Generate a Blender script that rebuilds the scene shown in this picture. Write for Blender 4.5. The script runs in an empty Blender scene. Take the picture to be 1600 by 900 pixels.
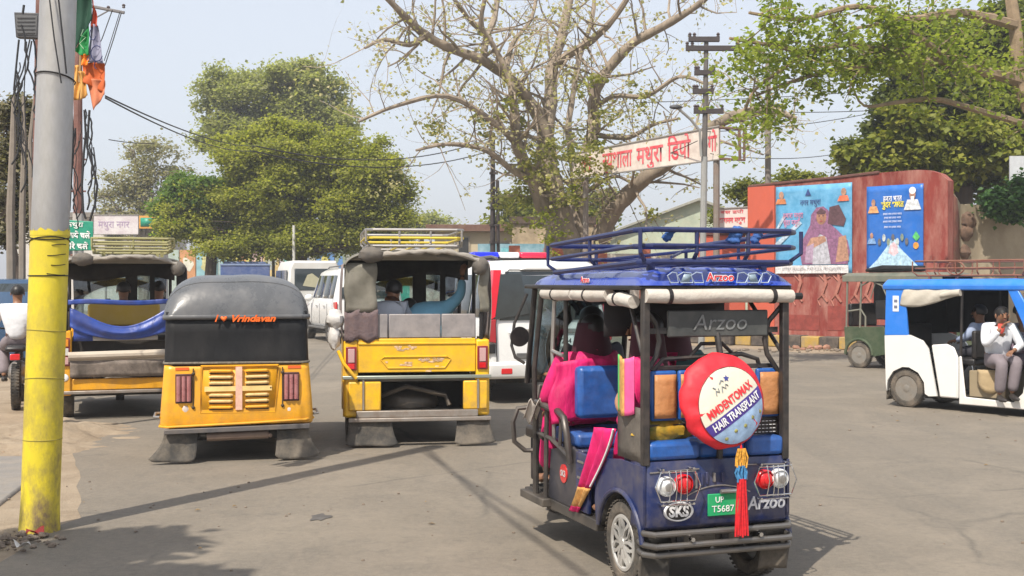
import bpy, math, random
import numpy as np
from math import sin, cos, pi, radians as R
from mathutils import Vector, Matrix, noise as mnoise

random.seed(7)
SC = bpy.context.scene
COL = SC.collection

# ---------------------------------------------------------------- camera, light, exposure
cam_d = bpy.data.cameras.new("camera")
cam = bpy.data.objects.new("camera", cam_d)
COL.objects.link(cam)
SC.camera = cam
cam.location = (0, 0, 1.68)
cam_d.sensor_width = 36
cam_d.lens = 42.5
cam_d.clip_start = 0.1
cam_d.clip_end = 4000
cam.rotation_euler = (R(90 - 0.3), 0, 0)

SUN_EL, SUN_AZ = 53, 208          # azimuth clockwise from +Y
sun_dir = Vector((cos(R(SUN_EL)) * sin(R(SUN_AZ)), cos(R(SUN_EL)) * cos(R(SUN_AZ)), sin(R(SUN_EL))))
sd = bpy.data.lights.new("sun", 'SUN')
sd.energy = 5.0
sd.angle = R(0.6)
sd.color = (1.0, 0.925, 0.81)
sun = bpy.data.objects.new("sun", sd)
COL.objects.link(sun)
sun.rotation_euler = (-sun_dir).to_track_quat('-Z', 'Y').to_euler()

world = bpy.data.worlds.new("World")
SC.world = world
world.use_nodes = True
wn = world.node_tree
wn.nodes.clear()
w_out = wn.nodes.new('ShaderNodeOutputWorld')
w_bg = wn.nodes.new('ShaderNodeBackground')
w_sky = wn.nodes.new('ShaderNodeTexSky')
w_sky.sky_type = 'NISHITA'
w_sky.sun_disc = False
w_sky.sun_elevation = R(SUN_EL)
w_sky.sun_rotation = R(SUN_AZ)
w_sky.air_density = 1.0
w_sky.dust_density = 3.0
w_sky.ozone_density = 1.0
w_mix = wn.nodes.new('ShaderNodeMix')
w_mix.data_type = 'RGBA'
w_mix.inputs[0].default_value = 0.6
w_mix.inputs[7].default_value = (9.7, 10.2, 11.1, 1)       # thin milky haze veil over the whole sky
wn.links.new(w_sky.outputs[0], w_mix.inputs[6])
wn.links.new(w_mix.outputs[2], w_bg.inputs[0])
w_bg.inputs[1].default_value = 0.1
wn.links.new(w_bg.outputs[0], w_out.inputs[0])

SC.render.engine = 'CYCLES'
SC.view_settings.view_transform = 'Standard'
SC.view_settings.look = 'None'
SC.view_settings.exposure = 0.22
SC.view_settings.gamma = 1
SC.cycles.max_bounces = 6
SC.cycles.diffuse_bounces = 3
SC.cycles.transparent_max_bounces = 12
SC.cycles.use_denoising = True
SC.cycles.sample_clamp_indirect = 6

F, HY, CH = 1890.0, 440.0, 1.68


def W(px, py, D):
    """place seen at photo pixel (px, py) at distance D, used to survey the site"""
    return Vector(((px - 800) * D / F, D, CH + (HY - py) * D / F))


# ---------------------------------------------------------------- materials
MATS = {}


def lk(nt, a, b):
    nt.links.new(a, b)


def mat(name, col, rough=0.6, metal=0.0, var=0.12, scale=6.0, dirt=0.0, dcol=(0.26, 0.2, 0.14), dscale=3.0,
        bump=0.0, bscale=40.0, coat=0.0, trans=0.0, emit=None, low=0.0, spec=0.5, col2=None, stretch=None):
    if name in MATS:
        return MATS[name]
    m = bpy.data.materials.new(name)
    m.use_nodes = True
    nt = m.node_tree
    n = nt.nodes
    b = n['Principled BSDF']
    b.inputs['Roughness'].default_value = rough
    b.inputs['Metallic'].default_value = metal
    b.inputs['Specular IOR Level'].default_value = spec
    b.inputs['Coat Weight'].default_value = coat
    b.inputs['Coat Roughness'].default_value = 0.12
    b.inputs['Transmission Weight'].default_value = trans
    tc = n.new('ShaderNodeTexCoord')
    mp = n.new('ShaderNodeMapping')
    if stretch:
        mp.inputs['Scale'].default_value = stretch
    lk(nt, tc.outputs['Object'], mp.inputs[0])
    no = n.new('ShaderNodeTexNoise')
    no.inputs['Scale'].default_value = scale
    no.inputs['Detail'].default_value = 6
    no.inputs['Roughness'].default_value = 0.65
    lk(nt, mp.outputs[0], no.inputs['Vector'])
    mx = n.new('ShaderNodeMix')
    mx.data_type = 'RGBA'
    c2 = col2 if col2 else tuple(min(1, c * (1 + var)) for c in col)
    mx.inputs[6].default_value = tuple(c * (1 - var) for c in col) + (1,)
    mx.inputs[7].default_value = tuple(c2) + (1,)
    rm = n.new('ShaderNodeMapRange')
    rm.inputs[1].default_value = 0.3
    rm.inputs[2].default_value = 0.7
    lk(nt, no.outputs[0], rm.inputs[0])
    lk(nt, rm.outputs[0], mx.inputs[0])
    last = mx.outputs[2]
    if dirt > 0:
        n2 = n.new('ShaderNodeTexNoise')
        n2.inputs['Scale'].default_value = dscale
        n2.inputs['Detail'].default_value = 9
        n2.inputs['Roughness'].default_value = 0.72
        lk(nt, mp.outputs[0], n2.inputs['Vector'])
        r2 = n.new('ShaderNodeMapRange')
        r2.inputs[1].default_value = 0.42
        r2.inputs[2].default_value = 0.72
        r2.inputs[4].default_value = dirt
        lk(nt, n2.outputs[0], r2.inputs[0])
        fac = r2.outputs[0]
        if low > 0:      # road dust gathers near the ground
            sx = n.new('ShaderNodeSeparateXYZ')
            geo = n.new('ShaderNodeNewGeometry')
            lk(nt, geo.outputs['Position'], sx.inputs[0])
            r3 = n.new('ShaderNodeMapRange')
            r3.inputs[1].default_value = low
            r3.inputs[2].default_value = 0.1
            r3.inputs[3].default_value = 0.25
            r3.inputs[4].default_value = 1.3
            lk(nt, sx.outputs[2], r3.inputs[0])
            mu = n.new('ShaderNodeMath')
            mu.operation = 'MULTIPLY'
            mu.use_clamp = True
            lk(nt, fac, mu.inputs[0])
            lk(nt, r3.outputs[0], mu.inputs[1])
            fac = mu.outputs[0]
        m2 = n.new('ShaderNodeMix')
        m2.data_type = 'RGBA'
        m2.inputs[7].default_value = tuple(dcol) + (1,)
        lk(nt, last, m2.inputs[6])
        lk(nt, fac, m2.inputs[0])
        last = m2.outputs[2]
        rr = n.new('ShaderNodeMapRange')
        rr.inputs[3].default_value = rough
        rr.inputs[4].default_value = max(rough, 0.85)
        lk(nt, fac, rr.inputs[0])
        lk(nt, rr.outputs[0], b.inputs['Roughness'])
    lk(nt, last, b.inputs['Base Color'])
    if bump > 0:
        bn = n.new('ShaderNodeTexNoise')
        bn.inputs['Scale'].default_value = bscale
        bn.inputs['Detail'].default_value = 5
        lk(nt, mp.outputs[0], bn.inputs['Vector'])
        bp = n.new('ShaderNodeBump')
        bp.inputs['Strength'].default_value = bump
        bp.inputs['Distance'].default_value = 0.02
        lk(nt, bn.outputs[0], bp.inputs['Height'])
        lk(nt, bp.outputs[0], b.inputs['Normal'])
    if emit:
        b.inputs['Emission Color'].default_value = emit[:3] + (1,)
        b.inputs['Emission Strength'].default_value = emit[3]
    MATS[name] = m
    return m


def leaf_mat(name, c1, c2, trans=0.35):
    m = bpy.data.materials.new(name)
    m.use_nodes = True
    nt = m.node_tree
    n = nt.nodes
    b = n['Principled BSDF']
    b.inputs['Roughness'].default_value = 0.55
    b.inputs['Specular IOR Level'].default_value = 0.3
    g = n.new('ShaderNodeNewGeometry')
    mx = n.new('ShaderNodeMix')
    mx.data_type = 'RGBA'
    mx.inputs[6].default_value = tuple(c1) + (1,)
    mx.inputs[7].default_value = tuple(c2) + (1,)
    lk(nt, g.outputs['Random Per Island'], mx.inputs[0])
    lk(nt, mx.outputs[2], b.inputs['Base Color'])
    tr = n.new('ShaderNodeBsdfTranslucent')
    br = n.new('ShaderNodeMix')
    br.data_type = 'RGBA'
    br.blend_type = 'MULTIPLY'
    br.inputs[0].default_value = 1
    br.inputs[7].default_value = (1.5, 1.6, 0.7, 1)
    lk(nt, mx.outputs[2], br.inputs[6])
    lk(nt, br.outputs[2], tr.inputs[0])
    ms = n.new('ShaderNodeMixShader')
    ms.inputs[0].default_value = trans
    lk(nt, b.outputs[0], ms.inputs[1])
    lk(nt, tr.outputs[0], ms.inputs[2])
    lk(nt, ms.outputs[0], n['Material Output'].inputs[0])
    MATS[name] = m
    return m


def glass_mat(name, tint=(0.75, 0.85, 0.85), rough=0.02, fac=0.3):
    m = bpy.data.materials.new(name)
    m.use_nodes = True
    nt = m.node_tree
    n = nt.nodes
    n.remove(n['Principled BSDF'])
    t = n.new('ShaderNodeBsdfTransparent')
    t.inputs[0].default_value = tuple(tint) + (1,)
    g = n.new('ShaderNodeBsdfGlossy')
    g.inputs[1].default_value = rough
    f = n.new('ShaderNodeFresnel')
    f.inputs[0].default_value = 1.5
    a = n.new('ShaderNodeMath')
    a.operation = 'MULTIPLY_ADD'
    a.inputs[1].default_value = 1.0
    a.inputs[2].default_value = fac * 0.2
    lk(nt, f.outputs[0], a.inputs[0])
    ms = n.new('ShaderNodeMixShader')
    lk(nt, a.outputs[0], ms.inputs[0])
    lk(nt, t.outputs[0], ms.inputs[1])
    lk(nt, g.outputs[0], ms.inputs[2])
    lk(nt, ms.outputs[0], n['Material Output'].inputs[0])
    MATS[name] = m
    return m


# ---------------------------------------------------------------- mesh builder
class MB:
    def __init__(s):
        s.v, s.f, s.mi, s.m = [], [], [], 0

    def add(s, vs, fs):
        k = len(s.v)
        s.v += [tuple(p) for p in vs]
        s.f += [tuple(i + k for i in q) for q in fs]
        s.mi += [s.m] * len(fs)
        return s

    def box(s, x0, x1, y0, y1, z0, z1):
        return s.add([(x0, y0, z0), (x1, y0, z0), (x1, y1, z0), (x0, y1, z0), (x0, y0, z1), (x1, y0, z1), (x1, y1, z1), (x0, y1, z1)],
                     [(3, 2, 1, 0), (4, 5, 6, 7), (0, 1, 5, 4), (1, 2, 6, 5), (2, 3, 7, 6), (3, 0, 4, 7)])

    def prism(s, poly, ax, a0, a1):
        """polygon in the plane across axis ax, extruded a0..a1.  ax x: (y,z); y: (x,z); z: (x,y)"""
        def mk(p, a):
            return {'x': (a, p[0], p[1]), 'y': (p[0], a, p[1]), 'z': (p[0], p[1], a)}[ax]
        n = len(poly)
        vs = [mk(p, a0) for p in poly] + [mk(p, a1) for p in poly]
        return s.add(vs, [tuple(range(n)), tuple(range(2 * n - 1, n - 1, -1))] + [(i, i + n, (i + 1) % n + n, (i + 1) % n) for i in range(n)])

    def tube(s, pts, r, n=8, closed=False, cap=True):
        pts = [Vector(p) for p in pts]
        N = len(pts)
        rs = list(r) if hasattr(r, '__len__') else [r] * N
        up = None
        vs = []
        for i, p in enumerate(pts):
            if closed:
                t = pts[(i + 1) % N] - pts[i - 1]
            else:
                t = pts[min(i + 1, N - 1)] - pts[max(i - 1, 0)]
            if t.length < 1e-9:
                t = Vector((0, 0, 1))
            t.normalize()
            if up is None:
                up = Vector((0, 0, 1)) if abs(t.z) < 0.9 else Vector((1, 0, 0))
            a = up - t * up.dot(t)
            if a.length < 1e-6:
                a = t.orthogonal()
            a.normalize()
            b = t.cross(a)
            up = a
            for k in range(n):
                w = 2 * pi * k / n
                vs.append(p + (a * cos(w) + b * sin(w)) * rs[i])
        fs = []
        for i in range(N if closed else N - 1):
            j = (i + 1) % N
            for k in range(n):
                l = (k + 1) % n
                fs.append((i * n + k, i * n + l, j * n + l, j * n + k))
        if cap and not closed:
            fs.append(tuple(range(n - 1, -1, -1)))
            fs.append(tuple((N - 1) * n + k for k in range(n)))
        return s.add(vs, fs)

    def lathe(s, prof, c=(0, 0, 0), ax='z', n=20, sx=1, closed=False):
        """prof: (radius, along)"""
        c = Vector(c)
        vs = []
        for (r, a) in prof:
            for k in range(n):
                w = 2 * pi * k / n
                u, v = r * cos(w), r * sin(w)
                vs.append(c + Vector({'x': (a, u, v), 'y': (u * sx, a, v), 'z': (u * sx, v, a)}[ax]))
        fs = []
        P = len(prof)
        for i in range(P if closed else P - 1):
            j = (i + 1) % P
            for k in range(n):
                l = (k + 1) % n
                q = (i * n + k, i * n + l, j * n + l, j * n + k)
                fs.append(q if ax != 'y' else q[::-1])
        if not closed:
            if prof[0][0] > 1e-6:
                fs.append(tuple(range(n)))
            if prof[-1][0] > 1e-6:
                fs.append(tuple((P - 1) * n + k for k in range(n)))
        return s.add(vs, fs)

    def grid(s, fn, nu, nv):
        vs = [fn(i / nu, j / nv) for j in range(nv + 1) for i in range(nu + 1)]
        fs = [(j * (nu + 1) + i, j * (nu + 1) + i + 1, (j + 1) * (nu + 1) + i + 1, (j + 1) * (nu + 1) + i) for j in range(nv) for i in range(nu)]
        return s.add(vs, fs)

    def loft(s, rings, closed=True, caps=True):
        n = len(rings[0])
        vs = [p for r in rings for p in r]
        fs = []
        for i in range(len(rings) - 1):
            for k in range(n if closed else n - 1):
                l = (k + 1) % n
                fs.append((i * n + k, i * n + l, (i + 1) * n + l, (i + 1) * n + k))
        if caps and closed:
            fs.append(tuple(range(n - 1, -1, -1)))
            fs.append(tuple((len(rings) - 1) * n + k for k in range(n)))
        return s.add(vs, fs)

    def ball(s, c, r, n=12, m=8, f=None):
        c = Vector(c)
        rr = r if hasattr(r, '__len__') else (r, r, r)

        def fn(u, v):
            a, b = 2 * pi * u, pi * v
            d = Vector((sin(b) * cos(a), sin(b) * sin(a), cos(b)))
            p = Vector((d.x * rr[0], d.y * rr[1], d.z * rr[2]))
            if f:
                p = f(p, d)
            return c + p
        return s.grid(fn, n, m)

    def build(s, name, mats, parent=None, smooth=35, bevel=0.0, thick=0.0, sub=0, label=None, recalc=True, kind=None):
        me = bpy.data.meshes.new(name)
        me.from_pydata(s.v, [], s.f)
        ms = mats if isinstance(mats, (list, tuple)) else [mats]
        for m in ms:
            me.materials.append(m)
        if len(ms) > 1:
            me.polygons.foreach_set('material_index', s.mi)
        if recalc:
            import bmesh
            bm = bmesh.new()
            bm.from_mesh(me)
            bmesh.ops.remove_doubles(bm, verts=bm.verts, dist=1e-5)
            bmesh.ops.recalc_face_normals(bm, faces=bm.faces)
            bm.to_mesh(me)
            bm.free()
        if smooth:
            me.polygons.foreach_set('use_smooth', [True] * len(me.polygons))
            me.set_sharp_from_angle(angle=R(smooth))
        me.update()
        o = bpy.data.objects.new(name, me)
        COL.objects.link(o)
        if parent:
            o.parent = parent
        if thick:
            md = o.modifiers.new('thick', 'SOLIDIFY')
            md.thickness = thick
            md.offset = 0
        if bevel:
            md = o.modifiers.new('bevel', 'BEVEL')
            md.width = bevel
            md.segments = 2
            md.limit_method = 'ANGLE'
        if sub:
            md = o.modifiers.new('sub', 'SUBSURF')
            md.levels = sub
            md.render_levels = sub
        if label:
            o['label'] = label
        if kind:
            o['kind'] = kind
        return o


def thing(name, loc, head, label, cat, group=None):
    o = bpy.data.objects.new(name, None)
    COL.objects.link(o)
    o.location = loc
    o.rotation_euler = (0, 0, -R(head))
    o.empty_display_size = 0.2
    tag(o, label, cat, group)
    return o


def tag(o, label, cat, group=None, kind=None):
    if label:
        o['label'] = label
    if cat:
        o['category'] = cat
    if group:
        o['group'] = group
    if kind:
        o['kind'] = kind
    return o


def copy_tree(o, parent=None):
    c = o.copy()
    COL.objects.link(c)
    c.parent = parent
    for ch in o.children:
        copy_tree(ch, c)
    return c


def text(body, size, m, parent, name='lettering', fn=None, loc=(0, 0, 0), rot=(0, 0, 0), ext=0.001, bold=0.0, shear=0.0,
         align='CENTER', sx=1.0, spacing=1.0, width=None):
    """flat lettering as a mesh; width fits the line to that many metres; fn remaps each point"""
    c = bpy.data.curves.new('t', 'FONT')
    c.body = body
    c.size = size
    c.extrude = ext
    c.offset = bold
    c.shear = shear
    c.align_x = align
    c.align_y = 'CENTER'
    c.space_character = spacing
    c.resolution_u = 3
    o = bpy.data.objects.new('t', c)
    COL.objects.link(o)
    bpy.context.view_layer.update()
    me = bpy.data.meshes.new_from_object(o.evaluated_get(bpy.context.evaluated_depsgraph_get()))
    bpy.data.objects.remove(o)
    bpy.data.curves.remove(c)
    if width and len(me.vertices):
        xs = [v.co.x for v in me.vertices]
        w = max(xs) - min(xs)
        mid = (max(xs) + min(xs)) / 2
        for v in me.vertices:
            v.co.x = (v.co.x - (mid if align == 'CENTER' else min(xs))) * width / w
    mt = Matrix.LocRotScale(Vector(loc), Matrix.Rotation(rot[2], 3, 'Z') @ Matrix.Rotation(rot[1], 3, 'Y') @ Matrix.Rotation(rot[0], 3, 'X'), Vector((1, 1, 1)))
    for v in me.vertices:
        p = v.co.copy()
        p.x *= sx
        v.co = fn(p) if fn else mt @ p
    me.materials.clear()
    me.materials.append(m)
    me.name = name
    r = bpy.data.objects.new(name, me)
    COL.objects.link(r)
    r.parent = parent
    return r


BACK = (pi / 2, 0, 0)     # lettering that faces backwards (towards local -y)


def jit(a):
    return random.uniform(-a, a)


def arc(cx, cy, r, a0, a1, n):
    return [(cx + r * cos(R(a0 + (a1 - a0) * i / n)), cy + r * sin(R(a0 + (a1 - a0) * i / n))) for i in range(n + 1)]


def upath(hw, r, L, L2=None, n=6):
    """plan of a rear body shell: left side, rear, right side"""
    L2 = L if L2 is None else L2
    return [(-hw, L), (-hw, (L + r) / 2)] + arc(-hw + r, r, r, 180, 270, n) + arc(hw - r, r, r, 270, 360, n) + [(hw, (L2 + r) / 2), (hw, L2)]


def shell(mb, path, levels):
    """levels: (z, scale_x, dy) sweeps the plan path upward"""
    vs = [(x * k, y + dy, z) for (z, k, dy) in levels for (x, y) in path]
    n = len(path)
    return mb.add(vs, [(i * n + k, i * n + k + 1, (i + 1) * n + k + 1, (i + 1) * n + k) for i in range(len(levels) - 1) for k in range(n - 1)])


# shared materials
black_steel = mat('black_steel', (0.018, 0.018, 0.02), 0.4, 0.3, dirt=0.35, dcol=(0.13, 0.1, 0.08))
rubber = mat('rubber', (0.03, 0.029, 0.028), 0.85, dirt=0.75, dcol=(0.2, 0.17, 0.13), dscale=5, bump=0.2)
dusty_tyre = mat('dusty_tyre', (0.07, 0.062, 0.052), 0.9, dirt=0.85, dcol=(0.25, 0.2, 0.15), dscale=6, bump=0.3, bscale=60)
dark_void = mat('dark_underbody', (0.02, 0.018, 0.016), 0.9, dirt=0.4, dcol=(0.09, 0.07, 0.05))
steel = mat('dull_steel', (0.42, 0.4, 0.38), 0.38, 0.8, dirt=0.5, dcol=(0.2, 0.16, 0.12), dscale=8)
chrome = mat('chrome', (0.75, 0.76, 0.78), 0.14, 1.0)
red_lens = mat('red_lens', (0.62, 0.015, 0.02), 0.12, coat=0.6, var=0.2)
clear_lens = mat('clear_lens', (0.75, 0.76, 0.76), 0.12, metal=0.4, coat=0.6)
amber_lens = mat('amber_lens', (0.7, 0.25, 0.02), 0.15, coat=0.5)
mirror_m = mat('mirror', (0.55, 0.57, 0.6), 0.08, 1.0)
wind_glass = glass_mat('windscreen_glass')
black_cloth = mat('black_vinyl_cloth', (0.009, 0.0095, 0.011), 0.55, dirt=0.4, dcol=(0.055, 0.05, 0.048), dscale=2.5, bump=0.35, bscale=5, spec=0.25, stretch=(1, 1, 0.5))
white_print = mat('white_print', (0.8, 0.8, 0.8), 0.5)
red_print = mat('red_print', (0.7, 0.03, 0.04), 0.5)
flap_m = mat('muddy_rubber', (0.045, 0.042, 0.038), 0.8, dirt=0.95, dcol=(0.21, 0.175, 0.135), dscale=2.8, bump=0.15)


def flap(parent, x0, x1, z1, y, fl=0.0, fr=0.0, cut=0.04):
    """hanging rubber flap, flared and rounded at the foot, bowed and creased"""
    mb = MB()

    def fn(u, v):
        x = x0 + (x1 - x0) * u + v * v * (fl * (1 - u) + fr * u)
        z = z1 - (z1 - 0.02) * v + (cut * 0.7 * abs(2 * u - 1) ** 8 + 0.006 * sin(5 * u + x0 * 9)) * v
        return (x, y - 0.04 * v * v - 0.012 * sin(pi * u) * v + 0.004 * sin(9 * u + 4 * v), z)
    mb.grid(fn, 16, 12)
    return mb.build('mud_flap', flap_m, parent, thick=0.005)


def wheel(parent, x, y, rad, w, side, tyre_m=dusty_tyre, rim_m=None, rim=0.66, cover=False, tilt=0, name='wheel'):
    """tyre with an own rim; side = +1 when the outer face looks to +x"""
    mb = MB()
    r0 = rad * rim
    h = w / 2
    prof = [(r0, -h * 0.8), (r0 + 0.012, -h), (rad * 0.86, -h * 1.05), (rad * 0.95, -h * 0.92), (rad * 0.99, -h * 0.6), (rad, -h * 0.3),
            (rad, h * 0.3), (rad * 0.99, h * 0.6), (rad * 0.95, h * 0.92), (rad * 0.86, h * 1.05), (r0 + 0.012, h), (r0, h * 0.8)]
    mb.lathe(prof, (0, 0, 0), 'x', 32, closed=True)
    for k in range(44):                    # tread blocks
        a = 2 * pi * k / 44
        for sx in (-0.5, 0.5):
            c, s_ = cos(a), sin(a)
            p = Vector((sx * w * 0.62, c * rad, s_ * rad))
            t = Vector((0, -s_, c)) * rad * 0.03
            o = Vector((w * 0.2, 0, 0))
            nrm = Vector((0, c, s_)) * 0.0035
            q = [p - t - o, p + t - o, p + t + o, p - t + o]
            mb.add([v - nrm for v in q] + [v + nrm for v in q], [(4, 5, 6, 7), (0, 1, 5, 4), (1, 2, 6, 5), (2, 3, 7, 6), (3, 0, 4, 7)])
    t = mb.build(name, tyre_m, parent)
    t.location = (x, y, rad)
    t.rotation_euler = (0, 0, tilt)
    mb = MB()
    f = side
    if cover:     # moulded wheel cover with curved blades
        mb.lathe([(r0 * 1.02, f * h * 0.8), (r0, f * h * 1.0), (r0 * 0.9, f * h * 1.02), (r0 * 0.84, f * h * 0.86)], (0, 0, 0), 'x', 32, closed=True)
        mb.lathe([(0.0, f * h * 1.12), (r0 * 0.2, f * h * 1.1), (r0 * 0.24, f * h * 0.9), (r0 * 0.24, 0)], (0, 0, 0), 'x', 16)
        for k in range(7):
            a = 2 * pi * k / 7
            def P(r, da, d):
                return Vector((f * h * d, cos(a + da) * r, sin(a + da) * r))
            for d0 in (-0.17, 0.17):
                q = [P(r0 * 0.18, d0 - 0.2, 1.06), P(r0 * 0.18, d0 + 0.25, 1.06), P(r0 * 0.55, d0 + 0.17, 1.08), P(r0 * 0.93, d0 * 2.2 + 0.12, 0.98),
                     P(r0 * 0.93, d0 * 2.2 - 0.06, 0.98), P(r0 * 0.55, d0 * 0.8 - 0.01, 1.0)]
                b = [v - Vector((f * 0.015, 0, 0)) for v in q]
                mb.add(q + b, [(0, 1, 2, 5), (5, 2, 3, 4), (6, 7, 8, 11), (11, 8, 9, 10)] + [(i, (i + 1) % 6, (i + 1) % 6 + 6, i + 6) for i in range(6)])
        mb.lathe([(0, f * h * 0.3), (r0 * 0.98, f * h * 0.3)], (0, 0, 0), 'x', 24)
    else:
        mb.lathe([(r0 * 1.0, f * h * 0.85), (r0 * 0.96, f * h * 0.8), (r0 * 0.86, f * h * 0.2), (r0 * 0.8, f * h * 0.15), (r0 * 0.5, f * h * 0.5),
                  (r0 * 0.34, f * h * 0.55), (r0 * 0.3, f * h * 0.9), (r0 * 0.18, f * h * 1.0), (0, f * h * 1.0)], (0, 0, 0), 'x', 24)
        for k in range(5):
            a = 2 * pi * k / 5
            mb.ball((f * h * 0.6, cos(a) * r0 * 0.42, sin(a) * r0 * 0.42), 0.012, 6, 4)
    mb.build('rim', rim_m or mat('dusty_rim', (0.3, 0.28, 0.25), 0.5, 0.5, dirt=0.6, dcol=(0.26, 0.2, 0.14), dscale=9), t)
    if not cover:
        mb = MB()
        for k in range(9):
            a = 2 * pi * k / 9
            mb.ball((f * h * 0.4, cos(a) * r0 * 0.66, sin(a) * r0 * 0.66), (0.014, r0 * 0.15, r0 * 0.13), 8, 6)
        mb.build('vent_hole', dark_void, t)
    return t


def rack(parent, x0, x1, y0, y1, z0, z1, m, nx=4, ny=3, r=0.011, mid=True, dz=0.0, cols=None):
    """tubular roof carrier; dz = drop of the far end"""
    def zz(y, z):
        return z - dz * (y - y0) / (y1 - y0)
    c = 0.05
    def loop(z, g=0.0):
        a = [(x0 - g, y0 + c), (x0 - g, y1 - c), (x0 + c, y1 + g), (x1 - c, y1 + g), (x1 + g, y1 - c), (x1 + g, y0 + c), (x1 - c, y0 - g), (x0 + c, y0 - g)]
        return [(x, y, zz(y, z)) for x, y in a]
    mb = MB()
    mb.tube(loop(z1, 0.02), r, 8, closed=True)
    mb.build('top_rail', m, parent)
    if mid:
        mb = MB()
        mb.tube(loop((z0 + z1) / 2, 0.02), r * 0.85, 8, closed=True)
        mb.build('middle_rail', cols or m, parent)
    mb = MB()
    mb.tube(loop(z0), r, 8, closed=True)
    mb.build('bottom_rail', m, parent)
    pts = [(x0 + (x1 - x0) * i / nx, y) for i in range(nx + 1) for y in (y0, y1)] + [(x, y0 + (y1 - y0) * i / ny) for i in range(1, ny) for x in (x0, x1)]
    for (x, y) in pts:
        gx = -0.02 if x == x0 else 0.02 if x == x1 else 0
        gy = -0.02 if y == y0 else 0.02 if y == y1 else 0
        mb = MB()
        mb.tube([(x + (0.03 if x == x0 else -0.03 if x == x1 else 0), y + (0.03 if y == y0 else -0.03 if y == y1 else 0), zz(y, z0)), (x + gx, y + gy, zz(y, z0 + 0.05)), (x + gx, y + gy, zz(y, z1))], r * 0.8, 6)
        mb.build('upright', m, parent)
    for i in range(1, nx * 2):
        x = x0 + (x1 - x0) * i / (nx * 2)
        mb = MB()
        mb.tube([(x, y0, zz(y0, z0) - 0.004), (x, y1, zz(y1, z0) - 0.004)], r * 0.7, 6)
        mb.build('floor_bar', cols or m, parent)
    for x in (x0 + 0.12, x1 - 0.12):
        for y in (y0 + 0.15, y1 - 0.15):
            mb = MB()
            mb.box(x - 0.02, x + 0.02, y - 0.012, y + 0.012, zz(y, z0) - 0.08, zz(y, z0))
            mb.build('rack_foot', m, parent)

# ---------------------------------------------------------------- people
skin_m = mat('skin_brown', (0.24, 0.115, 0.062), 0.5, var=0.08)
hair_m = mat('black_hair', (0.012, 0.01, 0.009), 0.45, var=0.3, scale=60)
shoe_m = mat('dark_shoe', (0.035, 0.03, 0.028), 0.5)


def skinned(name, chains, m, parent, sub=1, bump=None):
    """chains: lists of (key, point, radius); equal keys share one vertex; the first key is the root"""
    idx, vs, rad, es = {}, [], [], []
    for ch in chains:
        prev = None
        for (k, p, r) in ch:
            if k not in idx:
                idx[k] = len(vs)
                vs.append(tuple(p))
                rad.append(r)
            if prev is not None:
                es.append((prev, idx[k]))
            prev = idx[k]
    me = bpy.data.meshes.new(name)
    me.from_pydata(vs, es, [])
    me.materials.append(m)
    o = bpy.data.objects.new(name, me)
    COL.objects.link(o)
    o.parent = parent
    md = o.modifiers.new('skin', 'SKIN')
    md.use_smooth_shade = True
    lay = me.skin_vertices[0].data if me.skin_vertices else None
    if lay is None:
        bpy.context.view_layer.objects.active = o
        bpy.ops.object.select_all(action='DESELECT')
        o.select_set(True)
        bpy.ops.mesh.customdata_skin_add()
        lay = me.skin_vertices[0].data
    for i, r in enumerate(rad):
        lay[i].radius = tuple(r) if hasattr(r, '__len__') else (r, r)
        lay[i].use_root = (i == 0)
    md = o.modifiers.new('sub', 'SUBSURF')
    md.levels = sub + 1
    md.render_levels = sub + 1
    return o


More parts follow.
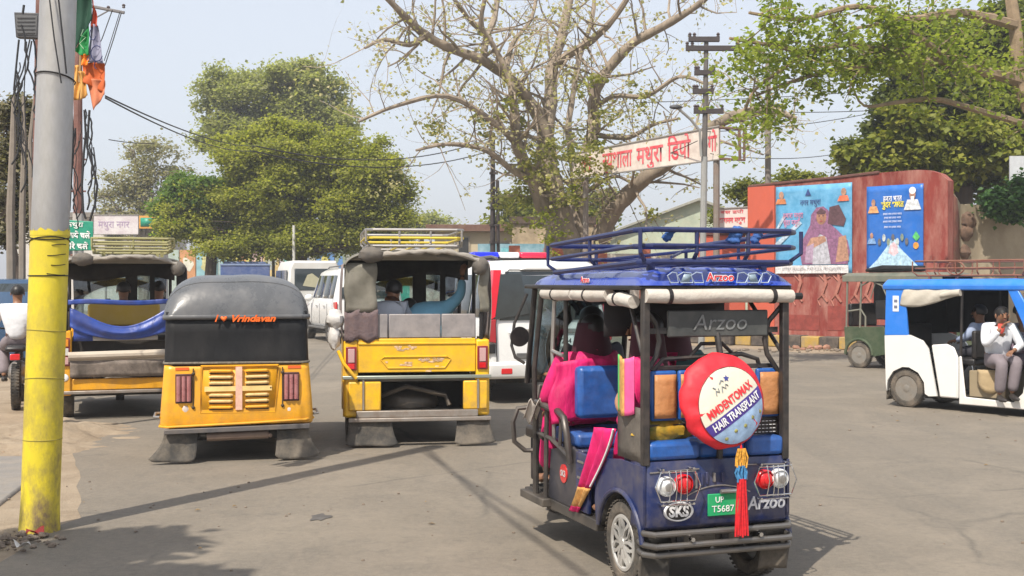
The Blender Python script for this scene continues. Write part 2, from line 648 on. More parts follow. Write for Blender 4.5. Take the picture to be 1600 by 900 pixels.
def person(loc, head, label, top_m, leg_m, J=None, long_sleeve=True, hair='short', group=None, skirt=False, shoes=True, hands=True, face=0,
           legs=True, scale=1.0):
    """seated by default; origin at the hips.  J overrides joints, x right, y forward"""
    j = dict(hip=(0, 0, 0), belly=(0, 0.0, 0.14), chest=(0, 0.02, 0.33), neck=(0, 0.04, 0.49), head=(0, 0.06, 0.62), crown=(0, 0.06, 0.72),
             shl=(-0.18, 0.02, 0.43), shr=(0.18, 0.02, 0.43), ell=(-0.23, 0.09, 0.19), elr=(0.23, 0.09, 0.19), hal=(-0.15, 0.3, 0.14), har=(0.15, 0.3, 0.14),
             hpl=(-0.09, 0.03, 0), hpr=(0.09, 0.03, 0), knl=(-0.11, 0.42, 0.03), knr=(0.11, 0.42, 0.03), anl=(-0.11, 0.46, -0.36), anr=(0.11, 0.46, -0.36))
    if J:
        j.update(J)
    j = {k: Vector(v) for k, v in j.items()}
    t = thing('person', loc, head, label, 'person', group)
    t.scale = (scale,) * 3

    def mid(a, b, f=0.5):
        return j[a].lerp(j[b], f)
    ch = [[('hip', j['hip'], (0.13, 0.1)), ('belly', j['belly'], (0.125, 0.1)), ('chest', j['chest'], (0.14, 0.105)), ('neck', j['neck'], 0.055),
           ('jaw', j['neck'].lerp(j['head'], 0.45), 0.062), ('head', j['head'], (0.078, 0.092)), ('crown', j['crown'], (0.06, 0.07))]]
    for s in 'lr':
        ch.append([('chest', 0, 0), ('sh' + s, j['sh' + s], 0.06), ('ua' + s, mid('sh' + s, 'el' + s), 0.047), ('el' + s, j['el' + s], 0.038),
                   ('fa' + s, mid('el' + s, 'ha' + s, 0.4), 0.037), ('ha' + s, j['ha' + s], 0.024)])
        if legs:
            ch.append([('hip', 0, 0), ('hp' + s, j['hp' + s], 0.085), ('th' + s, mid('hp' + s, 'kn' + s), 0.072), ('kn' + s, j['kn' + s], 0.054),
                       ('ca' + s, mid('kn' + s, 'an' + s, 0.35), 0.05), ('an' + s, j['an' + s], 0.032)])
    skinned('body', ch, skin_m, t)
    # face, ears, hair
    h = j['head']
    mb = MB()
    mb.add([h + Vector(p) for p in [(-0.012, 0.083, 0.02), (0.012, 0.083, 0.02), (0.018, 0.088, -0.022), (-0.018, 0.088, -0.022), (0, 0.112, -0.018), (0, 0.09, 0.03)]],
           [(0, 3, 4, 5), (1, 5, 4, 2), (3, 2, 4), (0, 5, 1)])
    mb.build('nose', skin_m, t)
    mb = MB()
    for s in (-1, 1):
        mb.ball(h + Vector((0.032 * s, 0.08, 0.022)), (0.014, 0.008, 0.008), 8, 6)
    mb.build('eyes', hair_m, t)
    mb = MB()
    mb.ball(h + Vector((0, 0.082, -0.048)), (0.024, 0.008, 0.006), 8, 5)
    mb.build('mouth', mat('lips', (0.3, 0.09, 0.07), 0.5), t)
    for s in (-1, 1):
        mb = MB()
        mb.ball(h + Vector((0.082 * s, 0.0, 0.0)), (0.01, 0.018, 0.03), 8, 6)
        mb.build('ear', skin_m, t)
    mb = MB()
    if hair == 'short':
        def hf(p, d):
            if d.y > 0.35 and d.z < 0.55:
                p = p * 0.82
            if d.z < -0.35:
                p = p * 0.8
            return p
        mb.ball(h + Vector((0, -0.012, 0.028)), (0.09, 0.105, 0.098), 16, 12, hf)
        mb.build('hair', hair_m, t)
    elif hair == 'long':
        mb.ball(h + Vector((0, -0.02, 0.02)), (0.094, 0.105, 0.105), 16, 12, lambda p, d: p * (0.82 if d.y > 0.3 and d.z < 0.5 else 1))
        mb.build('hair', hair_m, t)
        mb = MB()
        mb.grid(lambda u, v: h + Vector(((0.1 + 0.06 * v) * cos(pi * (0.97 + 1.06 * u)), (0.12 + 0.03 * v) * sin(pi * (0.97 + 1.06 * u)) + 0.01, 0.06 - 0.26 * v)), 14, 8)
        mb.build('veil', mat('dark_veil', (0.05, 0.006, 0.015), 0.8), t, thick=0.008)
    # clothing
    e = 0.018
    ch = [[('hip', j['hip'] + Vector((0, 0, -0.02)), (0.16, 0.13)), ('belly', j['belly'], (0.148, 0.125)), ('chest', j['chest'], (0.168, 0.138)), ('up', j['chest'].lerp(j['neck'], 0.5), (0.135, 0.115)), ('nk', j['neck'] - Vector((0, 0, 0.04)), 0.093)]]
    for s in 'lr':
        c = [('chest', 0, 0), ('sh' + s, j['sh' + s], 0.082), ('ua' + s, mid('sh' + s, 'el' + s), 0.068), ('el' + s, j['el' + s], 0.058)]
        if long_sleeve:
            c += [('fa' + s, mid('el' + s, 'ha' + s, 0.45), 0.053), ('wr' + s, mid('el' + s, 'ha' + s, 0.86), 0.045)]
        ch.append(c)
    skinned('shirt' if not skirt else 'blouse', ch, top_m, t)
    if legs:
        ch = [[('hip', j['hip'] - Vector((0, 0, 0.01)), (0.15, 0.12)), ('h2', j['hip'] + Vector((0, 0, 0.06)), (0.145, 0.12))]]
        for s in 'lr':
            ch.append([('hip', 0, 0), ('hp' + s, j['hp' + s], 0.105), ('th' + s, mid('hp' + s, 'kn' + s), 0.095), ('kn' + s, j['kn' + s], 0.078),
                       ('ca' + s, mid('kn' + s, 'an' + s, 0.4), 0.078), ('an' + s, mid('kn' + s, 'an' + s, 0.94), 0.07)])
        skinned('trousers' if not skirt else 'skirt', ch, leg_m, t)
        for s in 'lr':
            mb = MB()
            a = j['an' + s]
            mb.ball(a + Vector((0, 0.07, -0.05)), (0.042, 0.13, 0.035), 12, 8, lambda p, d: Vector((p.x, p.y, max(p.z, -0.022) + (0.02 if d.y < -0.2 else 0))))
            mb.build('shoe' if shoes else 'foot', shoe_m if shoes else skin_m, t)
    if hands:
        for s, sg in (('l', -1), ('r', 1)):
            w = j['ha' + s]
            d = (w - j['el' + s]).normalized()
            side = d.cross(Vector((0, 0, 1)))
            if side.length < 0.1:
                side = Vector((1, 0, 0))
            side.normalize()
            dn = side.cross(d)
            if dn.z > 0:
                dn = -dn
            ch = [[('w', w, 0.022), ('p', w + d * 0.045, (0.034, 0.016)), ('k', w + d * 0.075, (0.036, 0.014))]]
            for i, (o, ln) in enumerate([(-0.03, 0.062), (-0.01, 0.072), (0.01, 0.067), (0.03, 0.052)]):
                b = w + d * 0.078 + side * o
                ch.append([('k', 0, 0), ('a%d' % i, b, 0.0095), ('b%d' % i, b + d * ln * 0.5 + dn * 0.008, 0.0088), ('c%d' % i, b + d * ln * 0.85 + dn * 0.03, 0.0075)])
            ch.append([('p', 0, 0), ('t1', w + d * 0.05 - side * sg * 0.04 + dn * 0.01, 0.011), ('t2', w + d * 0.085 - side * sg * 0.05 + dn * 0.02, 0.009)])
            skinned('hand', ch, skin_m, t, 0)
    return t

# ---------------------------------------------------------------- ground and road
def ground_mat(name, c1, c2, scale, kind='asphalt'):
    m = bpy.data.materials.new(name)
    m.use_nodes = True
    nt = m.node_tree
    n = nt.nodes
    b = n['Principled BSDF']
    b.inputs['Roughness'].default_value = 0.85
    b.inputs['Specular IOR Level'].default_value = 0.3
    tc = n.new('ShaderNodeTexCoord')

    def noise(sc, det, rough=0.6, vec=None, dist=0.0):
        x = n.new('ShaderNodeTexNoise')
        x.inputs['Scale'].default_value = sc
        x.inputs['Detail'].default_value = det
        x.inputs['Roughness'].default_value = rough
        x.inputs['Distortion'].default_value = dist
        lk(nt, vec or tc.outputs['Object'], x.inputs['Vector'])
        return x.outputs[0]

    def ramp(fac, a, b_, lo=0.0, hi=1.0):
        r = n.new('ShaderNodeMapRange')
        r.inputs[1].default_value = a
        r.inputs[2].default_value = b_
        r.inputs[3].default_value = lo
        r.inputs[4].default_value = hi
        lk(nt, fac, r.inputs[0])
        return r.outputs[0]

    def mixc(f, a, col, mode='MIX'):
        x = n.new('ShaderNodeMix')
        x.data_type = 'RGBA'
        x.blend_type = mode
        lk(nt, f, x.inputs[0]) if not isinstance(f, float) else setattr(x.inputs[0], 'default_value', f)
        lk(nt, a, x.inputs[6]) if not isinstance(a, tuple) else setattr(x.inputs[6], 'default_value', a + (1,))
        lk(nt, col, x.inputs[7]) if not isinstance(col, tuple) else setattr(x.inputs[7], 'default_value', col + (1,))
        return x.outputs[2]
    col = mixc(ramp(noise(scale, 8, 0.7), 0.3, 0.7), c1, c2)
    # stretched bands along the traffic direction: tyre-polished lanes
    mp = n.new('ShaderNodeMapping')
    mp.inputs['Rotation'].default_value = (0, 0, -R(19))
    mp.inputs['Scale'].default_value = (1.1, 0.09, 1)
    lk(nt, tc.outputs['Object'], mp.inputs[0])
    if kind == 'asphalt':
        sq = n.new('ShaderNodeTexVoronoi')      # resurfaced patches, each a little different
        sq.inputs['Scale'].default_value = 0.22
        lk(nt, mp.outputs[0], sq.inputs['Vector'])
        col = mixc(ramp(sq.outputs['Color'], 0.3, 0.9, 0, 0.55), col, (0.1, 0.086, 0.07))
        col = mixc(ramp(noise(1.6, 7, 0.7, mp.outputs[0]), 0.45, 0.7, 0, 0.65), col, (0.085, 0.078, 0.069))
        col = mixc(ramp(noise(0.5, 8, 0.7, None, 0.6), 0.48, 0.68, 0, 0.6), col, (0.26, 0.216, 0.165))      # dust drifts
        col = mixc(ramp(noise(1.3, 9, 0.75, None, 0.4), 0.57, 0.7, 0, 0.75), col, (0.06, 0.055, 0.05))       # oil and tar stains
        vo = n.new('ShaderNodeTexVoronoi')
        vo.feature = 'DISTANCE_TO_EDGE'
        vo.inputs['Scale'].default_value = 0.32
        wv = n.new('ShaderNodeMix')
        wv.data_type = 'RGBA'
        wv.inputs[0].default_value = 0.12
        nn = n.new('ShaderNodeTexNoise')
        nn.inputs['Scale'].default_value = 2.2
        nn.inputs['Detail'].default_value = 6
        lk(nt, tc.outputs['Object'], nn.inputs['Vector'])
        lk(nt, tc.outputs['Object'], wv.inputs[6])
        lk(nt, nn.outputs[1], wv.inputs[7])
        lk(nt, wv.outputs[2], vo.inputs['Vector'])
        cr = ramp(vo.outputs['Distance'], 0.0, 0.009, 0.85, 0.0)
        brk = ramp(noise(0.7, 3), 0.46, 0.56)
        mu = n.new('ShaderNodeMath')
        mu.operation = 'MULTIPLY'
        lk(nt, cr, mu.inputs[0])
        lk(nt, brk, mu.inputs[1])
        col = mixc(mu.outputs[0], col, (0.05, 0.045, 0.04))
        gr = noise(130, 3, 0.8)
        col = mixc(ramp(noise(22, 6, 0.75), 0.4, 0.68, 0, 0.4), col, (0.27, 0.232, 0.185))
        col = mixc(ramp(noise(7, 8, 0.8, None, 0.8), 0.5, 0.7, 0, 0.6), col, (0.085, 0.076, 0.066))
        col = mixc(ramp(gr, 0.35, 0.7, 0, 0.45), col, (0.36, 0.32, 0.26))
        gr2 = noise(260, 2, 0.8)
        col = mixc(ramp(gr2, 0.55, 0.75, 0, 0.4), col, (0.06, 0.057, 0.053))
        bsrc, bd = gr, 0.006
    else:
        col = mixc(ramp(noise(2.2, 8, 0.7, None, 0.5), 0.45, 0.7, 0, 0.6), col, (0.16, 0.12, 0.08))
        gr = noise(30, 6, 0.75)
        col = mixc(ramp(gr, 0.5, 0.75, 0, 0.5), col, (0.36, 0.29, 0.21))
        bsrc, bd = gr, 0.03
    lk(nt, col, b.inputs['Base Color'])
    bp = n.new('ShaderNodeBump')
    bp.inputs['Strength'].default_value = 0.6
    bp.inputs['Distance'].default_value = bd
    lk(nt, bsrc, bp.inputs['Height'])
    lk(nt, bp.outputs[0], b.inputs['Normal'])
    MATS[name] = m
    return m


asphalt = ground_mat('asphalt', (0.122, 0.102, 0.08), (0.178, 0.15, 0.119), 0.9)
sandy = ground_mat('sandy_soil', (0.28, 0.215, 0.15), (0.36, 0.29, 0.21), 1.5, 'soil')

mb = MB()
mb.add([(-900, -200, -0.004), (900, -200, -0.004), (900, 1500, -0.004), (-900, 1500, -0.004)], [(0, 1, 2, 3)])
tag(mb.build('ground', sandy, None, smooth=0), None, None, kind='structure')


def edge(pts, step=0.35, amp=0.12):
    out = []
    for a, b in zip(pts, pts[1:]):
        a, b = Vector(a), Vector(b)
        n = max(1, int((b - a).length / step))
        for i in range(n):
            p = a.lerp(b, i / n)
            q = mnoise.noise_vector(Vector((p.x * 0.8, p.y * 0.8, 3.3))) * amp * 2 + mnoise.noise_vector(Vector((p.x * 3, p.y * 3, 1.3))) * amp * 0.6
            out.append((p.x + q.x, p.y + q.y))
    return out


left_e = edge([(-2.9, -6), (-2.95, 7.0), (-3.05, 8.5), (-4.1, 11.4), (-4.7, 13.2), (-6.4, 16.5), (-11.5, 31), (-22, 60)])
right_e = edge([(14, 60), (0.5, 58), (1.2, 45), (5.9, 32.4), (8.6, 28.8), (14, 27.5), (40, 24), (40, -6)])
far = [(-22, 60), (-55, 150), (-40, 150), (0.5, 58)]
mb = MB()
poly = left_e + [(-22, 60), (-50, 140), (-28, 140)] + edge([(-6, 62), (0.6, 45), (4.6, 32.0), (7.4, 27.9), (12.5, 25.6), (26, 23)]) + [(40, 22), (40, -6)]
mb.add([(x, y, 0.0) for x, y in poly], [tuple(range(len(poly)))])
tag(mb.build('road', asphalt, None, smooth=0), None, None, kind='structure')

# low pavement slab at the very left edge of the road by the lamp post
mb = MB()
mb.prism([(-4.8, 5.2), (-3.36, 5.2), (-3.62, 7.9), (-4.3, 11.5), (-5.8, 11.5)], 'z', -0.05, 0.022)
tag(mb.build('pavement', mat('grey_slab', (0.2, 0.185, 0.17), 0.85, dirt=0.6, dcol=(0.3, 0.25, 0.19), dscale=2.5, bump=0.4, bscale=30), None, bevel=0.02), None, None, kind='structure')

# rubble and litter
stone_m = mat('rubble', (0.19, 0.15, 0.115), 0.9, var=0.3, bump=0.4, bscale=20)


def stones(cx, cy, rx, ry, n, s0, s1, name, label, cat, m, flat=0.6, heap=0.0):
    mb = MB()
    for k in range(n):
        a, r = random.uniform(0, 2 * pi), random.random() ** 0.6
        s = random.uniform(s0, s1)
        off = Vector((random.random() * 50, 0, 0))
        z = heap * (1 - r) * random.random()
        mb.ball((cx + rx * r * cos(a), cy + ry * r * sin(a), s * flat * 0.6 + z), (s, s * random.uniform(0.6, 1), s * flat), 7, 5, lambda p, d: p * (1 + 0.35 * mnoise.noise(d * 1.5 + off)))
    return tag(mb.build(name, m, None, smooth=20), label, cat, kind='stuff')


stones(-3.22, 7.75, 0.34, 0.28, 90, 0.006, 0.032, 'rubble', 'brown rubble and broken bits heaped at the foot of the yellow lamp post', 'rubble', stone_m, heap=0.05)
stones(-5.3, 12.9, 0.75, 1.3, 30, 0.006, 0.025, 'grit', 'loose stones on the sandy verge behind the yellow lamp post', 'grit', mat('heap_soil', (0.3, 0.22, 0.15), 0.95, var=0.3, bump=0.5), flat=0.45, heap=0.05)
stones(-1.6, 9.0, 2.6, 2.2, 60, 0.004, 0.014, 'grit', 'small loose stones scattered over the asphalt in front of the autos', 'grit', stone_m)
stones(4.5, 12, 4, 5, 50, 0.005, 0.018, 'grit', 'small loose stones scattered over the asphalt on the right', 'grit', stone_m)
stones(7.6, 29.3, 3.0, 0.7, 60, 0.02, 0.07, 'grit', 'gravel and sand along the foot of the painted kerb', 'gravel', stone_m)
mb = MB()


def mound(u, v):
    x, y = -1.3 + 2.6 * u, -1.7 + 3.4 * v
    e = max(0.0, 1 - (x / 1.25) ** 2 - (y / 1.65) ** 2)
    q = Vector((x * 1.6, y * 1.6, 0))
    return (x, y, -0.02 + e ** 0.7 * (0.09 + 0.12 * mnoise.noise(q) + 0.05 * mnoise.noise(q * 3.3) + 0.02 * mnoise.noise(q * 11)))


mb.grid(mound, 70, 90)
o = mb.build('soil_mound', sandy, None, smooth=60)
o.location = (-5.2, 12.9, 0)
tag(o, 'low uneven mound of sandy soil on the verge behind the yellow lamp post', 'soil', kind='stuff')
for i in range(26):      # litter and dry leaves dropped on the road
    mb = MB()
    s_ = random.uniform(0.012, 0.035)
    mb.add([(-s_, 0, 0.004), (0, -s_ * 0.5, 0.01), (s_, 0, 0.005), (0, s_ * 0.5, 0.014)], [(0, 1, 2, 3)])
    o = mb.build('dry_leaf', mat('dry_leaf', (0.22, 0.15, 0.07), 0.8), None, smooth=0)
    o.location = (random.uniform(-3.6, 5.5), random.uniform(6.8, 16), 0.004)
    o.rotation_euler = (0, 0, random.uniform(0, 6.2))
    tag(o, 'dry brown leaf lying on the asphalt', 'leaf', 'dry leaves on the road')
for (x, y, rz, m_) in ((-3.12, 7.9, 0.4, mat('red_wrapper', (0.6, 0.06, 0.05), 0.5)), (-3.3, 7.55, 1.6, mat('white_wrapper', (0.6, 0.58, 0.55), 0.5)), (-3.05, 7.5, 2.4, MATS['white_wrapper'])):
    mb = MB()
    mb.grid(lambda u, v: (0.11 * (u - 0.5), 0.07 * (v - 0.5), 0.02 + 0.02 * sin(5 * u + 3 * v)), 6, 4)
    o = mb.build('wrapper', m_, None, thick=0.001)
    o.location = (x, y, 0.03)
    o.rotation_euler = (0.2, 0, rz)
    tag(o, {0.4: 'crumpled red wrapper at the foot of the yellow lamp post', 1.6: 'crumpled white wrapper left of the foot of the lamp post', 2.4: 'crumpled white wrapper right of the foot of the lamp post'}[rz], 'litter')
mb = MB()
for k in range(3):
    mb.m = k % 3
    mb.ball((0, 0, 0), 1, 3, 2) if False else None
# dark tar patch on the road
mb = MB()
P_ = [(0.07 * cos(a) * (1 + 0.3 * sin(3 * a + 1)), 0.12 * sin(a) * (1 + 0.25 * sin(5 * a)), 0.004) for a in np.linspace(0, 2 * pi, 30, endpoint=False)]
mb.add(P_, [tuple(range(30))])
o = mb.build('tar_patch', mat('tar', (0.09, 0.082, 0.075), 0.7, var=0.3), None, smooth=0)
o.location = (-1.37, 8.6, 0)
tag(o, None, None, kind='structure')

# ---------------------------------------------------------------- walls on the right
red_wall_m = mat('red_wall_paint', (0.21, 0.033, 0.025), 0.85, var=0.25, scale=1.2, dirt=0.95, dcol=(0.4, 0.2, 0.16), dscale=2.6, bump=0.5, bscale=12, stretch=(1, 1, 0.3))
orange_red = mat('orange_red_paint', (0.52, 0.1, 0.055), 0.75, var=0.08, scale=1.5, dirt=0.3, dcol=(0.3, 0.07, 0.05), dscale=1.2, bump=0.15, stretch=(1, 1, 0.5))
beige_wall_m = mat('beige_plaster', (0.36, 0.3, 0.21), 0.85, var=0.2, scale=1.5, dirt=0.6, dcol=(0.2, 0.15, 0.1), dscale=1.1, bump=0.4, bscale=16, stretch=(1, 1, 0.5))
WA, WB = Vector((6.5, 33.2)), Vector((10.15, 29.5))
wdir = (WB - WA).normalized()
wnor = Vector((wdir.y, -wdir.x))
if wnor.y > 0:
    wnor = -wnor
WL = (WB - WA).length


def wallp(s, d, z):
    """along the red wall, d metres in front of it"""
    p = WA + wdir * s + wnor * d
    return Vector((p.x, p.y, z))


def wall_box(mb, s0, s1, d0, d1, z0, z1):
    q = [wallp(s0, d0, z0), wallp(s1, d0, z0), wallp(s1, d1, z0), wallp(s0, d1, z0), wallp(s0, d0, z1), wallp(s1, d0, z1), wallp(s1, d1, z1), wallp(s0, d1, z1)]
    mb.add(q, [(3, 2, 1, 0), (4, 5, 6, 7), (0, 1, 5, 4), (1, 2, 6, 5), (2, 3, 7, 6), (3, 0, 4, 7)])


wt = thing('wall', wallp(0, 0, 0), 0, 'tall red painted wall with two posters on the right of the road', 'wall')
IW = Matrix.Translation(-wallp(0, 0, 0))


def at_wall(mb):
    mb.v = [tuple(IW @ Vector(v)) for v in mb.v]
    return mb


mb = MB()
top = [(0.0, 4.28), (0.85, 4.31), (1.5, 4.33), (2.6, 4.36), (3.9, 4.42), (4.9, 4.43), (5.2, 4.4), (5.5, 4.3), (5.7, 4.12)]
q = [wallp(s, 0, z) for s, z in top] + [wallp(5.7, 0, 0), wallp(0, 0, 0)]
q2 = [v + Vector((-wnor.x, -wnor.y, 0)) * 0.3 for v in q]
n = len(q)
mb.add(q + q2, [tuple(range(n)), tuple(range(2 * n - 1, n - 1, -1))] + [(i, i + n, (i + 1) % n + n, (i + 1) % n) for i in range(n)])
at_wall(mb).build('wall_face', red_wall_m, wt, smooth=0)
mb = MB()
wall_box(mb, -0.02, 0.84, 0.0, 0.03, 0.35, 4.27)
at_wall(mb).build('orange_panel', orange_red, wt, smooth=0, bevel=0.01)
mb = MB()
mb.tube([wallp(s, 0.0, z + 0.01) for s, z in top[:5]], 0.04, 6)
at_wall(mb).build('coping', mat('dark_coping', (0.12, 0.05, 0.04), 0.85), wt)
# hand-painted dancers and stains near the foot of the wall
paint_l = mat('faded_pink_paint', (0.36, 0.14, 0.105), 0.8, var=0.3, scale=10)
for k, s in enumerate((1.6, 2.35, 2.75, 3.3, 3.6)):
    mb = MB()
    h = 1.95
    pts = [(0, h), (0.06, h - 0.3), (-0.05, h - 0.6), (0.1, h - 0.8)]
    mb.tube([wallp(s + x, 0.012, z) for x, z in pts], [0.03, 0.06, 0.05, 0.03], 4)
    mb.tube([wallp(s - 0.15, 0.012, h - 0.1), wallp(s, 0.012, h - 0.25), wallp(s + 0.18, 0.012, h - 0.05 - 0.1 * (k % 2))], 0.022, 4)
    mb.tube([wallp(s - 0.05, 0.012, h - 0.6), wallp(s - 0.2, 0.012, h - 0.75), wallp(s - 0.12, 0.012, h - 0.9)], 0.02, 4)
    at_wall(mb).build('painted_figure', paint_l, wt)
for (s0, s1, z0, z1) in ((2.45, 3.6, 0.42, 1.05), (1.1, 2.2, 0.4, 0.8)):
    mb = MB()
    wall_box(mb, s0, s1, 0.0, 0.012, z0, z1)
    at_wall(mb).build('patched_plaster', mat('dark_red_patch', (0.23, 0.045, 0.035), 0.85, var=0.3), wt, smooth=0)


def poster(s0, s1, z0, z1, base, name, label):
    t = thing(name, wallp(s0, 0.06, z0), 0, label, 'poster')
    i_ = Matrix.Translation(-wallp(s0, 0.06, z0))
    w, h = s1 - s0, z1 - z0

    def shape(pts, m, lift, nm, thick=0.002):
        """pts in 0..1 poster coordinates"""
        mb = MB()
        mb.add([i_ @ wallp(s0 + x * w, 0.06 + lift, z0 + y * h) for x, y in pts], [tuple(range(len(pts)))])
        return mb.build(nm, m, t, smooth=0, thick=thick)
    mb = MB()

    def sh(u, v):
        return i_ @ wallp(s0 + w * u, 0.045 + 0.006 * sin(11 * u + 3 * v) * sin(7 * v + 2), z0 + h * v)
    mb.grid(sh, 14, 14)
    mb.build('sheet', base, t, thick=0.004)
    return t, shape, i_, w, h


def ell(cx, cy, rx, ry, n=18, a0=0, a1=360):
    return [(cx + rx * cos(R(a0 + (a1 - a0) * k / n)), cy + ry * sin(R(a0 + (a1 - a0) * k / n))) for k in range(n + (0 if a1 - a0 == 360 else 1))]


def wrot():
    return math.atan2(wdir.y, wdir.x)


def wtext(body, width, cx, cy, m, t, i_, s0, z0, w, h, lift=0.012, bold=0.0, size=0.2, shear=0):
    f = lambda p: i_ @ wallp(s0 + cx * w + p.x, 0.06 + lift, z0 + cy * h + p.y)
    return text(body, size, m, t, fn=f, bold=bold, width=width, ext=0, shear=shear)


cols = {}


def fc(name, c):
    return mat('print_' + name, c, 0.5, var=0.4, scale=13)


sky_print = mat('print_sky_blue', (0.09, 0.33, 0.56), 0.45, var=0.25, scale=2.0, dirt=0.2, dcol=(0.5, 0.6, 0.65), dscale=4)
t, S_, i_, w, h = poster(0.9, 3.17, 2.0 - 0.1, 4.22, sky_print, 'poster', 'light blue poster of a woman in a purple headscarf on the red wall')
a_ = (t, i_, 0.9, 1.9, w, h)
S_([(0.0, 0.0), (0.96, 0.0), (0.96, 0.09), (0.0, 0.09)], fc('white', (0.62, 0.6, 0.6)), 0.008, 'caption_band')
wtext('UTTAR PRADESH  MATHURA VRINDAVAN', 1.75, 0.48, 0.045, fc('grey', (0.25, 0.24, 0.26)), *a_[:1], i_, 0.9, 1.9, w, h, size=0.12, lift=0.014)
S_([(0.36, 0.1), (0.33, 0.25), (0.38, 0.4), (0.47, 0.55), (0.48, 0.66), (0.55, 0.74), (0.64, 0.75), (0.71, 0.7), (0.73, 0.55), (0.82, 0.48), (0.95, 0.36), (0.98, 0.24), (0.95, 0.1)], fc('purple', (0.24, 0.11, 0.2)), 0.009, 'figure_shawl')
S_(ell(0.615, 0.63, 0.065, 0.085), fc('brown_face', (0.32, 0.16, 0.1)), 0.012, 'figure_face')
S_([(0.5, 0.1), (0.52, 0.36), (0.6, 0.44), (0.68, 0.4), (0.74, 0.1)], fc('pale_grey', (0.42, 0.42, 0.47)), 0.012, 'figure_bodice')
S_([(0.42, 0.3), (0.48, 0.4), (0.66, 0.42), (0.68, 0.36), (0.5, 0.28)], fc('skin', (0.4, 0.22, 0.15)), 0.014, 'figure_arm')
S_([(0.8, 0.12), (0.84, 0.4), (0.93, 0.42), (0.97, 0.14)], fc('skin', (0.4, 0.22, 0.15)), 0.014, 'figure_arm')
S_([(0.7, 0.55), (0.72, 0.74), (0.84, 0.76), (0.93, 0.6), (0.9, 0.52)], fc('dark_red', (0.1, 0.05, 0.06)), 0.012, 'figure_basket')
S_([(0.4, 0.12), (0.42, 0.3), (0.52, 0.34), (0.5, 0.12)], fc('lilac', (0.36, 0.26, 0.36)), 0.015, 'sari_fold')
S_([(0.55, 0.68), (0.61, 0.735), (0.68, 0.69), (0.66, 0.66), (0.57, 0.66)], fc('dark_red', (0.1, 0.05, 0.06)), 0.014, 'hair')
for dx in (-0.024, 0.024):
    S_(ell(0.615 + dx, 0.645, 0.012, 0.008, 8), fc('dark_red', (0.1, 0.05, 0.06)), 0.0165, 'printed_eye')
S_(ell(0.615, 0.585, 0.018, 0.007, 8), fc('lips', (0.4, 0.06, 0.08)), 0.0165, 'printed_mouth')
S_([(0.0, 0.35), (0.32, 0.6), (0.36, 0.57), (0.0, 0.28)], fc('white_stripe', (0.4, 0.5, 0.6)), 0.007, 'printed_ray')
S_([(0.0, 0.5), (0.1, 0.66), (0.14, 0.65), (0.0, 0.46)], fc('white_stripe', (0.4, 0.5, 0.6)), 0.007, 'printed_ray')
wtext('नगर मथुरा', 0.62, 0.47, 0.8, fc('navy', (0.03, 0.06, 0.2)), t, i_, 0.9, 1.9, w, h, bold=0.002)
wtext('हमारा मथुरा', 0.62, 0.24, 0.66, fc('rose', (0.6, 0.18, 0.3)), t, i_, 0.9, 1.9, w, h, bold=0.002)
wtext('सुंदर मथुरा', 0.5, 0.22, 0.58, fc('rose', (0.6, 0.18, 0.3)), t, i_, 0.9, 1.9, w, h, bold=0.002)
S_([(0.4, 0.88), (0.44, 0.96), (0.48, 0.88)], fc('navy', (0.03, 0.06, 0.2)), 0.01, 'printed_emblem')
for (cx, c_) in ((0.08, (0.55, 0.2, 0.08)), (0.9, (0.7, 0.16, 0.08))):
    S_([(cx - 0.08, 0.8), (cx - 0.05, 0.86), (cx + 0.05, 0.86), (cx + 0.07, 0.8)], fc('robe%d' % int(cx * 10), c_), 0.01, 'portrait_robe')
    S_(ell(cx, 0.9, 0.033, 0.045, 12), fc('skin', (0.4, 0.22, 0.15)), 0.012, 'portrait_head')

deep = mat('print_deep_blue', (0.01, 0.13, 0.5), 0.4, var=0.15, scale=2, dirt=0.15, dcol=(0.3, 0.4, 0.6))
z0p = 1.98
t, S_, i_, w, h = poster(3.58, 5.1, z0p, 4.08, deep, 'poster', 'deep blue poster with yellow headline and white dome on the red wall')
S_([(0.02, 0.0), (0.2, 0.12), (0.36, 0.26), (0.44, 0.35), (0.52, 0.36), (0.6, 0.26), (0.8, 0.12), (0.98, 0.0)], fc('ice', (0.4, 0.58, 0.72)), 0.009, 'printed_mountain')
S_([(0.4, 0.2), (0.44, 0.3), (0.5, 0.33), (0.56, 0.28), (0.58, 0.2), (0.5, 0.16)], fc('pinkwhite', (0.7, 0.5, 0.55)), 0.012, 'printed_temple')
for k in range(7):
    S_(ell(0.24 + 0.08 * k, 0.33 + 0.05 * (k % 2), 0.03, 0.045, 10), fc('grey_%d' % (k % 3), [(0.12, 0.12, 0.14), (0.45, 0.5, 0.5), (0.2, 0.25, 0.2)][k % 3]), 0.011, 'printed_group')
wtext('हमारा भारत', 0.5, 0.47, 0.84, white_print, t, i_, 3.58, z0p, w, h, bold=0.003)
wtext('सुंदर भारत', 0.62, 0.47, 0.77, fc('yellow', (0.8, 0.62, 0.02)), t, i_, 3.58, z0p, w, h, bold=0.006)
for k in range(4):
    wtext('हमारा नगर हमारा भारत', 0.5 - 0.05 * (k % 2), 0.47, 0.66 - 0.045 * k - (0.02 if k == 3 else 0), white_print, t, i_, 3.58, z0p, w, h, size=0.07)
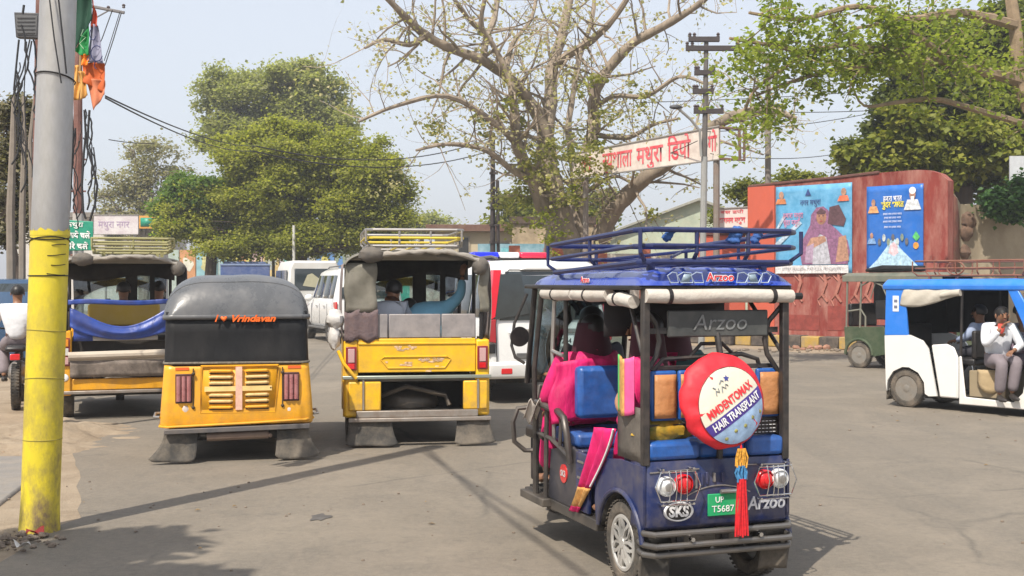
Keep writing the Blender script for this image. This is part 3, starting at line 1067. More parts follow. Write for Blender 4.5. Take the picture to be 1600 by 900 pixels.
for (cx, cy, s_, c_) in ((0.13, 0.74, 1.0, (0.7, 0.35, 0.15)), (0.82, 0.79, 1.5, (0.6, 0.62, 0.65)), (0.1, 0.36, 0.8, (0.2, 0.35, 0.6))):
    S_([(cx - 0.1 * s_, cy - 0.06 * s_), (cx - 0.06 * s_, cy + 0.02 * s_), (cx + 0.06 * s_, cy + 0.02 * s_), (cx + 0.1 * s_, cy - 0.06 * s_)], fc('coat%d' % int(cy * 100), c_), 0.01, 'portrait_coat')
    S_(ell(cx, cy + 0.06 * s_, 0.036 * s_, 0.045 * s_, 12), fc('skin', (0.4, 0.22, 0.15)), 0.012, 'portrait_head')
    if s_ == 1.5:
        S_(ell(cx, cy + 0.09 * s_, 0.04 * s_, 0.028 * s_, 12), white_print, 0.013, 'portrait_hair')
        S_([(cx - 0.02 * s_, cy + 0.045 * s_), (cx + 0.02 * s_, cy + 0.045 * s_), (cx + 0.015 * s_, cy + 0.01 * s_), (cx - 0.015 * s_, cy + 0.01 * s_)], white_print, 0.013, 'portrait_beard')
S_([(0.82, 0.38), (0.88, 0.45), (0.95, 0.38), (0.89, 0.33)], fc('green', (0.1, 0.5, 0.15)), 0.01, 'printed_leaf')
S_(ell(0.88, 0.28, 0.05, 0.04, 10), fc('orange', (0.7, 0.3, 0.05)), 0.01, 'printed_lamp')

# painted kerb stones in front of the wall
yel = mat('kerb_yellow', (0.42, 0.27, 0.06), 0.8, dirt=1.0, dcol=(0.28, 0.22, 0.15), dscale=5, bump=0.3)
blk = mat('kerb_black', (0.06, 0.05, 0.045), 0.8, dirt=0.6, dcol=(0.24, 0.19, 0.14), dscale=5, bump=0.3)
kt = thing('kerb', wallp(0, 1.0, 0), 0, 'yellow and black painted stone kerb below the red wall', 'kerb')
ik = Matrix.Translation(-wallp(0, 1.0, 0))
s = -1.2
k = 0
while s < 8.6:
    L_ = 0.52 + jit(0.04)
    mb = MB()
    wall_box(mb, s, s + L_ - 0.02, 0.8 + jit(0.015), 1.2, 0.0, 0.3 + jit(0.02))
    mb.v = [tuple(ik @ Vector(v)) for v in mb.v]
    mb.build('kerb_stone', yel if k % 2 else blk, kt, bevel=0.025)
    s += L_
    k += 1
mb = MB()
wall_box(mb, -2.5, 9.0, 0.0, 0.8, 0.0, 0.24)
tag(mb.build('pavement', sandy, None, smooth=0), None, None, kind='structure')
stones(wallp(3.5, 0.5, 0).x, wallp(3.5, 0.5, 0).y, 1.8, 1.2, 60, 0.03, 0.12, 'rubble', 'broken bricks and stones lying on the pavement at the foot of the red wall', 'rubble', mat('brick_rubble', (0.3, 0.16, 0.11), 0.9, var=0.4))

# curved continuation, plaster wall on the right
bw = thing('wall', (10.52, 29.2, 0), 0, 'weathered beige plaster wall with broken top to the right of the red wall', 'wall')
pts = [(0.0, 0.05), (0.35, 0.35), (0.6, 0.8), (1.2, 1.1), (2.4, 1.05), (4.5, 0.9), (8, 0.4)]
hts = [3.95, 3.75, 3.6, 3.62, 3.66, 3.6, 3.6]
mb = MB()
fr, bk, n = [], [], 40
for i in range(n + 1):
    f_ = i / n * (len(pts) - 1)
    a, fr_ = int(min(f_, len(pts) - 2)), f_ - int(min(f_, len(pts) - 2))
    x = pts[a][0] + (pts[a + 1][0] - pts[a][0]) * fr_
    y = pts[a][1] + (pts[a + 1][1] - pts[a][1]) * fr_
    z = hts[a] + (hts[a + 1] - hts[a]) * fr_ + 0.05 * mnoise.noise(Vector((i * 0.7, 0, 0)))
    fr.append((x, y, z))
vs = [(x, y, 0) for x, y, z in fr] + fr + [(x, y + 0.3, z) for x, y, z in fr] + [(x, y + 0.3, 0) for x, y, z in fr]
m_ = n + 1
mb.add(vs, [(j * m_ + i, j * m_ + i + 1, (j + 1) * m_ + i + 1, (j + 1) * m_ + i) for j in range(3) for i in range(n)])
mb.build('plaster_face', beige_wall_m, bw)
mb = MB()
mb.add([(0.0, 0.03, 0.2), (0.34, 0.32, 0.2), (0.58, 0.74, 0.2), (0.55, 0.72, 2.2), (0.5, 0.6, 3.2), (0.34, 0.32, 3.7), (0.0, 0.03, 3.93)], [(0, 1, 5, 6), (1, 2, 3, 4, 5)])
mb.build('red_corner', mat('weathered_corner', (0.2, 0.06, 0.04), 0.9, var=0.4, scale=2, dirt=1.0, dcol=(0.2, 0.14, 0.09), dscale=1.6, bump=0.8, bscale=6), bw, thick=0.02)
for (x, z) in ((0.72, 2.9), (0.68, 2.4), (0.8, 3.2)):
    mb = MB()
    off = Vector((x * 9, z, 0))
    mb.ball((x, 0.85, z), (0.22, 0.12, 0.2), 10, 8, lambda p, d: p * (1 + 0.4 * mnoise.noise(d * 2 + off)))
    mb.build('exposed_rubble', mat('brown_rubble', (0.13, 0.08, 0.055), 0.9, var=0.4), bw)

# low orange-red wall left of the tall one, with the small depot sign above
lw = thing('wall', (4.3, 33.9, 0), 0, 'lower orange-red wall between the depot sign and the tall red wall', 'wall')
mb = MB()
mb.box(0.95, 2.25, 0, 0.25, 0, 2.98)
mb.build('wall_face', orange_red, lw, bevel=0.02)
mb = MB()
mb.box(0.9, 2.3, -0.05, 0.3, 2.98, 3.06)
mb.build('coping', mat('dark_coping', (0.12, 0.05, 0.04), 0.85), lw, bevel=0.01)
ww = thing('wall', (-2.5, 37.5, 0), 0, 'long pale boundary wall beneath the big tree', 'wall')
mb = MB()
mb.box(2.2, 7.6, 0, 0.25, 0, 2.55)
mb.build('wall_face', mat('pale_wall', (0.5, 0.46, 0.4), 0.85, dirt=0.4, dcol=(0.4, 0.2, 0.16)), ww, bevel=0.02)
for k in range(4):
    mb = MB()
    mb.box(2.4 + 1.35 * k, 2.75 + 1.35 * k, -0.05, 0.3, 0, 2.8)
    mb.build('pier', mat('rust_pier', (0.4, 0.12, 0.07), 0.8), ww, bevel=0.02)

# ---------------------------------------------------------------- signs
red_let = mat('red_sign_paint', (0.62, 0.05, 0.07), 0.6, dirt=0.5, dcol=(0.6, 0.3, 0.3))


def sign(name, A, B, z0a, z1a, z0b, z1b, m, label, texts, frame=None, back=0.06, ys=1.0):
    """board from plan point A to B, edge heights at both ends"""
    A, B = Vector(A), Vector(B)
    t = thing(name, (A.x, A.y, 0), 0, label, 'sign')
    d = (B - A)
    L = d.length
    d.normalize()
    nn = Vector((d.y, -d.x))
    if nn.y > 0:
        nn = -nn

    def P(u, v, o=0.0):
        lo, hi = z0a + (z0b - z0a) * u, z1a + (z1b - z1a) * u
        return Vector((d.x * L * u + nn.x * o, d.y * L * u + nn.y * o, lo + (hi - lo) * v))
    mb = MB()
    q = [P(0, 0), P(1, 0), P(1, 1), P(0, 1)]
    q2 = [P(0, 0, -back), P(1, 0, -back), P(1, 1, -back), P(0, 1, -back)]
    mb.add(q + q2, [(0, 1, 2, 3), (7, 6, 5, 4), (0, 4, 5, 1), (1, 5, 6, 2), (2, 6, 7, 3), (3, 7, 4, 0)])
    mb.build('board', m, t, bevel=0.01)
    if frame:
        mb = MB()
        mb.tube([P(0, 0, 0.01), P(1, 0, 0.01), P(1, 1, 0.01), P(0, 1, 0.01)], 0.025, 6, closed=True)
        mb.build('frame', frame, t)
    for (body, u0, u1, v, size, mm, bold) in texts:
        text(body, size, mm, t, fn=lambda p: P(u0, v, 0.012) + Vector((d.x * p.x, d.y * p.x, p.y * ys + (z0b - z0a + z1b - z1a) / 2 * p.x / L)), width=(u1 - u0) * L, bold=bold, align='LEFT', ext=0)
    return t, P, L


D1, D2 = 36.5, 33.0
sa, sb = W(895, 0, D1), W(1124, 0, D2)
sgn, P_, L_ = sign('depot_sign', (sa.x, sa.y), (sb.x, sb.y), W(0, 279, D1).z, W(0, 240, D1).z, W(0, 249, D2).z, W(0, 197, D2).z,
                   mat('sign_cream', (0.64, 0.57, 0.51), 0.6, dirt=0.7, dcol=(0.42, 0.33, 0.29), dscale=1.6), 'large cream roadside board with red Hindi letters on tall posts before the bare tree',
                   [('का', 0.06, 0.14, 0.46, 0.5, red_let, 0.008), ('र्यशाला', 0.22, 0.43, 0.46, 0.55, red_let, 0.01), ('मथुरा', 0.46, 0.64, 0.46, 0.55, red_let, 0.01), ('िडपो', 0.67, 0.82, 0.46, 0.6, red_let, 0.01), ('गो', 0.93, 0.985, 0.5, 0.5, red_let, 0.01)], ys=1.3,
                   frame=mat('grey_sign_frame', (0.25, 0.23, 0.21), 0.6))
for u in (0.08, 0.97):
    p = P_(u, 0, -0.1)
    mb = MB()
    mb.tube([(p.x, p.y, 0), (p.x, p.y, p.z + 0.6)], 0.09, 10)
    mb.build('post', mat('rusty_grey_post', (0.22, 0.19, 0.165), 0.6, 0.2, dirt=0.6, dcol=(0.22, 0.12, 0.08), dscale=4), sgn)
# empty frame to the right of the board
ef = thing('sign_frame', W(1124, 0, 33).xy.to_3d(), 0, 'empty rusty steel frame sticking out at the right end of the big depot board', 'frame')
mb = MB()
x1_ = (1163 - 1124) * 33 / F
mb.tube([(0, 0, W(0, 199, 33).z), (x1_, 0.0, W(0, 202, 33).z), (x1_, 0.0, W(0, 250, 33).z), (0, 0, W(0, 248, 33).z)], 0.045, 6)
mb.tube([(x1_ - 0.14, 0.0, W(0, 202, 33).z), (x1_ - 0.12, 0.0, W(0, 250, 33).z)], 0.04, 6)
mb.build('frame_tube', mat('brown_rust', (0.14, 0.08, 0.055), 0.8), ef)
sc_ = W(1118, 0, 33.6)
sd_ = W(1170, 0, 33.3)
sign('depot_sign', (sc_.x, sc_.y), (sd_.x, sd_.y), W(0, 356, 33.5).z, W(0, 326, 33.5).z, W(0, 356, 33.5).z, W(0, 324, 33.5).z,
     mat('sign_pink_white', (0.66, 0.56, 0.53), 0.6, dirt=0.3), 'small white board with red Hindi letters next to the red wall',
     [('आगमन मथुरा', 0.08, 0.9, 0.38, 0.2, red_let, 0.008), ('बस डपो', 0.15, 0.85, 0.8, 0.12, red_let, 0.002)], frame=MATS['grey_sign_frame'])

sg = mat('sign_green', (0.01, 0.25, 0.16), 0.4, dirt=0.2, dcol=(0.2, 0.3, 0.25))
Dg = 18.4
g1, g2 = W(96, 0, Dg), W(145, 0, Dg)
gs, P_, L_ = sign('direction_sign', (g1.x, g1.y), (g2.x, g2.y), W(0, 392, Dg).z, W(0, 343, Dg).z, W(0, 391, Dg).z, W(0, 346, Dg).z, sg,
                  'green road sign with white Hindi letters just right of the yellow lamp post',
                  [('मथुरा', 0.18, 0.7, 0.85, 0.1, white_print, 0.001), ('बायें चलें', 0.2, 0.92, 0.5, 0.12, white_print, 0.003), ('धीरे चलें', 0.1, 0.85, 0.15, 0.12, white_print, 0.003)], back=0.02)
mb = MB()
mb.tube([(0.2, 0.06, 0), (0.2, 0.06, W(0, 345, Dg).z)], 0.03, 8)
mb.build('post', steel, gs)

# ---------------------------------------------------------------- mural wall and buildings behind the traffic
mw = thing('wall', (-16.5, 58, 0), 0, 'long boundary wall painted in coloured mural panels behind the traffic', 'wall')
panel_cols = [(0.35, 0.42, 0.38), (0.5, 0.25, 0.12), (0.25, 0.45, 0.5), (0.3, 0.42, 0.42), (0.62, 0.55, 0.15), (0.5, 0.36, 0.34), (0.6, 0.45, 0.2), (0.45, 0.4, 0.45), (0.62, 0.6, 0.5), (0.12, 0.25, 0.5), (0.25, 0.3, 0.22),
              (0.4, 0.42, 0.4), (0.08, 0.35, 0.36), (0.55, 0.52, 0.25), (0.06, 0.38, 0.3), (0.62, 0.5, 0.3), (0.2, 0.48, 0.42), (0.15, 0.18, 0.2), (0.25, 0.42, 0.42), (0.5, 0.35, 0.25), (0.55, 0.3, 0.25), (0.3, 0.35, 0.45)]
mb = MB()
mb.box(0, 17.5, 0.02, 0.3, 0, 3.15)
mb.build('wall_face', mat('grey_masonry', (0.3, 0.28, 0.25), 0.85), mw)
x = 0.0
k = 0
while x < 17.2:
    w_ = 0.55 + 0.5 * ((k * 7) % 5) / 4
    c = panel_cols[k % len(panel_cols)]
    mb = MB()
    mb.box(x + 0.02, x + w_ - 0.03, -0.03, 0.02, 0.3, 3.2)
    p_ = mb.build('mural_panel', mat('mural_%d' % (k % len(panel_cols)), c, 0.8, var=0.25, scale=2), mw)
    mb = MB()
    c2 = panel_cols[(k * 5 + 3) % len(panel_cols)]
    cx, cz = x + w_ * 0.5, 2.5
    mb.add([(cx + (w_ * 0.3) * cos(a) * (1 + 0.3 * sin(3 * a + k)), -0.035, cz + 0.35 * sin(a) * (1 + 0.3 * cos(2 * a + k))) for a in np.linspace(0, 2 * pi, 14, endpoint=False)], [tuple(range(14))])
    mb.build('mural_motif', mat('mural_%d' % ((k * 5 + 3) % len(panel_cols)), c2, 0.8, var=0.25, scale=2), p_)
    x += w_
    k += 1
# turquoise wall further right
tw = thing('wall', (-1.3, 46, 0), 0, 'light blue painted wall seen above the police SUV', 'wall')
mb = MB()
mb.box(0, 3.2, 0, 0.25, 0, 3.12)
mb.build('wall_face', mat('turquoise_paint', (0.1, 0.33, 0.42), 0.8, var=0.5, scale=3, col2=(0.3, 0.5, 0.6), dirt=0.3), tw)
mb = MB()
mb.box(-2.6, -0.02, 0.05, 0.3, 0, 2.75)
mb.build('wall_face', mat('mixed_posters', (0.36, 0.22, 0.18), 0.8, var=0.5, scale=5, col2=(0.5, 0.5, 0.45)), tw)
for k in range(4):
    mb = MB()
    mb.box(0.1 + 0.8 * k, 0.7 + 0.8 * k, -0.04, 0.0, 2.2, 2.75 + 0.2 * (k % 2))
    mb.build('poster', mat('wall_bill_%d' % k, [(0.3, 0.2, 0.22), (0.15, 0.4, 0.45), (0.1, 0.35, 0.4), (0.4, 0.15, 0.14)][k], 0.7, var=0.4), tw)


def house(name, x, y, w, d, h, m, roof_m, label, wins=(), over=0.35, gable=0.0, cat='building'):
    t = thing(name, (x, y, 0), 0, label, cat)
    mb = MB()
    if gable:
        mb.prism([(0, 0), (w, 0), (w, h), (w * 0.5, h + gable), (0, h)], 'y', 0, d)
    else:
        mb.box(0, w, 0, d, 0, h)
    mb.build('wall', m, t)
    mb = MB()
    if gable:
        mb.prism([(-over, h - 0.1), (w * 0.5, h + gable), (w + over, h - 0.1), (w + over, h), (w * 0.5, h + gable + 0.12), (-over, h)], 'y', -0.3, d + 0.3)
    else:
        mb.box(-over, w + over, -over, d + over, h, h + 0.28)
    mb.build('roof', roof_m, t, bevel=0.01)
    for (wx, wz, ww_, wh_) in wins:
        mb = MB()
        mb.box(wx - 0.06, wx + ww_ + 0.06, -0.05, 0.02, wz - 0.06, wz + wh_ + 0.06)
        f = mb.build('window', mat('window_frame_paint', (0.3, 0.26, 0.2), 0.7), t)
        mb = MB()
        mb.box(wx, wx + ww_, -0.07, -0.045, wz, wz + wh_)
        mb.build('pane', tinted_far, f)
    return t


tinted_far = mat('dark_window', (0.03, 0.03, 0.03), 0.2)
cream_b = mat('cream_building', (0.5, 0.43, 0.3), 0.85, dirt=0.5, dcol=(0.3, 0.24, 0.17), dscale=1.5)
house('building', -3.2, 50, 6.4, 6, 3.75, cream_b, mat('brown_roof', (0.14, 0.07, 0.05), 0.85, dirt=0.4), 'low cream building with brown flat roof left of the bare tree trunk',
      [(1.0, 2.3, 0.4, 1.2), (2.6, 2.2, 0.5, 1.1), (4.4, 2.3, 0.6, 1.0)])
mbr = mat('ochre_plaster', (0.4, 0.31, 0.2), 0.9, var=0.4, scale=2, dirt=0.5, dcol=(0.16, 0.1, 0.07), bump=0.4)
house('building', 0.0, 47.5, 3.2, 3, 3.95, mbr, mat('dark_mossy_top', (0.08, 0.055, 0.04), 0.95, var=0.5), 'ochre ruined gatehouse block with dark crumbling top beside the bare tree', [], over=0.1)
house('building', 3.9, 52, 8.2, 9, 3.6, mat('mint_gable', (0.4, 0.46, 0.36), 0.85, var=0.25, scale=1, dirt=0.4, dcol=(0.55, 0.48, 0.36)), mat('asbestos_roof', (0.3, 0.3, 0.26), 0.8),
      'pale green gabled shed of the bus depot behind the utility pole', [(1.0, 1.6, 0.8, 0.9), (5.6, 1.6, 0.8, 0.9)], gable=1.55)
house('building', -29, 70, 8, 8, 5.4, mat('white_house', (0.55, 0.53, 0.5), 0.85, dirt=0.4), mat('grey_roof_slab', (0.2, 0.18, 0.16), 0.85), 'white flat-roofed house far left between the poles and the trees', [(3, 3.2, 0.9, 1.2), (5.5, 3.2, 0.9, 1.2)])
# hoardings far left
h1, h2 = W(146, 0, 62), W(216, 0, 62)
sign('billboard', (h1.x, h1.y), (h2.x, h2.y), W(0, 366, 62).z, W(0, 336, 62).z, W(0, 366, 62).z, W(0, 336, 62).z, mat('pink_white_hoarding', (0.62, 0.5, 0.55), 0.6, var=0.3, scale=1.2, col2=(0.66, 0.65, 0.64)),
     'pale pink and white billboard above the muddy auto rickshaw', [('मथुरा नगर', 0.1, 0.8, 0.5, 0.5, mat('faint_violet', (0.35, 0.25, 0.4), 0.6), 0.0)], frame=steel)
h1, h2 = W(217, 0, 60), W(252, 0, 60)
t, P_, L_ = sign('billboard', (h1.x, h1.y), (h2.x, h2.y), W(0, 357, 60).z, W(0, 337, 60).z, W(0, 357, 60).z, W(0, 337, 60).z, mat('orange_border', (0.6, 0.28, 0.05), 0.6), 'small green hoarding with orange border in front of the trees',
                 [], frame=None)
mb = MB()
mb.add([P_(0.07, 0.16, 0.02), P_(0.6, 0.16, 0.02), P_(0.6, 0.84, 0.02), P_(0.07, 0.84, 0.02)], [(0, 1, 2, 3)])
mb.build('green_print', sg, t, thick=0.01)
mb = MB()
mb.add([P_(0.61, 0.16, 0.02), P_(0.95, 0.16, 0.02), P_(0.95, 0.84, 0.02), P_(0.61, 0.84, 0.02)], [(0, 1, 2, 3)])
mb.build('dark_green_print', mat('dark_green_print', (0.04, 0.12, 0.04), 0.6), t, thick=0.01)
for n_, xx in (('left', h1.x + 0.3), ('right', h2.x - 0.3), ('far left', W(160, 0, 62).x), ('middle', W(205, 0, 62).x)):
    mb = MB()
    mb.tube([(xx, 62.5, 0), (xx, 62.5, 4.2)], 0.06, 8)
    o = mb.build('post', steel, None)
    tag(o, n_ + ' steel post carrying the far hoardings', 'post', 'hoarding posts far left')

# ---------------------------------------------------------------- poles, wires, flags
post_base = Vector((-3.19, 8.15, 0))
lean = Vector((0.128, 0.02, 3.6)).normalized()
lp = thing('lamp_post', post_base, 0, 'thick grey metal post with its lower part painted yellow, in the left foreground', 'post')
mb = MB()
mb.tube([lean * z for z in np.linspace(0, 2.02, 12)], [0.125 + (0.008 if i == 0 else 0) for i in range(12)], 32)
yp = mat('post_yellow', (0.68, 0.55, 0.03), 0.42, var=0.08, scale=3, dirt=1.1, dcol=(0.2, 0.14, 0.08), dscale=5, low=2.0, bump=0.25, stretch=(1, 1, 0.5), bscale=14)
mb.build('yellow_section', yp, lp)
mb = MB()
mb.tube([lean * z for z in np.linspace(2.02, 6.2, 12)], [0.122 - 0.001 * i for i in range(12)], 32)
mb.build('grey_section', mat('galvanised_post', (0.42, 0.415, 0.41), 0.45, 0.55, var=0.25, scale=2.2, dirt=0.3, dcol=(0.22, 0.2, 0.17), dscale=9, stretch=(1, 1, 0.35), bump=0.06), lp)
mb = MB()
mb.grid(lambda u, v: (lean.x * 2.03 + 0.1275 * cos(2 * pi * u), 0.0113 + 0.1275 * sin(2 * pi * u), 1.99 + v * (0.035 + 0.045 * mnoise.noise(Vector((u * 17, 3, 0))) + 0.02 * mnoise.noise(Vector((u * 60, 5, 0))))), 90, 2)
mb.build('paint_edge', yp, lp)
for (z, r_, dz) in ((1.98, 0.129, 0.02), (1.72, 0.128, 0.0), (1.95, 0.128, -0.03), (1.35, 0.1265, 0.01), (1.02, 0.1265, 0.02), (0.62, 0.1265, 0.0)):
    mb = MB()
    c = lean * z
    mb.tube([(c.x + r_ * cos(a), c.y + r_ * sin(a), z + dz * sin(a + z * 3)) for a in np.linspace(0, 2 * pi, 28, endpoint=False)], 0.004 if z > 1.5 else 0.0025, 5, closed=True)
    mb.build('tie_wire', black_cloth if z > 1.5 else mat('dark_yellow_wire', (0.3, 0.25, 0.05), 0.7), lp)
mb = MB()
for k in range(4):
    z = 1.73 + 0.065 * k
    c = lean * z
    mb.tube([(c.x + 0.127 * cos(a), c.y + 0.127 * sin(a), z + 0.006 * sin(3 * a + k)) for a in np.linspace(-1.3 + 0.2 * (k % 2), -0.25, 8)], 0.0025, 4)
mb.build('black_marks', black_cloth, lp, kind='stuff')
mb = MB()
c = lean * 3.05
mb.tube([(c.x + 0.126 * cos(a), c.y + 0.126 * sin(a), 3.05 + 0.03 * cos(a * 1.0 + 2)) for a in np.linspace(0, 2 * pi, 28, endpoint=False)], 0.005, 5, closed=True)
mb.build('tie_wire', black_cloth, lp)
wire_m = mat('black_cable', (0.02, 0.02, 0.022), 0.6)


WHICH = ['short black cable above the floodlight', 'leftmost black cable hanging below the floodlight', 'second black cable below the floodlight', 'third black cable below the floodlight', 'rightmost thin cable below the floodlight',
         'thick wavy cable right of the rusty pole', 'black cable running close right of the rusty pole', 'black cable left of the rusty pole below the flags', 'short thin cable left of the rusty pole', 'thin cable beside the wavy cable above the green sign',
         'outer thin wire falling from the crossarm end', 'inner thin wire falling from the crossarm', 'middle thin wire falling from the crossarm']


def cable(pts, r, label, sag=None, group='overhead wires', nm=None):
    if nm is not None:
        label = WHICH[nm]
    mb = MB()
    if sag is not None:
        a, b = Vector(pts[0]), Vector(pts[1])
        pts = [a.lerp(b, i / 24) - Vector((0, 0, sag * 4 * (i / 24) * (1 - i / 24))) for i in range(25)]
    mb.tube(pts, r, 5)
    return tag(mb.build('cable', wire_m, None), label, 'cable', group)


cable([post_base + lean * 6.0, (-1.7, 2.9, 6.0)], 0.02, 'overhead cable from the top of the grey post towards the viewer', 0.1)
cable([post_base + lean * 5.85, (-1.2, 2.0, 6.2)], 0.015, 'lower overhead cable from the top of the grey post towards the viewer', 0.15)
cable([W(96, 130, 8.0), W(85, 60, 8.0), W(78, 0, 8.0), W(70, -60, 8.0)], 0.005, 'thin black cable running up the front of the grey post')
cable([W(104, 115, 7.98), W(98, 55, 7.98), W(92, 0, 7.98), W(86, -50, 7.98)], 0.006, 'black cable slanting across the front of the grey post')

# rusty poles behind the post
rust = mat('rusty_pole', (0.17, 0.075, 0.06), 0.75, 0.1, var=0.3, scale=3, dirt=0.4, dcol=(0.3, 0.2, 0.17), dscale=5)


def pole(px, D, ztop, r, m, label, name='utility_pole', lower=None, dx=0.0):
    b = W(px, 0, D)
    t = thing(name, (b.x, b.y, 0), 0, label, 'pole')
    mb = MB()
    z0 = 0
    if lower:
        mb.tube([(0, 0, 0), (dx * lower[0] / ztop, 0, lower[0])], r * 1.15, 10)
        mb.build('lower_section', lower[1], t)
        z0 = lower[0]
        mb = MB()
    mb.tube([(dx * z0 / ztop, 0, z0), (dx, 0, ztop)], [r, r * 0.8], 10)
    mb.build('shaft', m, t)
    return t, b


t, b = pole(122, 19, 6.6, 0.075, rust, 'rusty brown pole behind the flags with a steel crossarm', lower=(2.75, mat('whitish_pole_paint', (0.4, 0.39, 0.38), 0.7, dirt=0.5)))
mb = MB()
mb.tube([(0, 0, W(0, 8, 19).z + 0.02), (0.73, 0, W(0, 20, 19).z)], 0.025, 6)
mb.tube([(0.02, 0, W(0, 42, 19).z), (0.5, 0, W(0, 16, 19).z)], 0.012, 6)
mb.build('crossarm', mat('grey_arm', (0.16, 0.15, 0.15), 0.6), t)
for (x, y) in ((0.48, 13), (0.72, 10)):
    mb = MB()
    z = W(0, y, 19).z
    mb.lathe([(0.012, -0.03), (0.026, -0.02), (0.02, 0), (0.03, 0.015), (0.016, 0.035)], (x, 0, z), 'z', 10)
    mb.build('insulator', mat('brown_ceramic', (0.07, 0.05, 0.05), 0.3), t)
for k in range(4):
    mb = MB()
    z = 2.1 + 0.5 * k
    mb.tube([(-0.12, 0, z), (0.12, 0, z)], 0.014, 6)
    mb.build('step_bolt', rust, t)
t, b = pole(50, 13.2, 5.0, 0.06, rust, 'rusty brown pole half hidden behind the grey post at the left edge', dx=0.1)
fl = thing('floodlight', W(44, 41, 12.9), 0, 'square dark floodlight box on the rusty pole at the top left', 'lamp')
mb = MB()
mb.prism([(-0.11, -0.13), (0.13, -0.14), (0.14, 0.13), (-0.13, 0.14)], 'y', -0.05, 0.04)
mb.build('housing', mat('dark_lamp_box', (0.05, 0.05, 0.055), 0.5), fl, bevel=0.01)
mb = MB()
mb.prism([(-0.09, -0.1), (0.11, -0.11), (0.12, 0.1), (-0.11, 0.11)], 'y', -0.056, -0.05)
mb.build('glass', mat('grey_lamp_glass', (0.12, 0.12, 0.12), 0.2), fl)
for k in range(5):
    mb = MB()
    mb.box(-0.09, 0.1, -0.066, -0.058, -0.09 + 0.04 * k, -0.08 + 0.04 * k)
    mb.build('louvre', MATS['dark_lamp_box'], fl)
# loose cables at the left
for i, (pts, r_) in enumerate([
    ([(38, 8), (36, 22)], 0.012), ([(30, 62), (26, 100), (22, 140), (25, 150)], 0.01), ([(47, 62), (36, 110), (22, 145)], 0.008), ([(50, 64), (42, 110), (30, 140), (24, 150)], 0.008), ([(42, 65), (38, 140), (40, 200)], 0.006),
    ([(140, 172), (138, 200), (136, 230), (145, 260), (152, 290), (148, 320), (140, 345)], 0.012), ([(132, 172), (134, 210), (131, 240), (128, 290), (130, 330), (134, 342)], 0.011),
    ([(112, 172), (114, 210), (112, 260), (108, 330)], 0.013), ([(118, 200), (112, 240), (110, 300)], 0.009), ([(146, 230), (150, 262), (147, 300), (150, 330)], 0.007),
    ([(190, 20), (178, 60), (165, 100), (160, 110)], 0.005), ([(176, 16), (160, 60), (150, 80)], 0.005), ([(188, 18), (170, 75), (163, 95)], 0.004)]):
    cable([W(x, y, 11.8 + 0.15 * (i % 3)) for x, y in pts], r_, 'loose black cable hanging beside the rusty pole on the left', group='loose cables on the left', nm=i)
random.seed(21)
for i in range(14):
    x0, y0 = (random.uniform(20, 52), random.uniform(20, 150)) if i < 7 else (random.uniform(108, 140), random.uniform(170, 230))
    pp = [(x0, y0)]
    for k in range(5):
        x0 += jit(11)
        y0 += random.uniform(18, 42)
        pp.append((x0, y0))
    P3 = [W(x, y, 12.6 + 0.1 * i) for x, y in pp]
    m3 = []
    for a, b_ in zip(P3, P3[1:]):
        m3 += [a.lerp(b_, f_) + Vector((0.02 * sin(pi * f_), 0, 0)) for f_ in (0, 0.33, 0.66)]
    cable(m3 + [P3[-1]], random.choice((0.005, 0.007, 0.01)), 'one strand of the tangle of slack cables by the rusty poles', group='slack cable tangle')
cable([W(165, 150, 12), W(400, 228, 30)], 0.009, 'upper of two black cables from the flags to the trees', 0.14)
cable([W(165, 153, 12), W(395, 236, 30)], 0.009, 'lower of two black cables from the flags to the trees', 0.16)
cable([W(400, 228, 30), W(770, 214, 42)], 0.017, 'upper overhead cable in front of the left green tree', 0.55)
cable([W(395, 236, 30), W(770, 234, 42)], 0.017, 'lower overhead cable in front of the left green tree', 0.5)
cable([W(170, 218, 30), W(240, 224, 32)], 0.012, 'faint wire in the sky to the right of the flags', 0.03)
for k, (a, b_) in enumerate([((1100, 206, 33), (1400, 168, 40)), ((1110, 240, 33), (1310, 240, 40)), ((1000, 160, 36), (1600, 118, 40)), ((1200, 175, 36), (1600, 150, 34)), ((860, 300, 40), (1090, 220, 33))]):
    cable([W(*a), W(*b_)], 0.012, ['thin wire rising right from above the depot board', 'lowest thin wire right of the empty sign frame', 'thin wire crossing in front of the overhanging branches', 'thin wire from the concrete pole to the right edge', 'thin wire slanting up to the lamp arm pole'][k], 0.15)

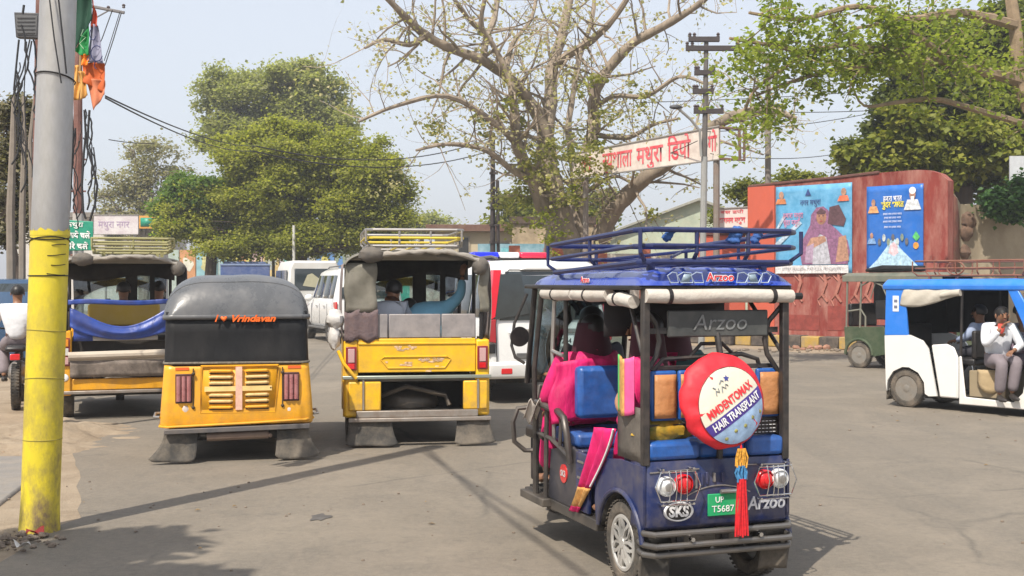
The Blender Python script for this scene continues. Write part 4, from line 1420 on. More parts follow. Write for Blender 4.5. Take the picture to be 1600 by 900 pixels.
# party flags tied beside the post
def flag():
    t = thing('flag', W(140, 60, 9.0), 0, 'saffron, white and green cloth flags hanging limp beside the grey post', 'flag')
    o = W(140, 60, 9.0)
    sf = 9.0 / F

    def quad(pts, m, nm, y0=0.0, amp=0.012):
        """outline in photo pixels around (140, 60); gives the cloth depth and folds"""
        (ax, ay), (bx, by), (cx, cy), (dx, dy) = pts
        mb = MB()

        def fn(u, v):
            x = (ax * (1 - u) + bx * u) * (1 - v) + (dx * (1 - u) + cx * u) * v
            y = (ay * (1 - u) + by * u) * (1 - v) + (dy * (1 - u) + cy * u) * v
            return ((x - 140) * sf, y0 + amp * sin(9 * u + 3 * v) + amp * sin(5 * v), -(y - 60) * sf)
        mb.grid(fn, 12, 14)
        return mb.build(nm, m, t, thick=0.003)
    g = mat('flag_green', (0.004, 0.045, 0.025), 0.8)
    g2 = mat('flag_bright_green', (0.015, 0.22, 0.06), 0.8)
    o1 = mat('flag_saffron', (0.5, 0.1, 0.02), 0.8, var=0.1)
    o2 = mat('flag_orange', (0.8, 0.22, 0.01), 0.7)
    w_ = mat('flag_grey_white', (0.27, 0.27, 0.37), 0.8)
    quad([(117, -10), (142, -10), (146, 30), (118, 80)], g, 'green_cloth')
    quad([(118, 80), (140, 40), (142, 88), (128, 88)], g2, 'bright_green_cloth', -0.02)
    quad([(128, 86), (141, 86), (141, 104), (130, 104)], o2, 'orange_edge', -0.03)
    quad([(143, -5), (150, 20), (153, 42), (142, 42)], mat('flag_rust', (0.45, 0.06, 0.02), 0.7), 'rust_cloth', 0.01)
    quad([(142, 36), (153, 40), (163, 100), (136, 98)], w_, 'white_cloth', 0.0)
    quad([(128, 98), (163, 98), (165, 146), (128, 128)], o1, 'saffron_cloth', 0.0)
    quad([(134, 122), (165, 126), (166, 148), (148, 173)], mat('flag_pale_saffron', (0.6, 0.2, 0.1), 0.8), 'saffron_cloth', -0.015)
    quad([(112, 100), (124, 100), (122, 155), (108, 155)], mat('flag_ochre', (0.6, 0.32, 0.08), 0.7), 'ochre_cloth', 0.05)
    quad([(124, 112), (133, 112), (140, 150), (128, 158)], mat('flag_ochre', (0.6, 0.32, 0.08), 0.7), 'ochre_cloth', -0.02)
    ink_ = mat('flag_ink', (0.02, 0.03, 0.12), 0.7)
    mb = MB()
    mb.tube([((154 - 140 + 9 * cos(a)) * sf, -0.035, -(85 - 60 + 12 * sin(a)) * sf) for a in np.linspace(0.3, 5.4, 18)], 0.0035, 4)
    mb.tube([((148 - 140 + 5 * cos(a)) * sf, -0.035, -(55 - 60 + 9 * sin(a)) * sf) for a in np.linspace(0.3, 4.4, 12)], 0.003, 4)
    mb.tube([((157 - 140 + 7 * cos(a)) * sf, -0.035, -(103 - 60 + 7 * sin(a)) * sf) for a in np.linspace(2, 5.6, 12)], 0.003, 4)
    mb.build('printed_ring', ink_, t)
    mb = MB()
    mb.tube([((x - 140) * sf, -0.045, -(y - 60) * sf) for x, y in ((134, 48), (130, 58), (138, 60), (128, 70), (134, 78))], 0.003, 4)
    mb.build('printed_scroll', mat('flag_pale_green', (0.4, 0.6, 0.4), 0.7), t)
    mb = MB()
    mb.tube([(-0.09, 0.05, -0.32), (-0.06, 0.06, 0.5)], 0.012, 6)
    mb.build('flag_stick', mat('bamboo', (0.3, 0.2, 0.1), 0.7), t)


flag()

# steel depot pole with stacked crossarms
t, b = pole(1096, 30, W(0, 58, 30).z, 0.07, mat('dark_steel_pole', (0.09, 0.085, 0.085), 0.6, dirt=0.4), 'grey utility pole with stacked dark crossarms before the depot board', lower=(W(0, 245, 30).z, mat('silver_pole', (0.34, 0.34, 0.33), 0.5, 0.3, dirt=0.3)), dx=0.12)
arm_m = mat('dark_crossarm', (0.045, 0.035, 0.035), 0.7)
for (y, x0, x1) in ((62, -28, 20), (76, -32, 50), (114, -18, 14), (143, -20, 12), (174, -18, 28)):
    z = W(0, y, 30).z
    mb = MB()
    k_ = 30 / F
    tt = 0.12 * z / W(0, 58, 30).z
    mb.box(tt + x0 * k_, tt + x1 * k_, -0.1, 0.02, z - 0.06, z + 0.06)
    ca_ = mb.build('crossarm', arm_m, t, bevel=0.005)
    for xx in (x0 + 2, x1 - 2, (x0 * 2) // 3):
        mb = MB()
        mb.lathe([(0.02, 0), (0.045, 0.03), (0.03, 0.05), (0.05, 0.08), (0.02, 0.12)], (tt + xx * k_, -0.04, z + 0.045), 'z', 8)
        mb.build('insulator', MATS['brown_ceramic'], ca_)
mb = MB()
pts = [(-0.02, -0.1, W(0, 245, 30).z), (-0.06, -0.12, W(0, 205, 30).z), (-0.3, -0.2, W(0, 188, 30).z), (-0.62, -0.3, W(0, 172, 30).z)]
mb.tube(pts, 0.035, 8)
mb.build('lamp_arm', MATS['silver_pole'], t)
mb = MB()
mb.ball((-0.68, -0.31, W(0, 170, 30).z), (0.16, 0.07, 0.06), 12, 8)
mb.build('lamp_head', MATS['dark_lamp_box'], t)
t, b = pole(1200, 35.5, W(0, 92, 35.5).z, 0.1, mat('concrete_pole', (0.2, 0.18, 0.16), 0.8, dirt=0.4), 'tall concrete pole rising behind the left end of the red wall')
mb = MB()
mb.box(-0.5, 0.35, -0.1, 0.0, W(0, 166, 35.5).z - 0.04, W(0, 166, 35.5).z + 0.04)
mb.build('crossarm', arm_m, t)
t, b = pole(770, 42, W(0, 208, 42).z, 0.1, arm_m, 'dark double pole with bolts left of the bare tree')
mb = MB()
mb.tube([(0.22, 0, 0), (0.16, 0, 5.2)], 0.06, 8)
mb.build('second_shaft', arm_m, t)
for k in range(6):
    mb = MB()
    mb.box(-0.12, 0.18, -0.12, -0.02, 3.0 + k * 0.6, 3.08 + k * 0.6)
    mb.build('crossarm', arm_m, t)
pole(459, 48, W(0, 352, 48).z, 0.07, mat('white_pole', (0.5, 0.49, 0.46), 0.7), 'short pale pole in front of the mural wall left of the white van')
pole(427, 52, W(0, 388, 52).z, 0.08, MATS['concrete_pole'], 'grey short post by the mural wall right of the blue truck')
# white corrugated board at the far right edge behind the tree
mb = MB()
mb.box(0, 0.6, 0, 0.05, 0, 0.75)
o = mb.build('board', mat('pale_corrugated', (0.5, 0.52, 0.55), 0.6), None)
o.location = W(1578, 290, 30.5)
tag(o, 'pale grey board above the beige wall at the right edge', 'board')

# ---------------------------------------------------------------- the blue electric rickshaw in front
navy = mat('navy_paint', (0.006, 0.019, 0.1), 0.34, coat=0.35, var=0.2, dirt=0.9, dcol=(0.11, 0.095, 0.09), dscale=6, low=1.3, bump=0.05, bscale=12)
blue_roof = mat('bright_blue_roof', (0.014, 0.05, 0.38), 0.22, coat=0.7, var=0.1, dirt=0.5, dcol=(0.2, 0.22, 0.3), dscale=4)
blue_vinyl = mat('blue_vinyl', (0.012, 0.09, 0.34), 0.38, var=0.25, scale=14, bump=0.25, bscale=18, dirt=0.15)
frame_m = mat('dark_frame_paint', (0.03, 0.028, 0.028), 0.38, 0.2, dirt=0.5, dcol=(0.14, 0.11, 0.09), dscale=9)
rack_blue = mat('blue_rack_paint', (0.012, 0.022, 0.1), 0.35, 0.1, dirt=0.3, dcol=(0.1, 0.09, 0.1), dscale=11)
canvas_roll = mat('white_canvas', (0.56, 0.52, 0.47), 0.8, dirt=0.8, dcol=(0.36, 0.31, 0.26), bump=0.4, bscale=22)
tan_vinyl = mat('tan_vinyl', (0.5, 0.22, 0.08), 0.5, var=0.2, bump=0.3, bscale=30, dirt=0.25)
grey_sheet = mat('worn_grey_sheet', (0.1, 0.088, 0.075), 0.6, dirt=0.6, dcol=(0.24, 0.2, 0.16), bump=0.2)
red_cloth = mat('red_cover_cloth', (0.72, 0.02, 0.035), 0.6, var=0.12, scale=5, bump=0.35, bscale=9, stretch=(1, 1, 1))
pink_cloth = mat('pink_cloth', (0.76, 0.012, 0.15), 0.65, var=0.2, scale=7, bump=0.5, bscale=9)


def hero():
    t = thing('electric_rickshaw', (1.115, 6.54, 0), -19,
              'dark blue electric rickshaw in front with roof rack and red round wheel cover', 'electric rickshaw')
    # local x: -0.435 .. 0.435, y forward
    XL, XR = -0.435, 0.435
    mb = MB()
    mb.box(XL + 0.03, XR - 0.03, 0.03, 1.88, 0.27, 0.31)
    mb.box(-0.2, 0.2, 1.88, 2.4, 0.27, 0.31)
    for x in (-0.3, 0.3):
        mb.box(x - 0.03, x + 0.03, 0.05, 1.85, 0.2, 0.27)
    mb.box(-0.4, 0.4, 0.27, 0.33, 0.2, 0.26)
    mb.tube([(-0.4, 0.3, 0.23), (0.4, 0.3, 0.23)], 0.035, 10)
    mb.ball((0.02, 0.3, 0.22), (0.1, 0.09, 0.09), 12, 8)
    for x in (-0.3, 0.3):
        for k in range(3):
            mb.box(x - 0.025, x + 0.025, -0.02 + k * 0.06, 0.62 - k * 0.06, 0.255 - 0.012 * k, 0.265 - 0.012 * k)
    mb.build('chassis', dark_void, t, bevel=0.003)
    # rear panel, slightly bowed, rounded at the corners
    mb = MB()
    path = upath(XR + 0.002, 0.05, 0.16)
    shell(mb, path, [(0.36, 1, 0.01), (0.38, 1.005, 0), (0.5, 1, -0.006), (0.66, 1, 0), (0.715, 0.99, 0.012), (0.72, 0.96, 0.035)])
    p = mb.build('rear_panel', navy, t, thick=0.012)
    # pressed frame lines and grille slats on the rear panel
    for x, z0, z1 in ((-0.14, .57, .655), (-0.075, .59, .655), (-0.03, .6, .65), (0.02, .6, .65), (0.115, .605, .655), (0.165, .6, .655), (-0.105, .585, .65)):
        mb = MB()
        mb.box(x - 0.007, x + 0.007, -0.022, -0.004, z0, z1)
        mb.build('grille_slat', steel if x in (-0.14, -0.03, 0.165) else navy, t, bevel=0.003)
    mb = MB()
    a = [(x, -0.012, 0.535 + 0.045 * (1 - (x / 0.19) ** 2)) for x in np.linspace(-0.19, 0.19, 13)]
    mb.tube(a, 0.004, 6)
    mb.build('chrome_strip', steel, t)
    mb = MB()
    mb.tube([(-0.41, -0.008, 0.665), (-0.12, -0.012, 0.675)], 0.004, 6)
    mb.build('trim_line', steel, t)
    mb = MB()
    mb.tube([(0.12, -0.012, 0.685), (0.41, -0.008, 0.675)], 0.004, 6)
    mb.build('trim_line', steel, t)
    # lamps with wire guards
    for (x, m, z) in ((-0.32, clear_lens, 0.592), (-0.218, red_lens, 0.6), (0.275, red_lens, 0.6), (0.366, clear_lens, 0.6)):
        mb = MB()
        mb.lathe([(0.053, -0.005), (0.053, -0.035), (0.046, -0.043), (0.044, -0.03)], (x, 0, z), 'y', 24)
        o = mb.build('lamp', mat('lamp_white_ring', (0.75, 0.75, 0.74), 0.25, coat=0.4, dirt=0.2) if m is clear_lens else red_lens, t)
        mb = MB()
        mb.lathe([(0.044, -0.032), (0.036, -0.045), (0.02, -0.052), (0, -0.054)], (x, 0, z), 'y', 24)
        mb.build('lens', m, o)
        mb = MB()
        mb.lathe([(0.021, -0.054), (0.023, -0.06), (0.017, -0.062), (0, -0.06)], (x, 0, z), 'y', 16)
        mb.build('reflector_ring', steel if m is clear_lens else red_lens, o)
    for cx in (-0.27, 0.32):
        z = 0.596
        mb = MB()
        o = [(cx - 0.132, z), (cx - 0.1, z + 0.078), (cx + 0.1, z + 0.078), (cx + 0.132, z), (cx + 0.1, z - 0.078), (cx - 0.1, z - 0.078)]
        mb.tube([(x, -0.062, zz) for x, zz in o], 0.0042, 6, closed=True)
        for dx in (-0.045, 0.045, -0.012, 0.012):
            mb.tube([(cx + dx * 1.2, -0.062, z + 0.085), (cx + dx, -0.075, z), (cx + dx * 1.2, -0.062, z - 0.085)], 0.003, 6)
        mb.tube([(cx - 0.1, -0.062, z - 0.098), (cx + 0.1, -0.062, z - 0.098)], 0.0035, 6)
        for dx in (-0.09, 0.09):
            for dz in (-0.095, 0.092):
                mb.tube([(cx + dx, -0.07, z + dz), (cx + dx, 0.0, z + dz)], 0.007, 8)
        mb.build('lamp_guard', chrome, t)
    # oval badge
    mb = MB()
    mb.lathe([(0.088, -0.004), (0.092, -0.012), (0.086, -0.018), (0.078, -0.018), (0.076, -0.008)], (0, 0, 0), 'y', 32)
    for i, v in enumerate(mb.v):
        mb.v[i] = (v[0] * 0.98 - 0.242, v[1], v[2] * 0.58 + 0.452)
    b = mb.build('badge', mat('badge_white', (0.75, 0.75, 0.76), 0.3, 0.2, coat=0.5), t)
    mb = MB()
    mb.lathe([(0.077, -0.009), (0.076, -0.012), (0, -0.012)], (0, 0, 0), 'y', 32)
    mb.v = [(v[0] * 0.98 - 0.242, v[1], v[2] * 0.58 + 0.452) for v in mb.v]
    mb.build('badge_face', black_steel, b)
    text('SKS', 0.075, MATS['badge_white'], b, rot=BACK, loc=(-0.242, -0.016, 0.45), ext=0.003, bold=0.003, width=0.115)
    text('Arzoo', 0.1, mat('silver_letter', (0.6, 0.62, 0.68), 0.3, 0.4), t, rot=BACK, loc=(0.17, -0.016, 0.468), ext=0.004, bold=0.0015, shear=0.15, align='LEFT', width=0.235)
    # number plate
    mb = MB()
    mb.box(-0.07, 0.125, -0.018, -0.01, 0.415, 0.535)
    pl = mb.build('number_plate', mat('plate_green', (0.015, 0.35, 0.13), 0.4, dirt=0.3), t, bevel=0.004)
    text('UP', 0.045, white_print, pl, rot=BACK, loc=(0.0, -0.0205, 0.502), width=0.05)
    text('T5687', 0.05, white_print, pl, rot=BACK, loc=(0.02, -0.0205, 0.452), width=0.135)
    mb = MB()
    mb.tube([(-0.0, -0.03, 0.548), (0.1, -0.03, 0.548)], 0.012, 8)
    mb.build('plate_lamp', steel, t)
    # bumper: three bars on brackets
    for z, y in ((0.345, -0.06), (0.285, -0.075), (0.235, -0.055)):
        mb = MB()
        mb.tube([(XL + 0.01, 0.09, z), (XL - 0.005, 0.0, z), (XL + 0.03, y, z), (XR - 0.03, y, z), (XR + 0.005, 0.0, z), (XR - 0.01, 0.09, z)], 0.017, 10)
        mb.build('bumper_bar', mat('bumper_steel', (0.2, 0.19, 0.18), 0.35, 0.75, dirt=0.6, dcol=(0.16, 0.13, 0.1), dscale=7), t)
    for x in (-0.25, 0.02, 0.25):
        mb = MB()
        mb.box(x - 0.02, x + 0.02, -0.05, 0.05, 0.23, 0.35)
        mb.build('bumper_bracket', black_steel, t)
    for x, m in ((-0.2, chrome), (0.21, chrome)):
        mb = MB()
        mb.lathe([(0.012, -0.1), (0.012, -0.07)], (x, 0, 0.315), 'y', 8)
        mb.build('bolt', m, t)
    for x in (-0.37, 0.36):
        mb = MB()
        mb.grid(lambda u, v: (x - 0.085 + 0.17 * u, 0.02 + 0.02 * sin(u * 5) + 0.03 * v, 0.22 - (0.19 if x < 0 else 0.13) * v), 8, 6)
        mb.build('mud_flap', flap_m, t, thick=0.006)
    # wheels
    wheel(t, XL + 0.055, 0.3, 0.235, 0.105, -1, cover=True, rim_m=mat('silver_cover', (0.62, 0.61, 0.58), 0.35, 0.5, dirt=0.5, dcol=(0.3, 0.25, 0.2), dscale=9))
    wheel(t, XR - 0.055, 0.3, 0.235, 0.105, 1, cover=True, rim_m=MATS['silver_cover'])
    wheel(t, 0, 2.38, 0.235, 0.09, -1, tilt=0.1, name='front_wheel')
    # rear fenders with a wheel arch
    for sx in (-1, 1):
        x0 = sx * 0.437
        prof = [(0.0, 0.40), (0.0, 0.70), (0.30, 0.70), (0.62, 0.66), (0.66, 0.42), (0.64, 0.3), (0.58, 0.3)] + [(0.3 + 0.29 * cos(R(a)), 0.235 + 0.28 * sin(R(a))) for a in range(14, 167, 19)] + [(0.02, 0.36)]
        mb = MB()
        mb.prism(prof, 'x', x0 - 0.008, x0 + 0.008)
        mb.build('fender', navy, t, bevel=0.004)
        mb = MB()     # raised lip round the arch
        mb.tube([(x0 + sx * 0.012, 0.3 + 0.3 * cos(R(a)), 0.235 + 0.29 * sin(R(a))) for a in range(10, 171, 10)], 0.014, 8)
        mb.build('arch_lip', navy, t)
        mb = MB()
        mb.grid(lambda u, v: (x0 - sx * 0.17 * v, 0.3 + 0.285 * cos(R(170 - 160 * u)), 0.235 + 0.275 * sin(R(170 - 160 * u))), 12, 2)
        mb.build('wheel_arch_lining', dark_void, t, thick=0.004)
    # rear bench and backrests
    mb = MB()
    mb.box(XL + 0.02, -0.1, 0.0, 0.36, 0.725, 0.825)
    mb.build('seat', blue_vinyl, t, bevel=0.025)
    mb = MB()
    mb.box(-0.098, 0.19, 0.03, 0.36, 0.72, 0.8)
    mb.build('seat', blue_vinyl, t, bevel=0.025)
    mb = MB()
    mb.box(0.192, XR - 0.02, 0.0, 0.36, 0.725, 0.83)
    mb.build('seat', blue_vinyl, t, bevel=0.025)
    mb = MB()
    mb.box(XL + 0.03, XR - 0.03, 0.1, 0.34, 0.32, 0.72)
    mb.build('seat_box', navy, t, bevel=0.01)
    for (x0, x1) in ((-0.37, -0.215), (-0.205, -0.13), (0.275, 0.42)):
        mb = MB()
        mb.box(x0, x1, 0.06, 0.09, 0.93, 1.2)
        b = mb.build('backrest', blue_vinyl, t, bevel=0.012)
        mb = MB()
        w = x1 - x0
        mb.grid(lambda u, v: (x0 + w * (0.1 + 0.84 * u), 0.052 - 0.006 * sin(pi * u) - 0.003 * sin(9 * v + 4 * u), 0.945 + 0.235 * v), 6, 6)
        mb.build('tan_cover', tan_vinyl, b, thick=0.004)
    mb = MB()
    mb.box(-0.40, 0.42, 0.075, 0.1, 0.885, 0.91)
    mb.box(-0.40, 0.42, 0.092, 0.11, 1.2, 1.225)
    mb.build('backrest_rail', frame_m, t, bevel=0.004)
    mb = MB()
    mb.box(0.255, 0.41, 0.07, 0.085, 0.835, 0.925)
    b = mb.build('mesh_panel', black_steel, t, bevel=0.003)
    for r_ in range(4):
        for c in range(6):
            mb = MB()
            mb.box(0.265 + c * 0.023, 0.279 + c * 0.023, 0.064, 0.069, 0.845 + r_ * 0.02, 0.848 + r_ * 0.02)
            mb.build('mesh_stitch', white_print, b)
    # posts
    pr = 0.019
    for sx in (-1, 1):
        x = sx * (XR - 0.012)
        mb = MB()
        mb.box(x - 0.02, x + 0.02, 0.0, 0.045, 0.7, 1.64)
        mb.build('rear_post', frame_m, t, bevel=0.006)
        mb = MB()
        mb.tube([(x, 1.17, 0.31), (x, 1.17, 1.6)], 0.016, 8)
        mb.build('middle_post', frame_m, t)
        mb = MB()
        mb.tube([(x * 1.02, 1.34, 1.6), (x * 1.03, 1.37, 1.25), (x * 1.04, 1.33, 0.95), (x * 1.03, 1.34, 0.66)], 0.014, 8)
        mb.build('grab_pole', steel if sx < 0 else frame_m, t)
        for z in (1.22, 0.95):
            mb = MB()
            mb.tube([(x * 1.04, 1.17, z), (x * 1.04, 1.36, z + 0.02)], 0.013, 8)
            mb.build('pole_clamp', steel, t)
        mb = MB()
        mb.tube([(x, 1.72, 0.7), (x, 1.74, 1.1), (x, 1.6, 1.6)], 0.018, 8)
        mb.build('front_post', frame_m, t)
        mb = MB()
        mb.tube([(x, 0.06, 1.3), (x * 0.9, 0.3, 1.55), (x * 0.9, 0.34, 1.6)], 0.012, 8)
        mb.build('corner_brace', frame_m, t)
        mb = MB()
        mb.tube([(x * 0.99, 0.05, 1.54), (x * 0.82, 0.06, 1.46), (x * 0.76, 0.06, 1.36), (x * 0.8, 0.06, 1.28), (x * 0.97, 0.06, 1.18)], 0.015, 8)
        mb.build('bent_brace', frame_m, t)
    mb = MB()
    mb.tube([(-0.36, 0.12, 1.1), (-0.34, 0.1, 1.2), (-0.28, 0.1, 1.26), (0.2, 0.1, 1.28), (0.3, 0.1, 1.25), (0.36, 0.12, 1.1)], 0.013, 8)
    mb.build('back_rail', frame_m, t)
    mb = MB()
    mb.tube([(0.02, 0.05, 1.4), (0.02, 0.0, 1.25), (0.02, 0.0, 0.9), (0.02, 0.02, 0.72)], 0.018, 8)
    mb.tube([(-0.13, 0.1, 1.26), (-0.05, 0.1, 1.34), (0.08, 0.1, 1.34), (0.17, 0.1, 1.26)], 0.011, 8)
    mb.build('spare_wheel_carrier', frame_m, t)
    # dark name panel under the roof
    mb = MB()
    mb.box(-0.28, 0.33, 0.035, 0.06, 1.38, 1.525)
    b = mb.build('name_panel', mat('charcoal_panel', (0.05, 0.055, 0.055), 0.45, dirt=0.5, dcol=(0.12, 0.12, 0.11), dscale=6), t, bevel=0.008)
    text('Arzoo', 0.12, mat('faint_grey_print', (0.17, 0.18, 0.18), 0.5), b, rot=BACK, loc=(0.03, 0.031, 1.455), shear=0.2, width=0.33)
    mb = MB()
    mb.box(-0.4, 0.4, 0.05, 0.075, 1.4, 1.43)
    mb.build('name_panel_rail', frame_m, t)
    # interior: front seat, its blue backrest, driver bar
    mb = MB()
    mb.box(XL + 0.03, XR - 0.03, 1.02, 1.45, 0.66, 0.75)
    mb.build('front_seat', blue_vinyl, t, bevel=0.025)
    mb = MB()
    mb.box(XL + 0.04, XR - 0.04, 1.02, 1.12, 0.84, 1.16)
    mb.build('front_seat_backrest', blue_vinyl, t, bevel=0.03)
    mb = MB()
    mb.box(XL + 0.04, XR - 0.04, 0.98, 1.4, 0.31, 0.655)
    mb.build('front_seat_box', navy, t, bevel=0.01)
    mb = MB()
    mb.box(XL + 0.03, XR - 0.03, 1.62, 1.98, 0.62, 0.7)
    mb.build('driver_seat', black_steel, t, bevel=0.02)
    mb = MB()
    mb.box(XL + 0.1, XR - 0.1, 1.58, 1.63, 0.72, 1.02)
    mb.build('driver_backrest', black_steel, t, bevel=0.02)
    mb = MB()
    mb.grid(lambda u, v: (-0.395 + 0.79 * u, 0.64 + 0.01 * sin(7 * u), 1.36 + 0.22 * v), 6, 3)
    mb.build('inner_curtain', mat('dark_curtain', (0.02, 0.018, 0.02), 0.8), t, thick=0.004)
    # left side: door panel, badge, guard bars, sill, step
    for sx in (-1, 1):
        X = sx * 0.44
        mb = MB()
        mb.prism([(0.94, 0.3), (0.92, 0.66), (1.0, 0.68), (1.36, 0.62), (1.42, 0.3)], 'x', X - 0.01, X + 0.01)
        p = mb.build('side_panel', mat('dark_side_panel', (0.03, 0.032, 0.045), 0.4, dirt=0.5, dcol=(0.15, 0.12, 0.1), dscale=6), t, bevel=0.008)
        mb = MB()
        mb.box(X - 0.013, X + 0.013, 0.74, 0.935, 0.31, 0.66)
        q = mb.build('side_panel', navy, t, bevel=0.008)
        for k in range(6):
            mb = MB()
            mb.box(X + sx * 0.014 - 0.004, X + sx * 0.014 + 0.006, 0.8, 0.9, 0.36 + 0.048 * k, 0.372 + 0.048 * k)
            mb.build('vent_slot', steel if k % 2 else navy, q)
        mb = MB()
        mb.lathe([(0.058, 0), (0.058, sx * 0.006), (0, sx * 0.006)], (X + sx * 0.01, 1.13, 0.495), 'x', 24)
        b = mb.build('round_badge', red_lens, p)
        ttl = text('SKS', 0.05, white_print, b, fn=lambda q_: Vector((X + sx * 0.019, 1.13 + sx * q_.x, 0.495 + q_.y)), bold=0.002)
        mb = MB()
        mb.box(X - sx * 0.1, X + sx * 0.012, 0.62, 1.85, 0.235, 0.3)
        mb.build('sill', mat('sill_steel', (0.05, 0.045, 0.04), 0.5, dirt=0.7, dcol=(0.17, 0.14, 0.11)), t, bevel=0.006)
        mb = MB()
        mb.box(X, X + sx * 0.07, 1.35, 1.78, 0.25, 0.3)
        mb.build('side_step', MATS['sill_steel'], t, bevel=0.006)
        mb = MB()
        o = X + sx * 0.03
        mb.tube([(o, 0.98, 0.58), (o + sx * 0.02, 0.98, 0.75), (o + sx * 0.02, 1.03, 0.85), (o + sx * 0.02, 1.12, 0.88), (o + sx * 0.02, 1.52, 0.9), (o + sx * 0.01, 1.56, 0.84), (o, 1.58, 0.3)], 0.021, 10)
        mb.build('guard_bar', mat('worn_bar', (0.07, 0.063, 0.06), 0.35, 0.4, dirt=0.5, dcol=(0.2, 0.17, 0.14)), t)
        mb = MB()
        mb.tube([(o, 1.0, 0.62), (o, 1.3, 0.69), (o, 1.56, 0.7)], 0.014, 8)
        mb.tube([(o, 1.12, 0.88), (o, 1.15, 0.65)], 0.013, 8)
        mb.tube([(o, 1.38, 0.89), (o, 1.4, 0.3)], 0.016, 8)
        mb.build('guard_rail', MATS['worn_bar'], t)
        mb = MB()
        mb.tube([(X, 1.72, 0.85), (X + sx * 0.1, 1.74, 0.84), (X + sx * 0.13, 1.75, 0.75), (X + sx * 0.12, 1.75, 0.62), (X + sx * 0.05, 1.74, 0.56), (X, 1.72, 0.56)], 0.016, 8)
        mb.build('front_guard_loop', MATS['worn_bar'], t)
        mb = MB()      # hanging grey sheet panel by the rear post
        mb.grid(lambda u, v: (X + 0.003 * sin(9 * u), 0.04 + 0.3 * u, 0.715 + 0.29 * v), 5, 5)
        mb.build('side_sheet', grey_sheet, t, thick=0.005)
        # folded roof curtain rolls on the sides, in tied lengths
        for (y0, y1) in ((0.13, 0.42), (0.46, 0.98), (1.0, 1.5)):
            if sx < 0 and y0 < 0.2:
                pts = [(X + 0.0, y0, 1.57), (X, (y0 + y1) / 2, 1.585), (X, y1, 1.58)]
            else:
                pts = [(X, y0, 1.605), (X, (y0 + y1) / 2, 1.6), (X, y1, 1.605)]
            mb = MB()
            mb.tube(pts, [0.036, 0.04, 0.036], 12)
            r_ = mb.build('rolled_curtain', canvas_roll, t)
            mb = MB()
            ym = (y0 + y1) / 2 + 0.05
            mb.lathe([(0.043, -0.008), (0.043, 0.008)], (X, ym, pts[1][2]), 'y', 14)
            mb.build('strap', black_steel, r_)
    mb = MB()
    mb.tube([(XL - 0.0, -0.005, 1.605), (-0.2, -0.01, 1.6), (0.1, -0.008, 1.605), (XR + 0.02, -0.005, 1.6)], [0.037, 0.04, 0.038, 0.036], 14)
    r_ = mb.build('rolled_curtain', canvas_roll, t)
    for x in (-0.3, 0.33):
        mb = MB()
        mb.lathe([(0.043, -0.011), (0.043, 0.011)], (x, -0.007, 1.602), 'x', 14)
        mb.build('strap', black_steel, r_)
    mb = MB()
    mb.lathe([(0.02, -0.01), (0.02, 0.05), (0.0, 0.055)], (XR + 0.03, -0.005, 1.6), 'x', 10)
    mb.build('roll_end', black_steel, t)
    # roof: black edge and moulded blue shell with a sloping nose
    mb = MB()
    mb.prism([(-0.45, 0.0), (-0.47, 0.02), (-0.475, 1.5), (-0.42, 1.95), (-0.25, 2.15), (0.25, 2.15), (0.42, 1.95), (0.475, 1.5), (0.47, 0.02), (0.45, 0.0)], 'z', 1.635, 1.66)
    mb.build('roof_edge', black_steel, t, bevel=0.006)

    def rf(u, v):
        y = -0.015 + 2.12 * v
        hw = 0.465 if v < 0.65 else 0.465 - 0.2 * ((v - 0.65) / 0.35) ** 2
        a = -1 + 2 * u
        rise = min(1, (v / 0.05)) ** 0.5 if v < 0.05 else 1
        fall = 1 - max(0, (v - 0.62) / 0.38) ** 1.7
        side = (1 - abs(a) ** 7) ** 0.6
        z = 1.66 + 0.085 * rise * fall * side + 0.012 * (1 - a * a) * rise * fall
        rib = 0.006 * (abs(((a * 4.2) % 1) - 0.5) < 0.2) * (0.1 < v < 0.62)
        return (a * hw, y, z + rib * side)
    mb = MB()
    mb.grid(rf, 64, 40)
    roof = mb.build('roof', blue_roof, t, smooth=50)

    def onroof(p):      # rear band lettering
        return Vector((p.x, -0.02 - p.z, p.y))
    mb = MB()
    for sx in (-1, 1):
        for k, (xa, w) in enumerate(((0.1, 0.055), (0.165, 0.07), (0.25, 0.045))):
            for (dx, dz, s_) in ((0, 0, 1),):
                xx = sx * xa + (0.0)
                q = [(xx, 1.675), (xx + sx * w, 1.675), (xx + sx * (w + 0.02), 1.712), (xx + sx * (w * 0.8), 1.73), (xx + sx * 0.01, 1.725)]
                mb.tube([(a_, -0.023, b_) for a_, b_ in q], 0.0035, 4, closed=True)
    mb.build('decal', mat('silver_decal', (0.4, 0.48, 0.6), 0.3, 0.3), roof)
    for sx in (-1, 1):
        mb = MB()
        xx = sx * 0.185
        mb.add([(xx, -0.0215, 1.68), (xx + sx * 0.05, -0.0215, 1.68), (xx + sx * 0.03, -0.0215, 1.722), (xx - sx * 0.02, -0.0215, 1.722)], [(0, 1, 2, 3)])
        mb.build('decal_block', mat('pale_decal', (0.25, 0.33, 0.4), 0.4), roof, thick=0.002)
    text('Arzoo', 0.062, white_print, roof, rot=BACK, loc=(0.0, -0.0225, 1.703), ext=0.001, bold=0.004, width=0.17)
    text('Arzoo', 0.062, red_print, roof, rot=BACK, loc=(0.0, -0.025, 1.703), ext=0.001, bold=0.0005, width=0.165)
    text('Arzoo', 0.05, white_print, roof, fn=lambda p: Vector((-0.467 - p.z, 0.75 - p.x, 1.69 + p.y)), bold=0.003)
    text('Arzoo', 0.05, red_print, roof, fn=lambda p: Vector((-0.4695 - p.z, 0.75 - p.x, 1.69 + p.y)), bold=0.0)
